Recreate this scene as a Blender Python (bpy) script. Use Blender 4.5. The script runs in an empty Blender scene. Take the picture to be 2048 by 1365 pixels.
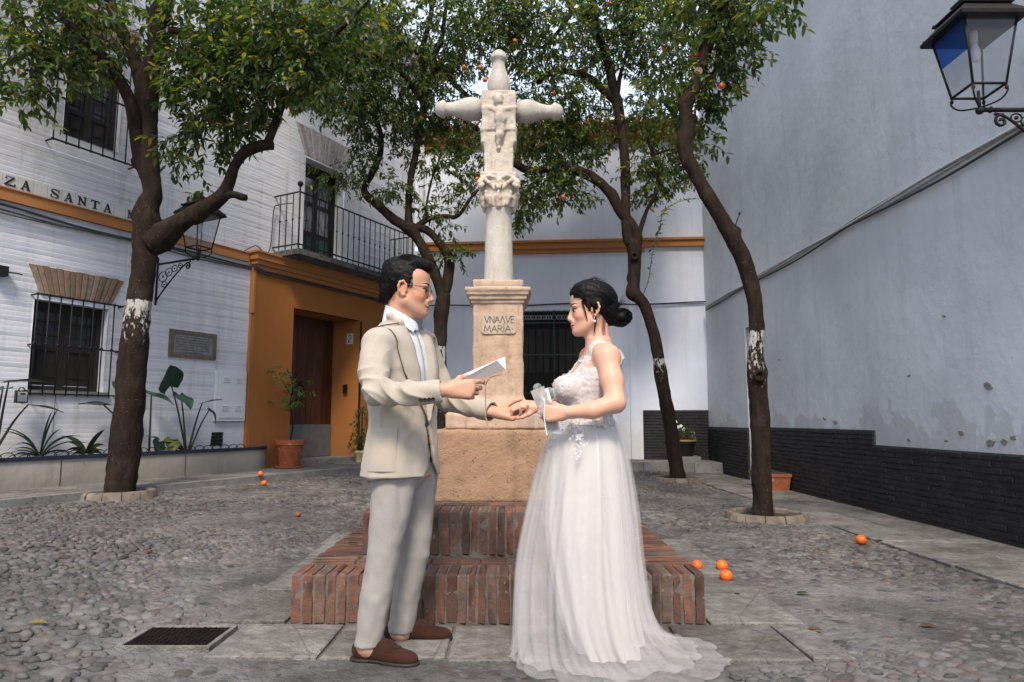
import bpy, math, random
import numpy as np
from mathutils import Vector, Matrix, Euler

random.seed(7); RNG = np.random.default_rng(7)
SC = bpy.context.scene
COL = SC.collection

# ---------------------------------------------------------------- camera, world, sun, exposure
FOCAL = 1365.0                       # pixels of the 2048 wide picture (24 mm on full frame)
CAM_H = 1.0
PITCH = math.atan(158.0 / FOCAL)
cam_data = bpy.data.cameras.new('camera')
cam_data.sensor_width = 36.0
cam_data.lens = FOCAL / 2048.0 * 36.0
cam_data.clip_start = 0.05
cam_data.clip_end = 600.0
cam = bpy.data.objects.new('camera', cam_data)
COL.objects.link(cam)
cam.location = (0, 0, CAM_H)
cam.rotation_euler = (math.pi / 2 + PITCH, 0, 0)
SC.camera = cam

world = bpy.data.worlds.new('World')
SC.world = world
world.use_nodes = True
wn = world.node_tree
wn.nodes.clear()
sky_node = wn.nodes.new('ShaderNodeTexSky')
sky_node.sky_type = 'NISHITA'
sky_node.sun_disc = False
SUN_EL, SUN_AZ = math.radians(49), math.radians(181)   # azimuth from +Y clockwise: behind the camera
sky_node.sun_elevation = SUN_EL
sky_node.sun_rotation = SUN_AZ
sky_node.air_density = 1.0
sky_node.dust_density = 3.0
sky_node.ozone_density = 1.2
bg_node = wn.nodes.new('ShaderNodeBackground')
bg_node.inputs['Strength'].default_value = 0.15
out_node = wn.nodes.new('ShaderNodeOutputWorld')
# high white cloud veil over the blue: even in all directions, slightly broken
veil = wn.nodes.new('ShaderNodeMix'); veil.data_type = 'RGBA'
tcw = wn.nodes.new('ShaderNodeTexCoord'); nzw = wn.nodes.new('ShaderNodeTexNoise'); nzw.inputs['Scale'].default_value = 2.2; nzw.inputs['Detail'].default_value = 5
rmw = wn.nodes.new('ShaderNodeMapRange'); rmw.inputs[1].default_value = 0.3; rmw.inputs[2].default_value = 0.7; rmw.inputs[3].default_value = 0.55; rmw.inputs[4].default_value = 0.92
wn.links.new(tcw.outputs['Generated'], nzw.inputs['Vector']); wn.links.new(nzw.outputs['Fac'], rmw.inputs[0]); wn.links.new(rmw.outputs[0], veil.inputs[0])
wn.links.new(sky_node.outputs[0], veil.inputs[6]); veil.inputs[7].default_value = (6.2, 6.9, 8.5, 1)
wn.links.new(veil.outputs[2], bg_node.inputs[0])
wn.links.new(bg_node.outputs[0], out_node.inputs[0])

sun_data = bpy.data.lights.new('sun', 'SUN')
sun_data.energy = 3.3
sun_data.angle = math.radians(13)
sun_data.color = (1.0, 0.87, 0.72)
sun = bpy.data.objects.new('sun', sun_data)
COL.objects.link(sun)
sd = Vector((math.sin(SUN_AZ) * math.cos(SUN_EL), math.cos(SUN_AZ) * math.cos(SUN_EL), math.sin(SUN_EL)))
sun.rotation_euler = sd.to_track_quat('Z', 'Y').to_euler()
sun.location = (0, -5, 12)

SC.view_settings.view_transform = 'Standard'
SC.view_settings.look = 'None'
SC.view_settings.exposure = 0.38
SC.view_settings.gamma = 1.0
SC.view_settings.use_curve_mapping = False
SC.render.engine = 'CYCLES'
SC.cycles.transparent_max_bounces = 24
SC.cycles.max_bounces = 7
SC.cycles.diffuse_bounces = 3

# ---------------------------------------------------------------- measuring helpers (a pixel of the photograph meets a real plane)
CP, SP = math.cos(PITCH), math.sin(PITCH)
def ray(px, py):
    a = (px - 1024) / FOCAL; v = (682.5 - py) / FOCAL
    return (a, CP - SP * v, SP + CP * v)
def at(px, py, Y):
    d = ray(px, py); t = Y / d[1]
    return Vector((d[0] * t, Y, CAM_H + d[2] * t))
def on_z(px, py, Z=0.0):
    d = ray(px, py); t = (Z - CAM_H) / d[2]
    return Vector((d[0] * t, d[1] * t, Z))
def on_x(px, py, X):
    d = ray(px, py); t = X / d[0]
    return Vector((X, d[1] * t, CAM_H + d[2] * t))

class Frame:
    """A vertical wall: origin P, direction u along it, n out of it."""
    def __init__(s, P, ang):
        s.P = P; s.u = (math.sin(ang), math.cos(ang)); s.n = (math.cos(ang), -math.sin(ang))
    def w(s, a, z, off=0.0):
        return (s.P[0] + s.u[0] * a + s.n[0] * off, s.P[1] + s.u[1] * a + s.n[1] * off, z)
    def pix(s, px, py, off=0.0):
        d = ray(px, py)
        Px, Py = s.P[0] + s.n[0] * off, s.P[1] + s.n[1] * off
        t = (Px * s.n[0] + Py * s.n[1]) / (d[0] * s.n[0] + d[1] * s.n[1])
        q = (d[0] * t, d[1] * t, CAM_H + d[2] * t)
        return ((q[0] - s.P[0]) * s.u[0] + (q[1] - s.P[1]) * s.u[1], q[2])
LW = Frame((-2.11, 14.40), math.radians(27.52))          # white house on the left
BW = Frame((-2.11, 14.40), math.radians(94.7))           # house at the back (u runs right, n to camera)
RWX = 3.98                                               # right house wall, n = -X
RW = Frame((RWX, 13.90), math.radians(180.0))            # u runs towards the camera, n = -X

def ground_z(x, y):
    off = (x - LW.P[0]) * LW.n[0] + (y - LW.P[1]) * LW.n[1]
    d = max(0.0, off - 1.25)
    t = max(0.0, 1 - d / 5.2)
    return 0.19 * t ** 1.2

# ---------------------------------------------------------------- object helpers
ORIGIN = {}
def tag(o, label=None, cat=None, group=None, kind=None):
    if label: o['label'] = label
    if cat: o['category'] = cat
    if group: o['group'] = group
    if kind: o['kind'] = kind
    return o
def thing(name, label, cat, loc, group=None):
    o = bpy.data.objects.new(name, None); COL.objects.link(o)
    o.empty_display_size = 0.1
    o.location = loc
    ORIGIN[o.name] = Vector(loc)
    return tag(o, label, cat, group)
def link(o, parent=None):
    COL.objects.link(o)
    if parent is not None:
        o.parent = parent
        ORIGIN[o.name] = ORIGIN[parent.name]
    else:
        ORIGIN[o.name] = Vector((0, 0, 0))
    return o
def piece(name, mesh, parent, loc, rot=(0, 0, 0), scale=(1, 1, 1)):
    """One more object on shared mesh data, at a world place."""
    o = bpy.data.objects.new(name, mesh)
    COL.objects.link(o)
    org = Vector((0, 0, 0))
    if parent is not None:
        o.parent = parent; org = ORIGIN[parent.name]
    o.location = Vector(loc) - org
    o.rotation_euler = rot; o.scale = scale
    return o

class MB:
    """Collects faces; build() links them as ONE mesh object (world coordinates in)."""
    def __init__(s): s.v = []; s.f = []
    def quad(s, a, b, c, d):
        n = len(s.v); s.v += [tuple(a), tuple(b), tuple(c), tuple(d)]; s.f.append((n, n + 1, n + 2, n + 3))
    def tri(s, a, b, c):
        n = len(s.v); s.v += [tuple(a), tuple(b), tuple(c)]; s.f.append((n, n + 1, n + 2))
    def hexa(s, p):
        n = len(s.v); s.v += [tuple(q) for q in p]
        for f in ((0, 3, 2, 1), (4, 5, 6, 7), (0, 1, 5, 4), (1, 2, 6, 5), (2, 3, 7, 6), (3, 0, 4, 7)):
            s.f.append(tuple(n + i for i in f))
    def box(s, x0, x1, y0, y1, z0, z1):
        s.hexa([(x0, y0, z0), (x1, y0, z0), (x1, y1, z0), (x0, y1, z0), (x0, y0, z1), (x1, y0, z1), (x1, y1, z1), (x0, y1, z1)])
    def fbox(s, F, a0, a1, z0, z1, o0, o1):
        """box in wall coordinates: along, height, offset out of the wall"""
        s.hexa([F.w(a0, z0, o0), F.w(a1, z0, o0), F.w(a1, z0, o1), F.w(a0, z0, o1), F.w(a0, z1, o0), F.w(a1, z1, o0), F.w(a1, z1, o1), F.w(a0, z1, o1)])
    def tube(s, pts, rad, seg=8, cap=True, flat=None):
        pts = [Vector(p) for p in pts]
        if not hasattr(rad, '__len__'): rad = [rad] * len(pts)
        n0 = len(s.v); up = Vector((0.13, 0.27, 0.95)); ref = None
        for i, p in enumerate(pts):
            t = (pts[min(i + 1, len(pts) - 1)] - pts[max(i - 1, 0)])
            if t.length < 1e-9: t = Vector((0, 0, 1))
            t.normalize()
            if ref is None:
                ref = t.cross(up)
                if ref.length < 0.05: ref = t.cross(Vector((1, 0, 0)))
            ref = (ref - t * ref.dot(t)).normalized()
            b = t.cross(ref)
            for k in range(seg):
                a = 2 * math.pi * k / seg
                s.v.append(tuple(p + ref * (math.cos(a) * rad[i]) + b * (math.sin(a) * rad[i])))
        for i in range(len(pts) - 1):
            for k in range(seg):
                k2 = (k + 1) % seg
                s.f.append((n0 + i * seg + k, n0 + i * seg + k2, n0 + (i + 1) * seg + k2, n0 + (i + 1) * seg + k))
        if cap:
            s.f.append(tuple(n0 + k for k in range(seg))[::-1])
            s.f.append(tuple(n0 + (len(pts) - 1) * seg + k for k in range(seg)))
    def lathe(s, c, prof, seg=20, axis='z', wob=0.0):
        """prof: list of (radius, height along axis) about the point c"""
        n0 = len(s.v); c = Vector(c)
        for r, h in prof:
            for k in range(seg):
                a = 2 * math.pi * k / seg
                rr = r * (1 + wob * math.sin(3 * a + h * 20))
                x, y = math.cos(a) * rr, math.sin(a) * rr
                q = (x, y, h) if axis == 'z' else ((h, x, y) if axis == 'x' else (x, h, y))
                s.v.append(tuple(c + Vector(q)))
        m = len(prof)
        for i in range(m - 1):
            for k in range(seg):
                k2 = (k + 1) % seg
                s.f.append((n0 + i * seg + k, n0 + i * seg + k2, n0 + (i + 1) * seg + k2, n0 + (i + 1) * seg + k))
        s.f.append(tuple(n0 + k for k in range(seg))[::-1])
        s.f.append(tuple(n0 + (m - 1) * seg + k for k in range(seg)))
    def sphere(s, c, r, seg=12, rings=8, sc=(1, 1, 1)):
        n0 = len(s.v); c = Vector(c)
        for i in range(1, rings):
            th = math.pi * i / rings
            for k in range(seg):
                a = 2 * math.pi * k / seg
                s.v.append((c.x + r * sc[0] * math.sin(th) * math.cos(a), c.y + r * sc[1] * math.sin(th) * math.sin(a), c.z + r * sc[2] * math.cos(th)))
        t = len(s.v); s.v += [(c.x, c.y, c.z + r * sc[2]), (c.x, c.y, c.z - r * sc[2])]
        for i in range(rings - 2):
            for k in range(seg):
                k2 = (k + 1) % seg
                s.f.append((n0 + i * seg + k, n0 + (i + 1) * seg + k, n0 + (i + 1) * seg + k2, n0 + i * seg + k2))
        for k in range(seg):
            k2 = (k + 1) % seg
            s.f.append((t, n0 + k, n0 + k2)); s.f.append((t + 1, n0 + (rings - 2) * seg + k2, n0 + (rings - 2) * seg + k))
    def prism(s, poly, F, z_is=True, o0=0.0, o1=0.01):
        """polygon in wall coordinates (along, height) pushed out from o0 to o1"""
        n = len(poly); n0 = len(s.v)
        for o in (o0, o1):
            for a, z in poly: s.v.append(F.w(a, z, o))
        s.f.append(tuple(n0 + n + i for i in range(n))); s.f.append(tuple(n0 + i for i in range(n))[::-1])
        for i in range(n):
            j = (i + 1) % n
            s.f.append((n0 + i, n0 + j, n0 + n + j, n0 + n + i))
    def mesh(s, name, mat, smooth=False, org=Vector((0, 0, 0))):
        me = bpy.data.meshes.new(name)
        v = np.array(s.v, dtype=np.float64).reshape(-1, 3) - np.array(org)
        me.from_pydata(v.tolist(), [], s.f)
        if mat is not None: me.materials.append(mat)
        if smooth:
            me.polygons.foreach_set('use_smooth', [True] * len(me.polygons))
        me.update()
        return me
    def build(s, name, mat, parent=None, smooth=False, kind=None, label=None, fix=False, auto=None):
        org = ORIGIN[parent.name] if parent is not None else Vector((0, 0, 0))
        me = s.mesh(name, mat, smooth or auto is not None, org)
        if fix:
            import bmesh
            bm = bmesh.new(); bm.from_mesh(me)
            bmesh.ops.remove_doubles(bm, verts=bm.verts, dist=1e-5)
            bmesh.ops.recalc_face_normals(bm, faces=bm.faces)
            bm.to_mesh(me); bm.free()
        if auto is not None: me.set_sharp_from_angle(angle=math.radians(auto))
        o = bpy.data.objects.new(name, me)
        link(o, parent)
        if kind: o['kind'] = kind
        if label: o['label'] = label
        return o

def np_mesh(name, V, Q, mat, parent=None, smooth=True, col=None, tris=None):
    org = np.array(ORIGIN[parent.name]) if parent is not None else np.zeros(3)
    me = bpy.data.meshes.new(name)
    me.from_pydata((np.asarray(V) - org).tolist(), [], np.asarray(Q).tolist())
    me.materials.append(mat)
    if smooth: me.polygons.foreach_set('use_smooth', [True] * len(me.polygons))
    if col is not None:
        at_ = me.attributes.new('Col', 'FLOAT_COLOR', 'POINT')
        c = np.ones((len(V), 4), dtype=np.float32); c[:, :3] = col
        at_.data.foreach_set('color', c.ravel())
    me.update()
    o = bpy.data.objects.new(name, me)
    return link(o, parent)

def smooth_path(pts, n=4):
    """Catmull-Rom through points (any dimension)"""
    P = [np.array(p, dtype=float) for p in pts]; out = []
    for i in range(len(P) - 1):
        p0, p1, p2, p3 = P[max(i - 1, 0)], P[i], P[i + 1], P[min(i + 2, len(P) - 1)]
        for k in range(n):
            t = k / n
            out.append(0.5 * (2 * p1 + (p2 - p0) * t + (2 * p0 - 5 * p1 + 4 * p2 - p3) * t * t + (3 * p1 - p0 - 3 * p2 + p3) * t ** 3))
    out.append(P[-1]); return out

# ---------------------------------------------------------------- materials
class NT:
    def __init__(s, name):
        s.m = bpy.data.materials.new(name); s.m.use_nodes = True
        s.t = s.m.node_tree; s.n = s.t.nodes; s.n.clear()
        s.out = s.n.new('ShaderNodeOutputMaterial')
        s.b = s.n.new('ShaderNodeBsdfPrincipled')
        s.t.links.new(s.b.outputs[0], s.out.inputs[0])
        s.geo = s.n.new('ShaderNodeNewGeometry')
    def L(s, a, b): s.t.links.new(a, b)
    def pos(s, scale=(1, 1, 1), rotz=0.0):
        mp = s.n.new('ShaderNodeMapping'); mp.inputs['Scale'].default_value = scale
        mp.inputs['Rotation'].default_value = (0, 0, rotz)
        s.L(s.geo.outputs['Position'], mp.inputs[0]); return mp.outputs[0]
    def noise(s, scale, detail=4, rough=0.55, vec=None, dist=0.0):
        t = s.n.new('ShaderNodeTexNoise'); t.inputs['Scale'].default_value = scale
        t.inputs['Detail'].default_value = detail; t.inputs['Roughness'].default_value = rough
        t.inputs['Distortion'].default_value = dist
        s.L(vec if vec is not None else s.geo.outputs['Position'], t.inputs['Vector']); return t.outputs['Fac']
    def voro(s, scale, vec=None, feature='F1', out='Distance'):
        t = s.n.new('ShaderNodeTexVoronoi'); t.feature = feature; t.inputs['Scale'].default_value = scale
        s.L(vec if vec is not None else s.geo.outputs['Position'], t.inputs['Vector']); return t.outputs[out]
    def ramp(s, fac, stops):
        r = s.n.new('ShaderNodeValToRGB'); e = r.color_ramp.elements
        while len(e) < len(stops): e.new(0.5)
        for i, (p, c) in enumerate(stops):
            e[i].position = p
            e[i].color = (c, c, c, 1) if not hasattr(c, '__len__') else (*c[:3], 1)
        s.L(fac, r.inputs[0]); return r.outputs[0]
    def mix(s, fac, a, b, mode='MIX'):
        m = s.n.new('ShaderNodeMix'); m.data_type = 'RGBA'; m.blend_type = mode
        for sock, val in ((m.inputs[0], fac), (m.inputs[6], a), (m.inputs[7], b)):
            if isinstance(val, (int, float)): sock.default_value = val if sock.type == 'VALUE' else (val, val, val, 1)
            elif isinstance(val, (tuple, list)): sock.default_value = (*val[:3], 1)
            else: s.L(val, sock)
        return m.outputs[2]
    def math(s, op, a, b=0.0, clamp=False):
        m = s.n.new('ShaderNodeMath'); m.operation = op; m.use_clamp = clamp
        for sock, val in ((m.inputs[0], a), (m.inputs[1], b)):
            if isinstance(val, (int, float)): sock.default_value = val
            else: s.L(val, sock)
        return m.outputs[0]
    def sep(s, vec=None):
        x = s.n.new('ShaderNodeSeparateXYZ'); s.L(vec if vec is not None else s.geo.outputs['Position'], x.inputs[0]); return x.outputs
    def bump(s, h, strength=0.5, dist=0.01, normal=None):
        b = s.n.new('ShaderNodeBump'); b.inputs['Strength'].default_value = strength; b.inputs['Distance'].default_value = dist
        s.L(h, b.inputs['Height'])
        if normal is not None: s.L(normal, b.inputs['Normal'])
        return b.outputs[0]
    def set(s, color=None, rough=None, normal=None, spec=None, metal=None):
        for key, val in (('Base Color', color), ('Roughness', rough), ('Normal', normal), ('Specular IOR Level', spec), ('Metallic', metal)):
            if val is None: continue
            if isinstance(val, (int, float)): s.b.inputs[key].default_value = val
            elif isinstance(val, (tuple, list)): s.b.inputs[key].default_value = (*val[:3], 1)
            else: s.L(val, s.b.inputs[key])
        return s.m
    def objrand(s):
        o = s.n.new('ShaderNodeObjectInfo'); return o.outputs['Random']
    def island(s): return s.geo.outputs['Random Per Island']

def mul(c, k): return tuple(x * k for x in c)
def simple(name, c, rough=0.7, var=0.15, scale=8, bump=0.2, bscale=60, bdist=0.003, metal=0.0, spec=0.4, rand=0.0, speck=None, island=False):
    t = NT(name)
    col = t.ramp(t.noise(scale, 5, 0.6), [(0.3, mul(c, 1 - var)), (0.7, mul(c, 1 + var))])
    if speck:
        col = t.mix(t.ramp(t.noise(speck[0], 3, 0.6), [(speck[1], 0.0), (speck[1] + 0.06, 1.0)]), col, speck[2])
    if rand:
        r = t.island() if island else t.objrand()
        col = t.mix(1.0, col, t.ramp(r, [(0.0, 1 - rand), (1.0, 1 + rand * 0.4)]), 'MULTIPLY')
    return t.set(col, rough, t.bump(t.noise(bscale, 4, 0.6), bump, bdist), spec, metal)

def plaster(name, c, dirt, streak=0.5, bump=0.35, low=None, bigvar=0.1):
    """painted render: broad tone changes, vertical run marks, fine trowel relief"""
    t = NT(name)
    big = t.noise(0.55, 5, 0.6)
    col = t.ramp(big, [(0.3, mul(c, 1 - bigvar)), (0.7, mul(c, 1 + bigvar * 0.5))])
    run = t.noise(1.0, 5, 0.7, t.pos((5.5, 5.5, 0.35)))
    col = t.mix(t.math('MULTIPLY', t.ramp(run, [(0.52, 0.0), (0.78, 1.0)]), streak), col, dirt)
    spots = t.ramp(t.noise(26, 2, 0.5), [(0.74, 0.0), (0.78, 1.0)])
    col = t.mix(t.math('MULTIPLY', spots, 0.35), col, mul(dirt, 0.6))
    if low is not None:   # damp stain creeping up from the ground
        z = t.sep()[2]
        zz = t.math('ADD', z, t.math('MULTIPLY', t.math('SUBTRACT', t.noise(2.2, 4), 0.5), low[1]))
        col = t.mix(t.math('MULTIPLY', t.ramp(zz, [(low[0] * 0.5, 1.0), (low[0], 0.0)]), low[2]), col, low[3])
    h = t.math('ADD', t.math('MULTIPLY', t.noise(6, 5, 0.65), 0.8), t.math('MULTIPLY', t.noise(120, 3, 0.6), 0.12))
    return t.set(col, 0.88, t.bump(h, bump, 0.03), 0.2)

M = {}
M['white_brick'] = plaster('limewashed brick', (0.63, 0.65, 0.70), (0.30, 0.28, 0.26), 0.55, 0.3, (1.1, 0.9, 0.35, (0.45, 0.42, 0.36)))
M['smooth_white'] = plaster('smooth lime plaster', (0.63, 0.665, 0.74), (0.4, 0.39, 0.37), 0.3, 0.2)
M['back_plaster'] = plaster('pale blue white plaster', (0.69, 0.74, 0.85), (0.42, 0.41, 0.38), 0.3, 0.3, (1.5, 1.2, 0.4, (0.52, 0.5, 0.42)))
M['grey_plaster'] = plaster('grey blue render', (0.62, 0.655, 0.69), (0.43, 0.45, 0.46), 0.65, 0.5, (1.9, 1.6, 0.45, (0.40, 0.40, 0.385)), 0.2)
M['orange'] = plaster('ochre paint', (0.35, 0.135, 0.038), (0.30, 0.13, 0.035), 0.5, 0.2, (0.9, 0.6, 0.45, (0.30, 0.15, 0.06)), 0.14)
M['orange_trim'] = plaster('ochre trim', (0.44, 0.19, 0.068), (0.28, 0.17, 0.09), 0.5, 0.2, None, 0.15)
M['black_brick'] = None
M['iron'] = simple('black painted iron', (0.012, 0.013, 0.016), 0.6, 0.3, 20, 0.3, 90, 0.002, 0.0, 0.25)
M['lamp_metal'] = simple('worn lantern metal', (0.014, 0.012, 0.011), 0.6, 0.4, 18, 0.35, 70, 0.002, 0.0, 0.25, 0, (30, 0.68, (0.05, 0.042, 0.034)))
M['green_paint'] = simple('dark green paint', (0.016, 0.070, 0.064), 0.45, 0.2, 10, 0.15, 60)
M['green_iron'] = simple('green iron', (0.008, 0.030, 0.018), 0.5, 0.2, 10, 0.15, 60)
M['dark_wood'] = simple('dark shutter wood', (0.014, 0.011, 0.009), 0.6, 0.35, 6, 0.3, 50)
M['dark_room'] = simple('dark interior', (0.012, 0.012, 0.013), 0.9, 0.2, 5, 0.0)
M['curtain'] = simple('grey curtain', (0.22, 0.22, 0.24), 0.9, 0.15, 3, 0.2, 20)
M['terracotta'] = simple('terracotta', (0.34, 0.105, 0.045), 0.8, 0.2, 9, 0.35, 40, 0.004, 0, 0.3, 0, (14, 0.62, (0.42, 0.25, 0.17)))
M['cable'] = simple('old cable', (0.06, 0.058, 0.056), 0.7, 0.3, 25, 0.2, 60, 0.002, 0, 0.3)
M['cable_pale'] = simple('painted cable', (0.40, 0.41, 0.42), 0.75, 0.2, 25, 0.2, 60, 0.002, 0, 0.3)
M['white_plastic'] = simple('white enamel box', (0.66, 0.68, 0.71), 0.5, 0.06, 3, 0.05, 50)
M['grey_metal'] = simple('dull grey steel', (0.17, 0.175, 0.18), 0.55, 0.2, 6, 0.15, 60, 0.002, 0.3)
M['zinc'] = simple('painted zinc pipe', (0.42, 0.45, 0.50), 0.6, 0.15, 8, 0.1, 40)
M['soil'] = simple('soil', (0.045, 0.032, 0.022), 0.95, 0.4, 20, 0.8, 40, 0.02)
M['kerb'] = simple('granite kerb', (0.20, 0.195, 0.19), 0.85, 0.25, 5, 0.5, 40, 0.006, 0, 0.3, 0.12, (22, 0.60, (0.11, 0.105, 0.1)))
M['planter'] = plaster('planter render', (0.37, 0.35, 0.31), (0.20, 0.185, 0.16), 0.8, 0.45, (0.55, 0.25, 0.5, (0.16, 0.15, 0.13)), 0.25)
M['blue_rim'] = simple('blue glazed rim', (0.016, 0.022, 0.042), 0.4, 0.3, 9, 0.25, 40, 0.003, 0, 0.5)
M['glass_dark'] = None
t = NT('window glass'); t.set((0.02, 0.022, 0.026), 0.06, None, 0.6); M['glass_dark'] = t.m

def brick_mat(name, stops, grime, wear=0.5):
    t = NT(name)
    r = t.objrand()
    col = t.ramp(r, stops)
    p = t.n.new('ShaderNodeMapping')
    oi = t.n.new('ShaderNodeObjectInfo')
    col = t.mix(0.55, col, t.ramp(t.noise(16, 5, 0.65), [(0.25, 0.55), (0.75, 1.25)]), 'MULTIPLY')
    g = t.ramp(t.noise(13, 6, 0.75), [(0.40, 0.0), (0.68, 1.0)])
    col = t.mix(t.math('MULTIPLY', g, wear), col, grime)
    chips = t.ramp(t.noise(48, 2, 0.5), [(0.70, 0.0), (0.75, 1.0)])
    col = t.mix(t.math('MULTIPLY', chips, 0.5), col, (0.36, 0.31, 0.27))
    h = t.math('ADD', t.math('MULTIPLY', t.noise(24, 5, 0.65), 0.7), t.math('MULTIPLY', t.noise(110, 3), 0.3))
    return t.set(col, 0.9, t.bump(h, 0.8, 0.012), 0.2)
M['brick'] = brick_mat('worn red brick', [(0.0, (0.075, 0.046, 0.036)), (0.28, (0.125, 0.058, 0.040)), (0.6, (0.18, 0.075, 0.047)), (0.85, (0.235, 0.10, 0.062)), (1.0, (0.15, 0.105, 0.083))], (0.075, 0.064, 0.056), 1.0)
M['arch_brick'] = brick_mat('flat arch brick', [(0.0, (0.22, 0.15, 0.105)), (0.5, (0.30, 0.20, 0.14)), (1.0, (0.36, 0.27, 0.20))], (0.13, 0.10, 0.08), 0.7)
M['pale_arch_brick'] = brick_mat('limewashed arch brick', [(0.0, (0.34, 0.32, 0.33)), (0.5, (0.44, 0.42, 0.43)), (1.0, (0.52, 0.50, 0.50))], (0.16, 0.14, 0.14), 0.6)
t = NT('black painted brick')
c = t.ramp(t.noise(5, 5, 0.65), [(0.3, (0.011, 0.011, 0.013)), (0.7, (0.026, 0.024, 0.025))])
c = t.mix(t.math('MULTIPLY', t.ramp(t.noise(13, 5, 0.7), [(0.6, 0.0), (0.75, 1.0)]), 0.35), c, (0.09, 0.085, 0.085))
t.set(c, 0.62, t.bump(t.noise(22, 5, 0.65), 0.6, 0.008), 0.35); M['black_brick'] = t.m
M['black_joint'] = simple('painted joint', (0.06, 0.057, 0.056), 0.9, 0.4, 8, 0.6, 30, 0.006)
M['mortar'] = simple('lime mortar', (0.135, 0.118, 0.102), 0.95, 0.4, 12, 0.8, 50, 0.01)
# ---------------------------------------------------------------- implicit modelling: smooth unions of simple solids, meshed by surface nets
def vnoise(P, scale, seed=0):
    """smooth value noise in [-1, 1] at points P (n,3)"""
    q = np.asarray(P) * scale; i = np.floor(q).astype(np.int64); f = q - i; f = f * f * (3 - 2 * f)
    def h(a, b, c):
        n = (a * 374761393 + b * 668265263 + c * 2147483647 + seed * 974634777) & 0xFFFFFFFF
        n = ((n ^ (n >> 13)) * 1274126177) & 0xFFFFFFFF
        return ((n ^ (n >> 16)) & 0xFFFF) / 32767.5 - 1.0
    r = 0
    for a in (0, 1):
        for b in (0, 1):
            for c in (0, 1):
                w = (f[:, 0] if a else 1 - f[:, 0]) * (f[:, 1] if b else 1 - f[:, 1]) * (f[:, 2] if c else 1 - f[:, 2])
                r = r + w * h(i[:, 0] + a, i[:, 1] + b, i[:, 2] + c)
    return r
def fnoise(P, scale, octv=3, seed=0):
    return sum(vnoise(P, scale * 2 ** o, seed + o) * 0.5 ** o for o in range(octv))

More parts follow.
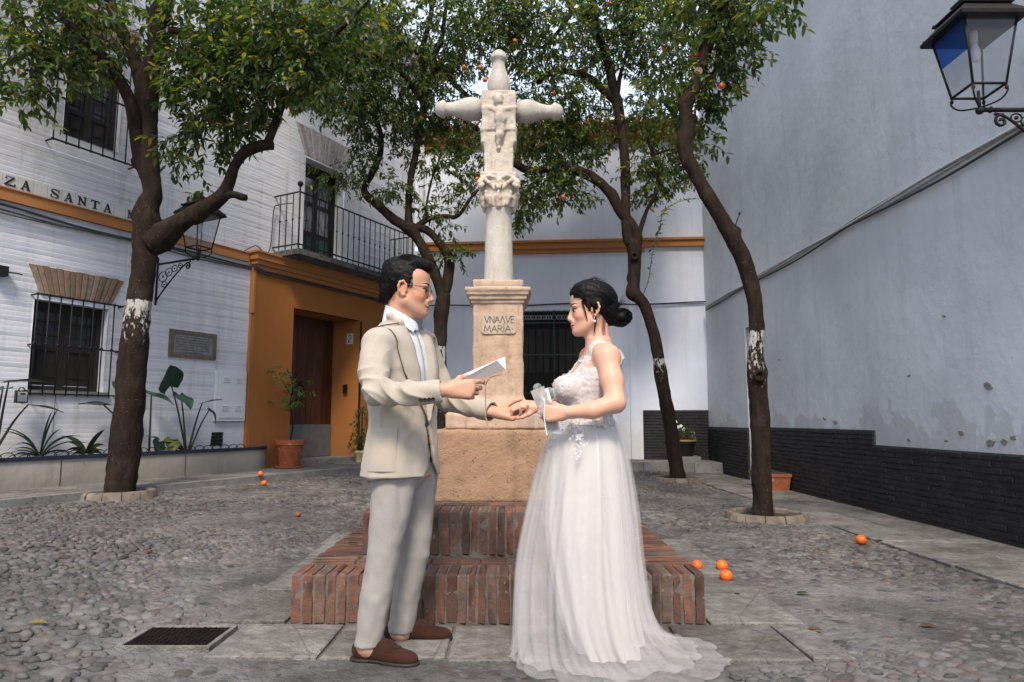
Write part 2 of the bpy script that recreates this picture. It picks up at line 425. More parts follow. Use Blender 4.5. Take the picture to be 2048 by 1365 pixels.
class SDF:
    def __init__(s, xs, ys, zs):
        s.xs, s.ys, s.zs = (np.asarray(a, dtype=np.float32) for a in (xs, ys, zs))
        s.D = np.full((len(s.xs), len(s.ys), len(s.zs)), 0.5, dtype=np.float32)
    @staticmethod
    def grid(lo, hi, step, fine=None):
        """per axis coordinates; fine = list of (axis, a, b, step)"""
        out = []
        for ax in range(3):
            regs = [f for f in (fine or []) if f[0] == ax]; v = lo[ax]; c = []
            while v < hi[ax]:
                c.append(v); st = step
                for f in regs:
                    if f[1] - step <= v <= f[2]: st = f[3]
                v += st
            out.append(np.array(c))
        return out
    def _blk(s, lo, hi):
        r = []
        for a, l, h in ((s.xs, lo[0], hi[0]), (s.ys, lo[1], hi[1]), (s.zs, lo[2], hi[2])):
            i, j = int(np.searchsorted(a, l)), int(np.searchsorted(a, h)); r.append(slice(i, max(j, i)))
        return tuple(r), s.xs[r[0]][:, None, None], s.ys[r[1]][None, :, None], s.zs[r[2]][None, None, :]
    def apply(s, fn, lo, hi, k=0.01, op='u'):
        b, X, Y, Z = s._blk(lo, hi); A = s.D[b]
        if A.size == 0: return
        B = fn(X, Y, Z)
        if op == 'u':
            h = np.clip(0.5 + 0.5 * (A - B) / k, 0, 1); s.D[b] = A * (1 - h) + B * h - k * h * (1 - h)
        elif op == 'd':
            h = np.clip(0.5 - 0.5 * (A + B) / k, 0, 1); s.D[b] = A * (1 - h) - B * h + k * h * (1 - h)
        else:
            h = np.clip(0.5 - 0.5 * (B - A) / k, 0, 1); s.D[b] = B * (1 - h) + A * h + k * h * (1 - h)
    def ball(s, c, r, k=0.01, op='u', rot=None):
        """ellipsoid: c centre, r radius or three radii, rot 3x3 (columns = axes)"""
        r = np.array([r] * 3 if not hasattr(r, '__len__') else r, dtype=float); c = np.array(c, dtype=float)
        m = r.max() + k + 0.02
        def fn(X, Y, Z):
            x, y, z = X - c[0], Y - c[1], Z - c[2]
            if rot is not None:
                R_ = np.array(rot)
                x, y, z = (x * R_[0, i] + y * R_[1, i] + z * R_[2, i] for i in range(3))
            q = np.sqrt((x / r[0]) ** 2 + (y / r[1]) ** 2 + (z / r[2]) ** 2)
            g = np.sqrt((x / r[0] ** 2) ** 2 + (y / r[1] ** 2) ** 2 + (z / r[2] ** 2) ** 2) + 1e-6
            return q * (q - 1) / g
        s.apply(fn, c - m, c + m, k, op)
    def cone(s, a, b, ra, rb=None, k=0.01, op='u', flat=None):
        """round cone from a to b; flat=(axis vector, factor) squashes the section along that axis"""
        a, b = np.array(a, dtype=float), np.array(b, dtype=float); rb = ra if rb is None else rb
        m = max(ra, rb) * 1.3 + k + 0.02
        lo, hi = np.minimum(a, b) - m, np.maximum(a, b) + m; d = b - a; L2 = max(d @ d, 1e-9)
        if flat is not None:
            ax = np.array(flat[0], dtype=float); ax = ax - d * (ax @ d) / L2; ax /= np.linalg.norm(ax) + 1e-9
        def fn(X, Y, Z):
            x, y, z = X - a[0], Y - a[1], Z - a[2]
            t = np.clip((x * d[0] + y * d[1] + z * d[2]) / L2, 0, 1)
            x, y, z = x - t * d[0], y - t * d[1], z - t * d[2]
            if flat is not None:
                w = (x * ax[0] + y * ax[1] + z * ax[2]) * (1 / flat[1] - 1); x, y, z = x + ax[0] * w, y + ax[1] * w, z + ax[2] * w
            return np.sqrt(x * x + y * y + z * z) - (ra + (rb - ra) * t)
        s.apply(fn, lo, hi, k, op)
    def chain(s, pts, rad, k=0.01, op='u', flat=None):
        for i in range(len(pts) - 1): s.cone(pts[i], pts[i + 1], rad[i], rad[i + 1], k, op, flat)
    def box(s, c, h, r=0.01, k=0.005, op='u', rot=None):
        c, h = np.array(c, dtype=float), np.array(h, dtype=float); m = np.linalg.norm(h) + r + k + 0.02
        def fn(X, Y, Z):
            x, y, z = X - c[0], Y - c[1], Z - c[2]
            if rot is not None:
                R_ = np.array(rot); x, y, z = (x * R_[0, i] + y * R_[1, i] + z * R_[2, i] for i in range(3))
            qx, qy, qz = np.abs(x) - h[0] + r, np.abs(y) - h[1] + r, np.abs(z) - h[2] + r
            o = np.sqrt(np.maximum(qx, 0) ** 2 + np.maximum(qy, 0) ** 2 + np.maximum(qz, 0) ** 2)
            return o + np.minimum(np.maximum(np.maximum(qx, qy), qz), 0) - r
        s.apply(fn, c - m, c + m, k, op)
    def loft(s, secs, k=0.02, op='u', pw=2.0, pad=0.03):
        """stack of elliptic sections along z: (z, cx, cy, rx, ry, yaw)"""
        S = np.array(sorted(secs), dtype=float); zs = S[:, 0]; mr = S[:, 3:5].max() + 0.12
        lo = (S[:, 1].min() - mr, S[:, 2].min() - mr, zs[0] - pad); hi = (S[:, 1].max() + mr, S[:, 2].max() + mr, zs[-1] + pad)
        def fn(X, Y, Z):
            zz = Z.ravel(); I = lambda c: np.interp(zz, zs, S[:, c])[None, None, :]
            cx, cy, rx, ry, yw = I(1), I(2), I(3), I(4), I(5)
            c, sn = np.cos(yw), np.sin(yw); x, y = X - cx, Y - cy; u, v = x * c + y * sn, -x * sn + y * c
            q = (np.abs(u / rx) ** pw + np.abs(v / ry) ** pw) ** (1 / pw)
            rr = np.sqrt(u * u + v * v) + 1e-6
            d = (q - 1) * rr / (q + 1e-6)
            e = np.maximum(zs[0] - Z, Z - zs[-1])
            return np.maximum(d, e)
        s.apply(fn, lo, hi, k, op)
    def cut(s, p, n, k=0.004):
        """keep the side the normal n points away from"""
        p, n = np.array(p, dtype=float), np.array(n, dtype=float); n = n / np.linalg.norm(n)
        fn = lambda X, Y, Z: (X - p[0]) * n[0] + (Y - p[1]) * n[1] + (Z - p[2]) * n[2]
        s.apply(fn, (-99,) * 3, (99,) * 3, k, 'i')
    def mesh(s):
        D = s.D; xs, ys, zs = s.xs, s.ys, s.zs; S = D < 0
        c = np.zeros(tuple(n - 1 for n in D.shape), dtype=np.int8)
        for a in (0, 1):
            for b in (0, 1):
                for e in (0, 1): c += S[a:D.shape[0] - 1 + a, b:D.shape[1] - 1 + b, e:D.shape[2] - 1 + e]
        act = (c > 0) & (c < 8); ii, jj, kk = np.nonzero(act)
        idx = np.full(c.shape, -1, dtype=np.int64); idx[act] = np.arange(len(ii))
        acc = np.zeros((len(ii), 3)); cnt = np.zeros(len(ii)); corners = [(a, b, e) for a in (0, 1) for b in (0, 1) for e in (0, 1)]
        for p in corners:
            for ax in range(3):
                if p[ax]: continue
                q = list(p); q[ax] = 1
                va = D[ii + p[0], jj + p[1], kk + p[2]]; vb = D[ii + q[0], jj + q[1], kk + q[2]]
                m = (va < 0) != (vb < 0); t = np.where(m, va / np.where(m, va - vb, 1), 0)
                P0 = np.stack([xs[ii + p[0]], ys[jj + p[1]], zs[kk + p[2]]], 1); P1 = np.stack([xs[ii + q[0]], ys[jj + q[1]], zs[kk + q[2]]], 1)
                acc += np.where(m[:, None], P0 + t[:, None] * (P1 - P0), 0); cnt += m
        V = acc / cnt[:, None]; Q = []
        for ax in range(3):
            sl0 = [slice(1, -1)] * 3; sl0[ax] = slice(0, -1); sl1 = list(sl0); sl1[ax] = slice(1, None)
            a, b = S[tuple(sl0)], S[tuple(sl1)]; e = np.argwhere(a != b)
            if len(e) == 0: continue
            flip = b[tuple(e.T)]
            g = e + 1; g[:, ax] -= 1
            u, v = [(1, 2), (2, 0), (0, 1)][ax]
            def cell(du, dv):
                h = g.copy(); h[:, u] += du; h[:, v] += dv
                return idx[h[:, 0], h[:, 1], h[:, 2]]
            quad = np.stack([cell(-1, -1), cell(0, -1), cell(0, 0), cell(-1, 0)], 1)
            quad[flip] = quad[flip][:, ::-1]; Q.append(quad)
        Q = np.concatenate(Q); Q = Q[(Q >= 0).all(1)]
        return V, Q
def vert_normals(V, Q):
    n = np.cross(V[Q[:, 2]] - V[Q[:, 0]], V[Q[:, 3]] - V[Q[:, 1]]); N = np.zeros_like(V)
    for i in range(4): np.add.at(N, Q[:, i], n)
    return N / (np.linalg.norm(N, axis=1, keepdims=True) + 1e-12)
def relax(V, Q, it=1, w=0.5):
    for _ in range(it):
        A = np.zeros_like(V); C = np.zeros(len(V))
        for i in range(4):
            j = Q[:, (i + 1) % 4]; np.add.at(A, Q[:, i], V[j]); np.add.at(A, j, V[Q[:, i]]); np.add.at(C, Q[:, i], 1); np.add.at(C, j, 1)
        V = V * (1 - w) + w * A / np.maximum(C, 1)[:, None]
    return V
# ================================================================ GROUND
def ground_material():
    t = NT('mortar bed')
    n1 = t.noise(1.1, 6, 0.65)
    col = t.ramp(n1, [(0.26, (0.075, 0.072, 0.066)), (0.48, (0.175, 0.170, 0.161)), (0.72, (0.33, 0.323, 0.31))])
    n2 = t.noise(9, 6, 0.7)
    col = t.mix(0.75, col, t.ramp(n2, [(0.25, 0.35), (0.7, 1.3)]), 'MULTIPLY')
    col = t.mix(1.0, col, t.ramp(t.noise(0.75, 5, 0.65), [(0.30, 0.55), (0.52, 0.95), (0.72, 1.4)]), 'MULTIPLY')
    blot = t.ramp(t.noise(0.6, 4, 0.6, t.pos((1, 1, 1), 0.4)), [(0.58, 0.0), (0.75, 1.0)])
    col = t.mix(t.math('MULTIPLY', blot, 0.5), col, (0.07, 0.066, 0.060))
    h = t.math('ADD', t.math('MULTIPLY', t.noise(14, 6, 0.7), 1.0), t.math('MULTIPLY', t.noise(70, 4, 0.65), 0.4))
    return t.set(col, 0.86, t.bump(h, 1.0, 0.05), 0.3)
M['ground'] = ground_material()
def pebble_material(island):
    t = NT('river pebbles' + (' far' if island else ''))
    r = t.island() if island else t.objrand()
    col = t.ramp(r, [(0.0, (0.035, 0.034, 0.036)), (0.28, (0.072, 0.072, 0.073)), (0.45, (0.078, 0.068, 0.061)), (0.58, (0.112, 0.111, 0.110)), (0.76, (0.090, 0.060, 0.048)), (0.80, (0.14, 0.137, 0.133)), (1.0, (0.05, 0.05, 0.054))])
    col = t.mix(0.7, col, t.ramp(t.noise(22, 5, 0.65), [(0.25, 0.5), (0.75, 1.35)]), 'MULTIPLY')
    dust = t.ramp(t.noise(7, 6, 0.75), [(0.42, 0.0), (0.62, 1.0)])
    col = t.mix(t.math('MULTIPLY', dust, 0.5), col, (0.20, 0.194, 0.185))
    col = t.mix(1.0, col, t.ramp(t.noise(0.75, 5, 0.65), [(0.30, 0.50), (0.52, 0.95), (0.72, 1.45)]), 'MULTIPLY')
    return t.set(col, 0.72, t.bump(t.noise(45, 4, 0.6), 0.6, 0.008), 0.3)
M['pebble'] = pebble_material(False); M['pebble_far'] = pebble_material(True)
def slab_material():
    t = NT('worn paving slab')
    r = t.objrand()
    col = t.ramp(t.noise(2.2, 6, 0.65), [(0.3, (0.115, 0.108, 0.098)), (0.5, (0.20, 0.192, 0.178)), (0.75, (0.33, 0.32, 0.30))])
    col = t.mix(1.0, col, t.ramp(r, [(0.0, 0.80), (1.0, 1.15)]), 'MULTIPLY')
    col = t.mix(t.ramp(t.noise(1.3, 5, 0.7, t.pos((1, 1.6, 1), 0.5)), [(0.50, 0.0), (0.68, 0.8)]), col, (0.075, 0.068, 0.058))
    col = t.mix(0.7, col, t.ramp(t.noise(17, 6, 0.75), [(0.3, 0.38), (0.7, 1.35)]), 'MULTIPLY')
    crack = t.ramp(t.voro(1.7, t.pos((1, 1, 1), 0.7), 'DISTANCE_TO_EDGE'), [(0.0, 1.0), (0.012, 0.0)])
    col = t.mix(t.math('MULTIPLY', crack, 0.5), col, (0.06, 0.056, 0.05))
    h = t.math('ADD', t.noise(7, 6, 0.7), t.math('MULTIPLY', t.noise(55, 4, 0.65), 0.4))
    return t.set(col, 0.88, t.bump(h, 1.0, 0.035), 0.25)
M['slab'] = slab_material()

# one sheet; fine near the square, coarse to the horizon
def build_ground():
    def axis(a, b, st, far):
        mid = list(np.arange(a, b + 1e-6, st))
        return [-far, -60, -25, -14] + mid + [b + 6, 40, 90, far] if a < -8 else [-far, -30] + mid + [b + 6, 60, far]
    xs = sorted(set([-220, -60, -25, -12] + [round(v, 3) for v in np.arange(-9, 6.01, 0.25)] + [9, 25, 60, 220]))
    ys = sorted(set([-220, -60, -15, -4] + [round(v, 3) for v in np.arange(0, 16.01, 0.25)] + [19, 30, 70, 220]))
    mb = MB(); nx, ny = len(xs), len(ys)
    for y in ys:
        for x in xs:
            z = ground_z(x, y)
            if 0 < y < 16 and -9 < x < 6: z += 0.006 * math.sin(x * 2.1 + y) + 0.005 * math.sin(y * 2.7 - x * 1.3) - 0.006
            mb.v.append((x, y, z))
    for j in range(ny - 1):
        for i in range(nx - 1):
            mb.f.append((j * nx + i, j * nx + i + 1, (j + 1) * nx + i + 1, (j + 1) * nx + i))
    return tag(mb.build('plaza_ground', M['ground'], None, True), kind='structure')
plaza = build_ground()

# where pebbles may not lie: monument, slabs, sidewalks, tree rings, the drain
STEP_X0, STEP_X1, STEP_Y0, STEP_Y1 = -1.09, 0.955, 3.47, 5.36
TREE_SPOTS = []      # (x, y, ring radius) filled here, used by the trees
def spot(px, py, r):
    z = 0.0
    for _ in range(4):
        p = on_z(px, py, z); z = ground_z(p.x, p.y)
    TREE_SPOTS.append((p.x, p.y, r)); return p
T_LEFT = spot(236, 992, 0.37)
T_RIGHT = spot(1532, 1036, 0.40)
T_BACK = spot(1357, 961, 0.42)
T_MID = spot(880, 952, 0.42)
DRAIN_C = on_z(358, 1275, 0.022)
# stone slabs laid in a frame round the steps
SLABS = []
def slab_rows():
    rnd = random.Random(3)
    # front row, then left and right strips, then the strip along the right wall
    x = -1.30
    while x < 1.42:
        w = rnd.uniform(0.42, 0.72); SLABS.append((x, min(x + w, 1.45), 2.98 + rnd.uniform(-0.02, 0.02), 3.46)); x += w
    y = 3.47
    while y < 5.6:
        w = rnd.uniform(0.4, 0.6)
        SLABS.append((-1.46 + rnd.uniform(-0.03, 0.03), -1.10, y, y + w)); SLABS.append((0.965, 1.42 + rnd.uniform(-0.03, 0.05), y, y + w)); y += w
    y = 3.2
    while y < 11.6:
        w = rnd.uniform(0.55, 0.95)
        SLABS.append((3.02 + rnd.uniform(-0.03, 0.03), 3.50, y, y + w)); SLABS.append((3.50, 3.97, y + 0.2, y + w + 0.2)); y += w
slab_rows()
for (x0, x1, y0, y1) in SLABS:
    g = 0.007; cx, cy = (x0 + x1) / 2, (y0 + y1) / 2
    mb = MB(); j = lambda: random.uniform(-0.006, 0.006)
    zt = ground_z(cx, cy) + 0.012 + random.uniform(-0.003, 0.004)
    a = [(x0 + g + j(), y0 + g + j()), (x1 - g + j(), y0 + g + j()), (x1 - g + j(), y1 - g + j()), (x0 + g + j(), y1 - g + j())]
    c = 0.008
    b = [(px + (c if px < cx else -c), py + (c if py < cy else -c)) for px, py in a]
    zj = [zt + random.uniform(-0.002, 0.002) for _ in b]
    mb.v += [(px, py, zt - 0.05) for px, py in a] + [(px, py, zt - 0.006) for px, py in a] + [(px, py, z) for (px, py), z in zip(b, zj)]
    for lo, hi in ((0, 4), (4, 8)):
        for i in range(4):
            k = (i + 1) % 4; mb.f.append((lo + i, lo + k, hi + k, hi + i))
    mb.f.append((8, 9, 10, 11))
    mb.build('paving_slab', M['slab'], plaza)

def blocked(x, y, r=0.0):
    if STEP_X0 - 0.03 < x < STEP_X1 + 0.03 and STEP_Y0 - 0.03 < y < STEP_Y1 + 0.03: return True
    for (x0, x1, y0, y1) in SLABS:
        if x0 - r * 0.7 < x < x1 + r * 0.7 and y0 - r * 0.7 < y < y1 + r * 0.7: return True
    for tx, ty, tr in TREE_SPOTS:
        if (x - tx) ** 2 + (y - ty) ** 2 < (tr + 0.03) ** 2: return True
    if abs(x - DRAIN_C.x) < 0.24 and abs(y - DRAIN_C.y) < 0.19: return True
    off = (x - LW.P[0]) * LW.n[0] + (y - LW.P[1]) * LW.n[1]
    if off < 1.32 or x > 3.0 or y > 13.0: return True
    return False

PEB = []
for k in range(6):
    mb = MB(); rr = random.Random(20 + k); seg = 9
    prof = [(1.0, -0.35), (1.02, 0.0), (0.86, 0.36), (0.5, 0.60)]
    wob = [1 + rr.uniform(-0.12, 0.12) for _ in range(seg)]
    for r, h in prof:
        for i in range(seg):
            a = 2 * math.pi * i / seg; mb.v.append((math.cos(a) * r * wob[i], 0.62 * math.sin(a) * r * wob[i], h + rr.uniform(-0.04, 0.04)))
    mb.v.append((rr.uniform(-0.1, 0.1), 0, 0.68))
    for l in range(3):
        for i in range(seg):
            k2 = (i + 1) % seg; mb.f.append((l * seg + i, l * seg + k2, (l + 1) * seg + k2, (l + 1) * seg + i))
    for i in range(seg): mb.f.append((3 * seg + i, 3 * seg + (i + 1) % seg, 4 * seg))
    PEB.append(mb)
def lay_pebbles():
    cand = []; rnd = random.Random(5)
    # swirling rows like the photo: long axes follow a slowly turning direction
    y = 1.9
    while y < 13.2:
        cell = 0.050 + 0.0014 * y
        half = min(0.80 * y + 0.6, 7.0)
        x = -half
        while x < min(half, 3.05):
            px, py = x + rnd.uniform(-0.4, 0.4) * cell, y + rnd.uniform(-0.4, 0.4) * cell
            size = rnd.uniform(0.45, 0.80) * cell * (1.0 if rnd.random() < 0.85 else 1.35)
            sunk = math.sin(px * 1.3 + 0.7 * math.sin(py * 0.9)) * math.cos(py * 1.1 + px * 0.4) * 0.7
            keep = (0.93 if py > 4.0 else 0.66) - 0.22 * max(0.0, sunk)
            if px > 0.9 and py < 6.5: keep -= 0.04
            if rnd.random() < keep and not blocked(px, py, size):
                ang = 0.5 * math.sin(px * 0.55) + 0.7 * math.cos(py * 0.6 + px * 0.2) + rnd.gauss(0, 0.45)
                cand.append((size / max(py, 0.5), px, py, size * rnd.uniform(0.8, 1.25), ang, rnd.random(), sunk))
            x += cell * 1.12
        y += cell * 0.86
    def vis(c):
        d = c[2] * CP + (ground_z(c[1], c[2]) - CAM_H) * SP
        u = c[1] / d * FOCAL + 1024; v = 682.5 - FOCAL * (-c[2] * SP + (0 - CAM_H) * CP) / d
        return 0 < u < 2048 and v < 1365
    inside = sorted([c for c in cand if vis(c)], reverse=True)
    outside = [c for c in cand if not vis(c)]
    meshes = [m.mesh('pebble', M['pebble'], True) for m in PEB]
    def place(c):
        _, px, py, s, ang, r, sunk = c
        return (px, py, ground_z(px, py) - s * (0.13 + 0.13 * r + 0.09 * max(0, sunk))), ang, (s, s * (0.75 + 0.5 * r), s * 0.50)
    for i, c in enumerate(inside[:300]):
        loc, ang, sc = place(c)
        piece('pebble', meshes[i % 6], plaza, loc, (random.uniform(-.12, .12), random.uniform(-.12, .12), ang), sc)
    V, F, n = [], [], 0
    base = [(np.array(m.v), m.f) for m in PEB]
    for i, c in enumerate(inside[300:] + [o for o in outside if o[2] < 4.5 and abs(o[1]) < 4]):
        loc, ang, sc = place(c); v, f = base[i % 6]
        w = v * np.array(sc); ca, sa = math.cos(ang), math.sin(ang)
        w = np.stack([w[:, 0] * ca - w[:, 1] * sa, w[:, 0] * sa + w[:, 1] * ca, w[:, 2]], 1) + np.array(loc)
        V.append(w); F += [tuple(q + n for q in face) for face in f]; n += len(w)
    o = np_mesh('pebble_field', np.concatenate(V), [], M['pebble_far'], plaza) if False else None
    me = bpy.data.meshes.new('pebble_field'); me.from_pydata(np.concatenate(V).tolist(), [], F); me.materials.append(M['pebble_far'])
    me.polygons.foreach_set('use_smooth', [True] * len(me.polygons))
    o = link(bpy.data.objects.new('pebble_field', me), plaza); o['kind'] = 'stuff'
lay_pebbles()

# raised walk along the white house, with its kerb stones, and the platform in front of the back house
def walk(name, F, a0, a1, off, z, step):
    mb = MB(); mb.fbox(F, a0, a1, z - 0.35, z, -0.3, off - 0.16)
    w = tag(mb.build(name, M['slab']), kind='structure')
    a = a0
    while a < a1:
        L = min(step * random.uniform(0.8, 1.2), a1 - a + 0.01)
        k = MB(); k.fbox(F, a + 0.005, a + L - 0.005, z - 0.35, z + random.uniform(-0.004, 0.004), off - 0.158, off + random.uniform(-0.008, 0.008))
        k.build('kerb_stone', M['kerb'], w); a += L
    return w
walk('left_walk', LW, -13.0, 0.3, 1.25, 0.255, 0.95)
walk('back_walk', BW, 0.0, 6.2, 0.95, 0.205, 0.8)

# ================================================================ WALLS WITH COURSES
def course_wall(mb, F, a0, a1, z0, z1, h, openings, smooth=(), depth=0.007, step=0.6, seed=1, reveal=0.22):
    rnd = random.Random(seed)
    zs = list(np.arange(z0, z1, h)) + [z1]
    cuts = set()
    for o in openings: cuts |= {o[2], o[3]}
    zs = sorted(set(round(float(v), 4) for v in zs) | set(round(c, 4) for c in cuts))
    zz = [zs[0]]
    for v in zs[1:]:
        if v - zz[-1] > 0.012 or round(v, 4) in [round(c, 4) for c in cuts]: zz.append(v)
    zs = zz
    for za, zb in zip(zs[:-1], zs[1:]):
        zm = (za + zb) / 2
        iv = [(a0, a1)]
        for o in openings:
            if o[2] < zm < o[3]:
                nv = []
                for p, q in iv:
                    if o[1] <= p or o[0] >= q: nv.append((p, q))
                    else:
                        if o[0] > p: nv.append((p, o[0]))
                        if o[1] < q: nv.append((o[1], q))
                iv = nv
        for p, q in iv:
            n = max(1, int((q - p) / step)); xs = [p + (q - p) * i / n for i in range(n + 1)]
            base = len(mb.v)
            for x in xs:
                flat = any(s[0] < x < s[1] and s[2] < zm < s[3] for s in smooth)
                d = 0.0 if flat else depth * (0.10 + 1.25 * max(0.0, math.sin(x * 0.85 + zm * 71.0)) * rnd.uniform(0.5, 1.2))
                f = (0.004 * rnd.uniform(0, 1) if depth else 0.0) + 0.012 * math.sin(x * 0.9 + zm * 0.8) * math.sin(zm * 1.3 + 1)
                if flat: f += 0.003
                if depth == 0: d = 0.0
                g = min(0.007, (zb - za) * 0.2)
                for z, o in ((za, f - d), (za + g, f), (zb - g * 0.8, f + 0.0015), (zb, f - d * 0.6)):
                    if depth == 0: o = 0.003 + 0.012 * math.sin(x * 0.9 + z * 0.8) * math.sin(z * 1.3 + 1)
                    mb.v.append(F.w(x, z, o))
            for i in range(n):
                for k in range(3):
                    b = base + i * 4 + k; mb.f.append((b, b + 4, b + 5, b + 1))
    for o in openings:        # reveals
        p, q, b, c = o[:4]; r = o[4] if len(o) > 4 else reveal
        mb.quad(F.w(p, b, 0.01), F.w(p, c, 0.01), F.w(p, c, -r), F.w(p, b, -r))
        mb.quad(F.w(q, b, 0.01), F.w(q, b, -r), F.w(q, c, -r), F.w(q, c, 0.01))
        mb.quad(F.w(p, c, 0.01), F.w(q, c, 0.01), F.w(q, c, -r), F.w(p, c, -r))
        mb.quad(F.w(p, b, 0.01), F.w(p, b, -r), F.w(q, b, -r), F.w(q, b, 0.01))

def grille(F, parent, a0, a1, z0, z1, out, n, rails, knob=True, mat='iron', rad=0.008):
    """cage of square bars: a part with every bar a sub-part"""
    g = None
    for z in rails:
        root = MB(); root.fbox(F, a0 - 0.02, a1 + 0.02, z - 0.008, z + 0.008, out - 0.012, out + 0.012)
        for a in (a0, a1): root.fbox(F, a - 0.008, a + 0.008, z - 0.0075, z + 0.0075, -0.01, out - 0.0125)
        if g is None: g = root.build('window_grille', M[mat], parent)
        else: root.build('cross_rail', M[mat], g)
    for i in range(n):
        a = a0 + (a1 - a0) * i / (n - 1); b = MB()
        b.tube([F.w(a, z0 - 0.02, out), F.w(a, z1 + 0.02, out)], rad, 6)
        if knob:
            zc = (z0 + z1) / 2; b.sphere(F.w(a, zc, out), rad * 2.4, 8, 6)
        b.build('bar', M[mat], g, True)
    return g

def shutters(F, parent, a0, a1, z0, z1, dep, leaves=2, panes=(2, 3), mat='dark_wood', glass=True, panel=0.35):
    w = MB(); t_ = 0.06
    w.fbox(F, a0, a0 + t_, z0, z1, -dep - 0.05, -dep); w.fbox(F, a1 - t_, a1, z0, z1, -dep - 0.05, -dep)
    w.fbox(F, a0 + t_, a1 - t_, z1 - t_, z1, -dep - 0.05, -dep); w.fbox(F, a0 + t_, a1 - t_, z0, z0 + t_, -dep - 0.05, -dep)
    fr = w.build('window', M[mat], parent)
    lw = (a1 - a0 - 2 * t_) / leaves
    for k in range(leaves):
        p = a0 + t_ + lw * k; q = p + lw
        b = MB(); zp = z0 + t_ + (z1 - z0) * panel
        b.fbox(F, p + 0.002, p + 0.045, z0 + t_ + 0.002, z1 - t_ - 0.002, -dep - 0.045, -dep - 0.012); b.fbox(F, q - 0.045, q - 0.002, z0 + t_ + 0.002, z1 - t_ - 0.002, -dep - 0.045, -dep - 0.012)
        for z in (z0 + t_ + 0.03, zp, z1 - t_ - 0.03): b.fbox(F, p + 0.045, q - 0.045, z - 0.026, z + 0.026, -dep - 0.045, -dep - 0.013)
        b.fbox(F, p + 0.045, q - 0.045, z0 + t_ + 0.056, zp - 0.026, -dep - 0.04, -dep - 0.03)
        b.fbox(F, p + 0.09, q - 0.09, z0 + t_ + 0.10, zp - 0.07, -dep - 0.03, -dep - 0.02)
        for i in range(1, panes[1]):
            z = zp + (z1 - t_ - zp) * i / panes[1]; b.fbox(F, p + 0.045, q - 0.045, z - 0.010, z + 0.010, -dep - 0.044, -dep - 0.016)
        b.build('shutter', M[mat], fr)
        g = MB(); g.fbox(F, p + 0.04, q - 0.04, zp + 0.02, z1 - t_ - 0.05, -dep - 0.036, -dep - 0.032)
        g.build('pane', M['glass_dark'], fr)
    return fr

def flat_arch(F, parent, a0, a1, zb, zt, flare, n, mat):
    """splayed voussoirs, each brick its own object"""
    for i in range(n):
        g = 0.0045
        b0, b1 = a0 + (a1 - a0) * i / n + g, a0 + (a1 - a0) * (i + 1) / n - g
        e0, e1 = a0 - flare, a1 + flare
        t0, t1 = e0 + (e1 - e0) * i / n + g, e0 + (e1 - e0) * (i + 1) / n - g
        o = 0.022 + random.uniform(-0.006, 0.006)
        jz = random.uniform(-0.012, 0.012)
        mb = MB(); k = 0.006
        P = [(b0, zb), (b1, zb + 0.002), (t1, zt + jz * 0.4), (t0, zt + jz * 0.4)]
        Q = [(b0 + k, zb + k), (b1 - k, zb + k), (t1 - k, zt - k + jz * 0.4), (t0 + k, zt - k + jz * 0.4)]
        for (a, z), oo in [(p, -0.02) for p in P] + [(p, o - 0.006) for p in P] + [(q, o) for q in Q]: mb.v.append(F.w(a, z, oo))
        for lo, hi in ((0, 4), (4, 8)):
            for j in range(4):
                j2 = (j + 1) % 4; mb.f.append((lo + j, lo + j2, hi + j2, hi + j))
        mb.f.append((8, 9, 10, 11)); mb.build('brick', M[mat], parent)
    m = MB(); m.prism([(a0 + .004, zb + .004), (a1 - .004, zb + .004), (a1 + flare - .006, zt - .006), (a0 - flare + .006, zt - .006)], F, True, -0.02, 0.010); m.build('brick_joint', M['mortar'], parent)

# ================================================================ WHITE HOUSE (left)
house = thing('white_house', 'limewashed brick house on the left with ochre door surround, balcony and barred windows', 'house', LW.w(-5, 0.25))
PO = 0.10                     # how far the ochre door surround stands out
W1 = (-7.30, -6.66, 1.36, 2.36); W2 = (-7.27, -6.57, 4.46, 5.72); BD = (-3.27, -2.27, 3.74, 5.58)
DOOR = (-3.50, -1.83, 0.25, 2.86)
W1 = (LW.pix(60, 700)[0], LW.pix(211, 700)[0], 1.345, 2.40)
low = [(W1[0], W1[1], W1[2], W1[3], 0.20)]
mb = MB()
course_wall(mb, LW, -13.0, -4.34, 0.2, 3.50, 0.058, low, [(-7.62, -6.35, 1.15, 2.45), (-13, -4.3, 0.2, 1.15)], 0.003, 0.45, 3)
course_wall(mb, LW, -0.88, 0.02, 0.2, 3.44, 0.058, [], [], 0.006, 0.45, 4)
course_wall(mb, LW, -13.0, 0.02, 3.44, 8.6, 0.060, [(*W2, 0.16), (*BD, 0.30)], [(-3.75, -3.20, 3.6, 6.3), (-2.32, -1.75, 3.6, 6.3), (-7.55, -6.30, 4.2, 5.85), (-0.5, 0.1, 3.5, 8.6)], 0.006, 0.45, 5)
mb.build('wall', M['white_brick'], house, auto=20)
mb = MB(); mb.fbox(LW, -13, 0.6, 8.6, 8.72, -0.4, 0.14); mb.fbox(LW, -13, 0.6, 8.721, 8.86, -0.4, 0.26); mb.build('eaves', M['smooth_white'], house)
mb = MB(); mb.fbox(LW, -13, 0.9, 8.861, 8.94, -4, 0.42); mb.build('roof', M['terracotta'], house)
# ochre string course with the small moulding under it
mb = MB(); mb.fbox(LW, -13, -4.42, 3.455, 3.585, 0.0, 0.055); mb.fbox(LW, -13, -4.42, 3.586, 3.60, 0.0, 0.07); mb.build('string_course', M['orange_trim'], house)
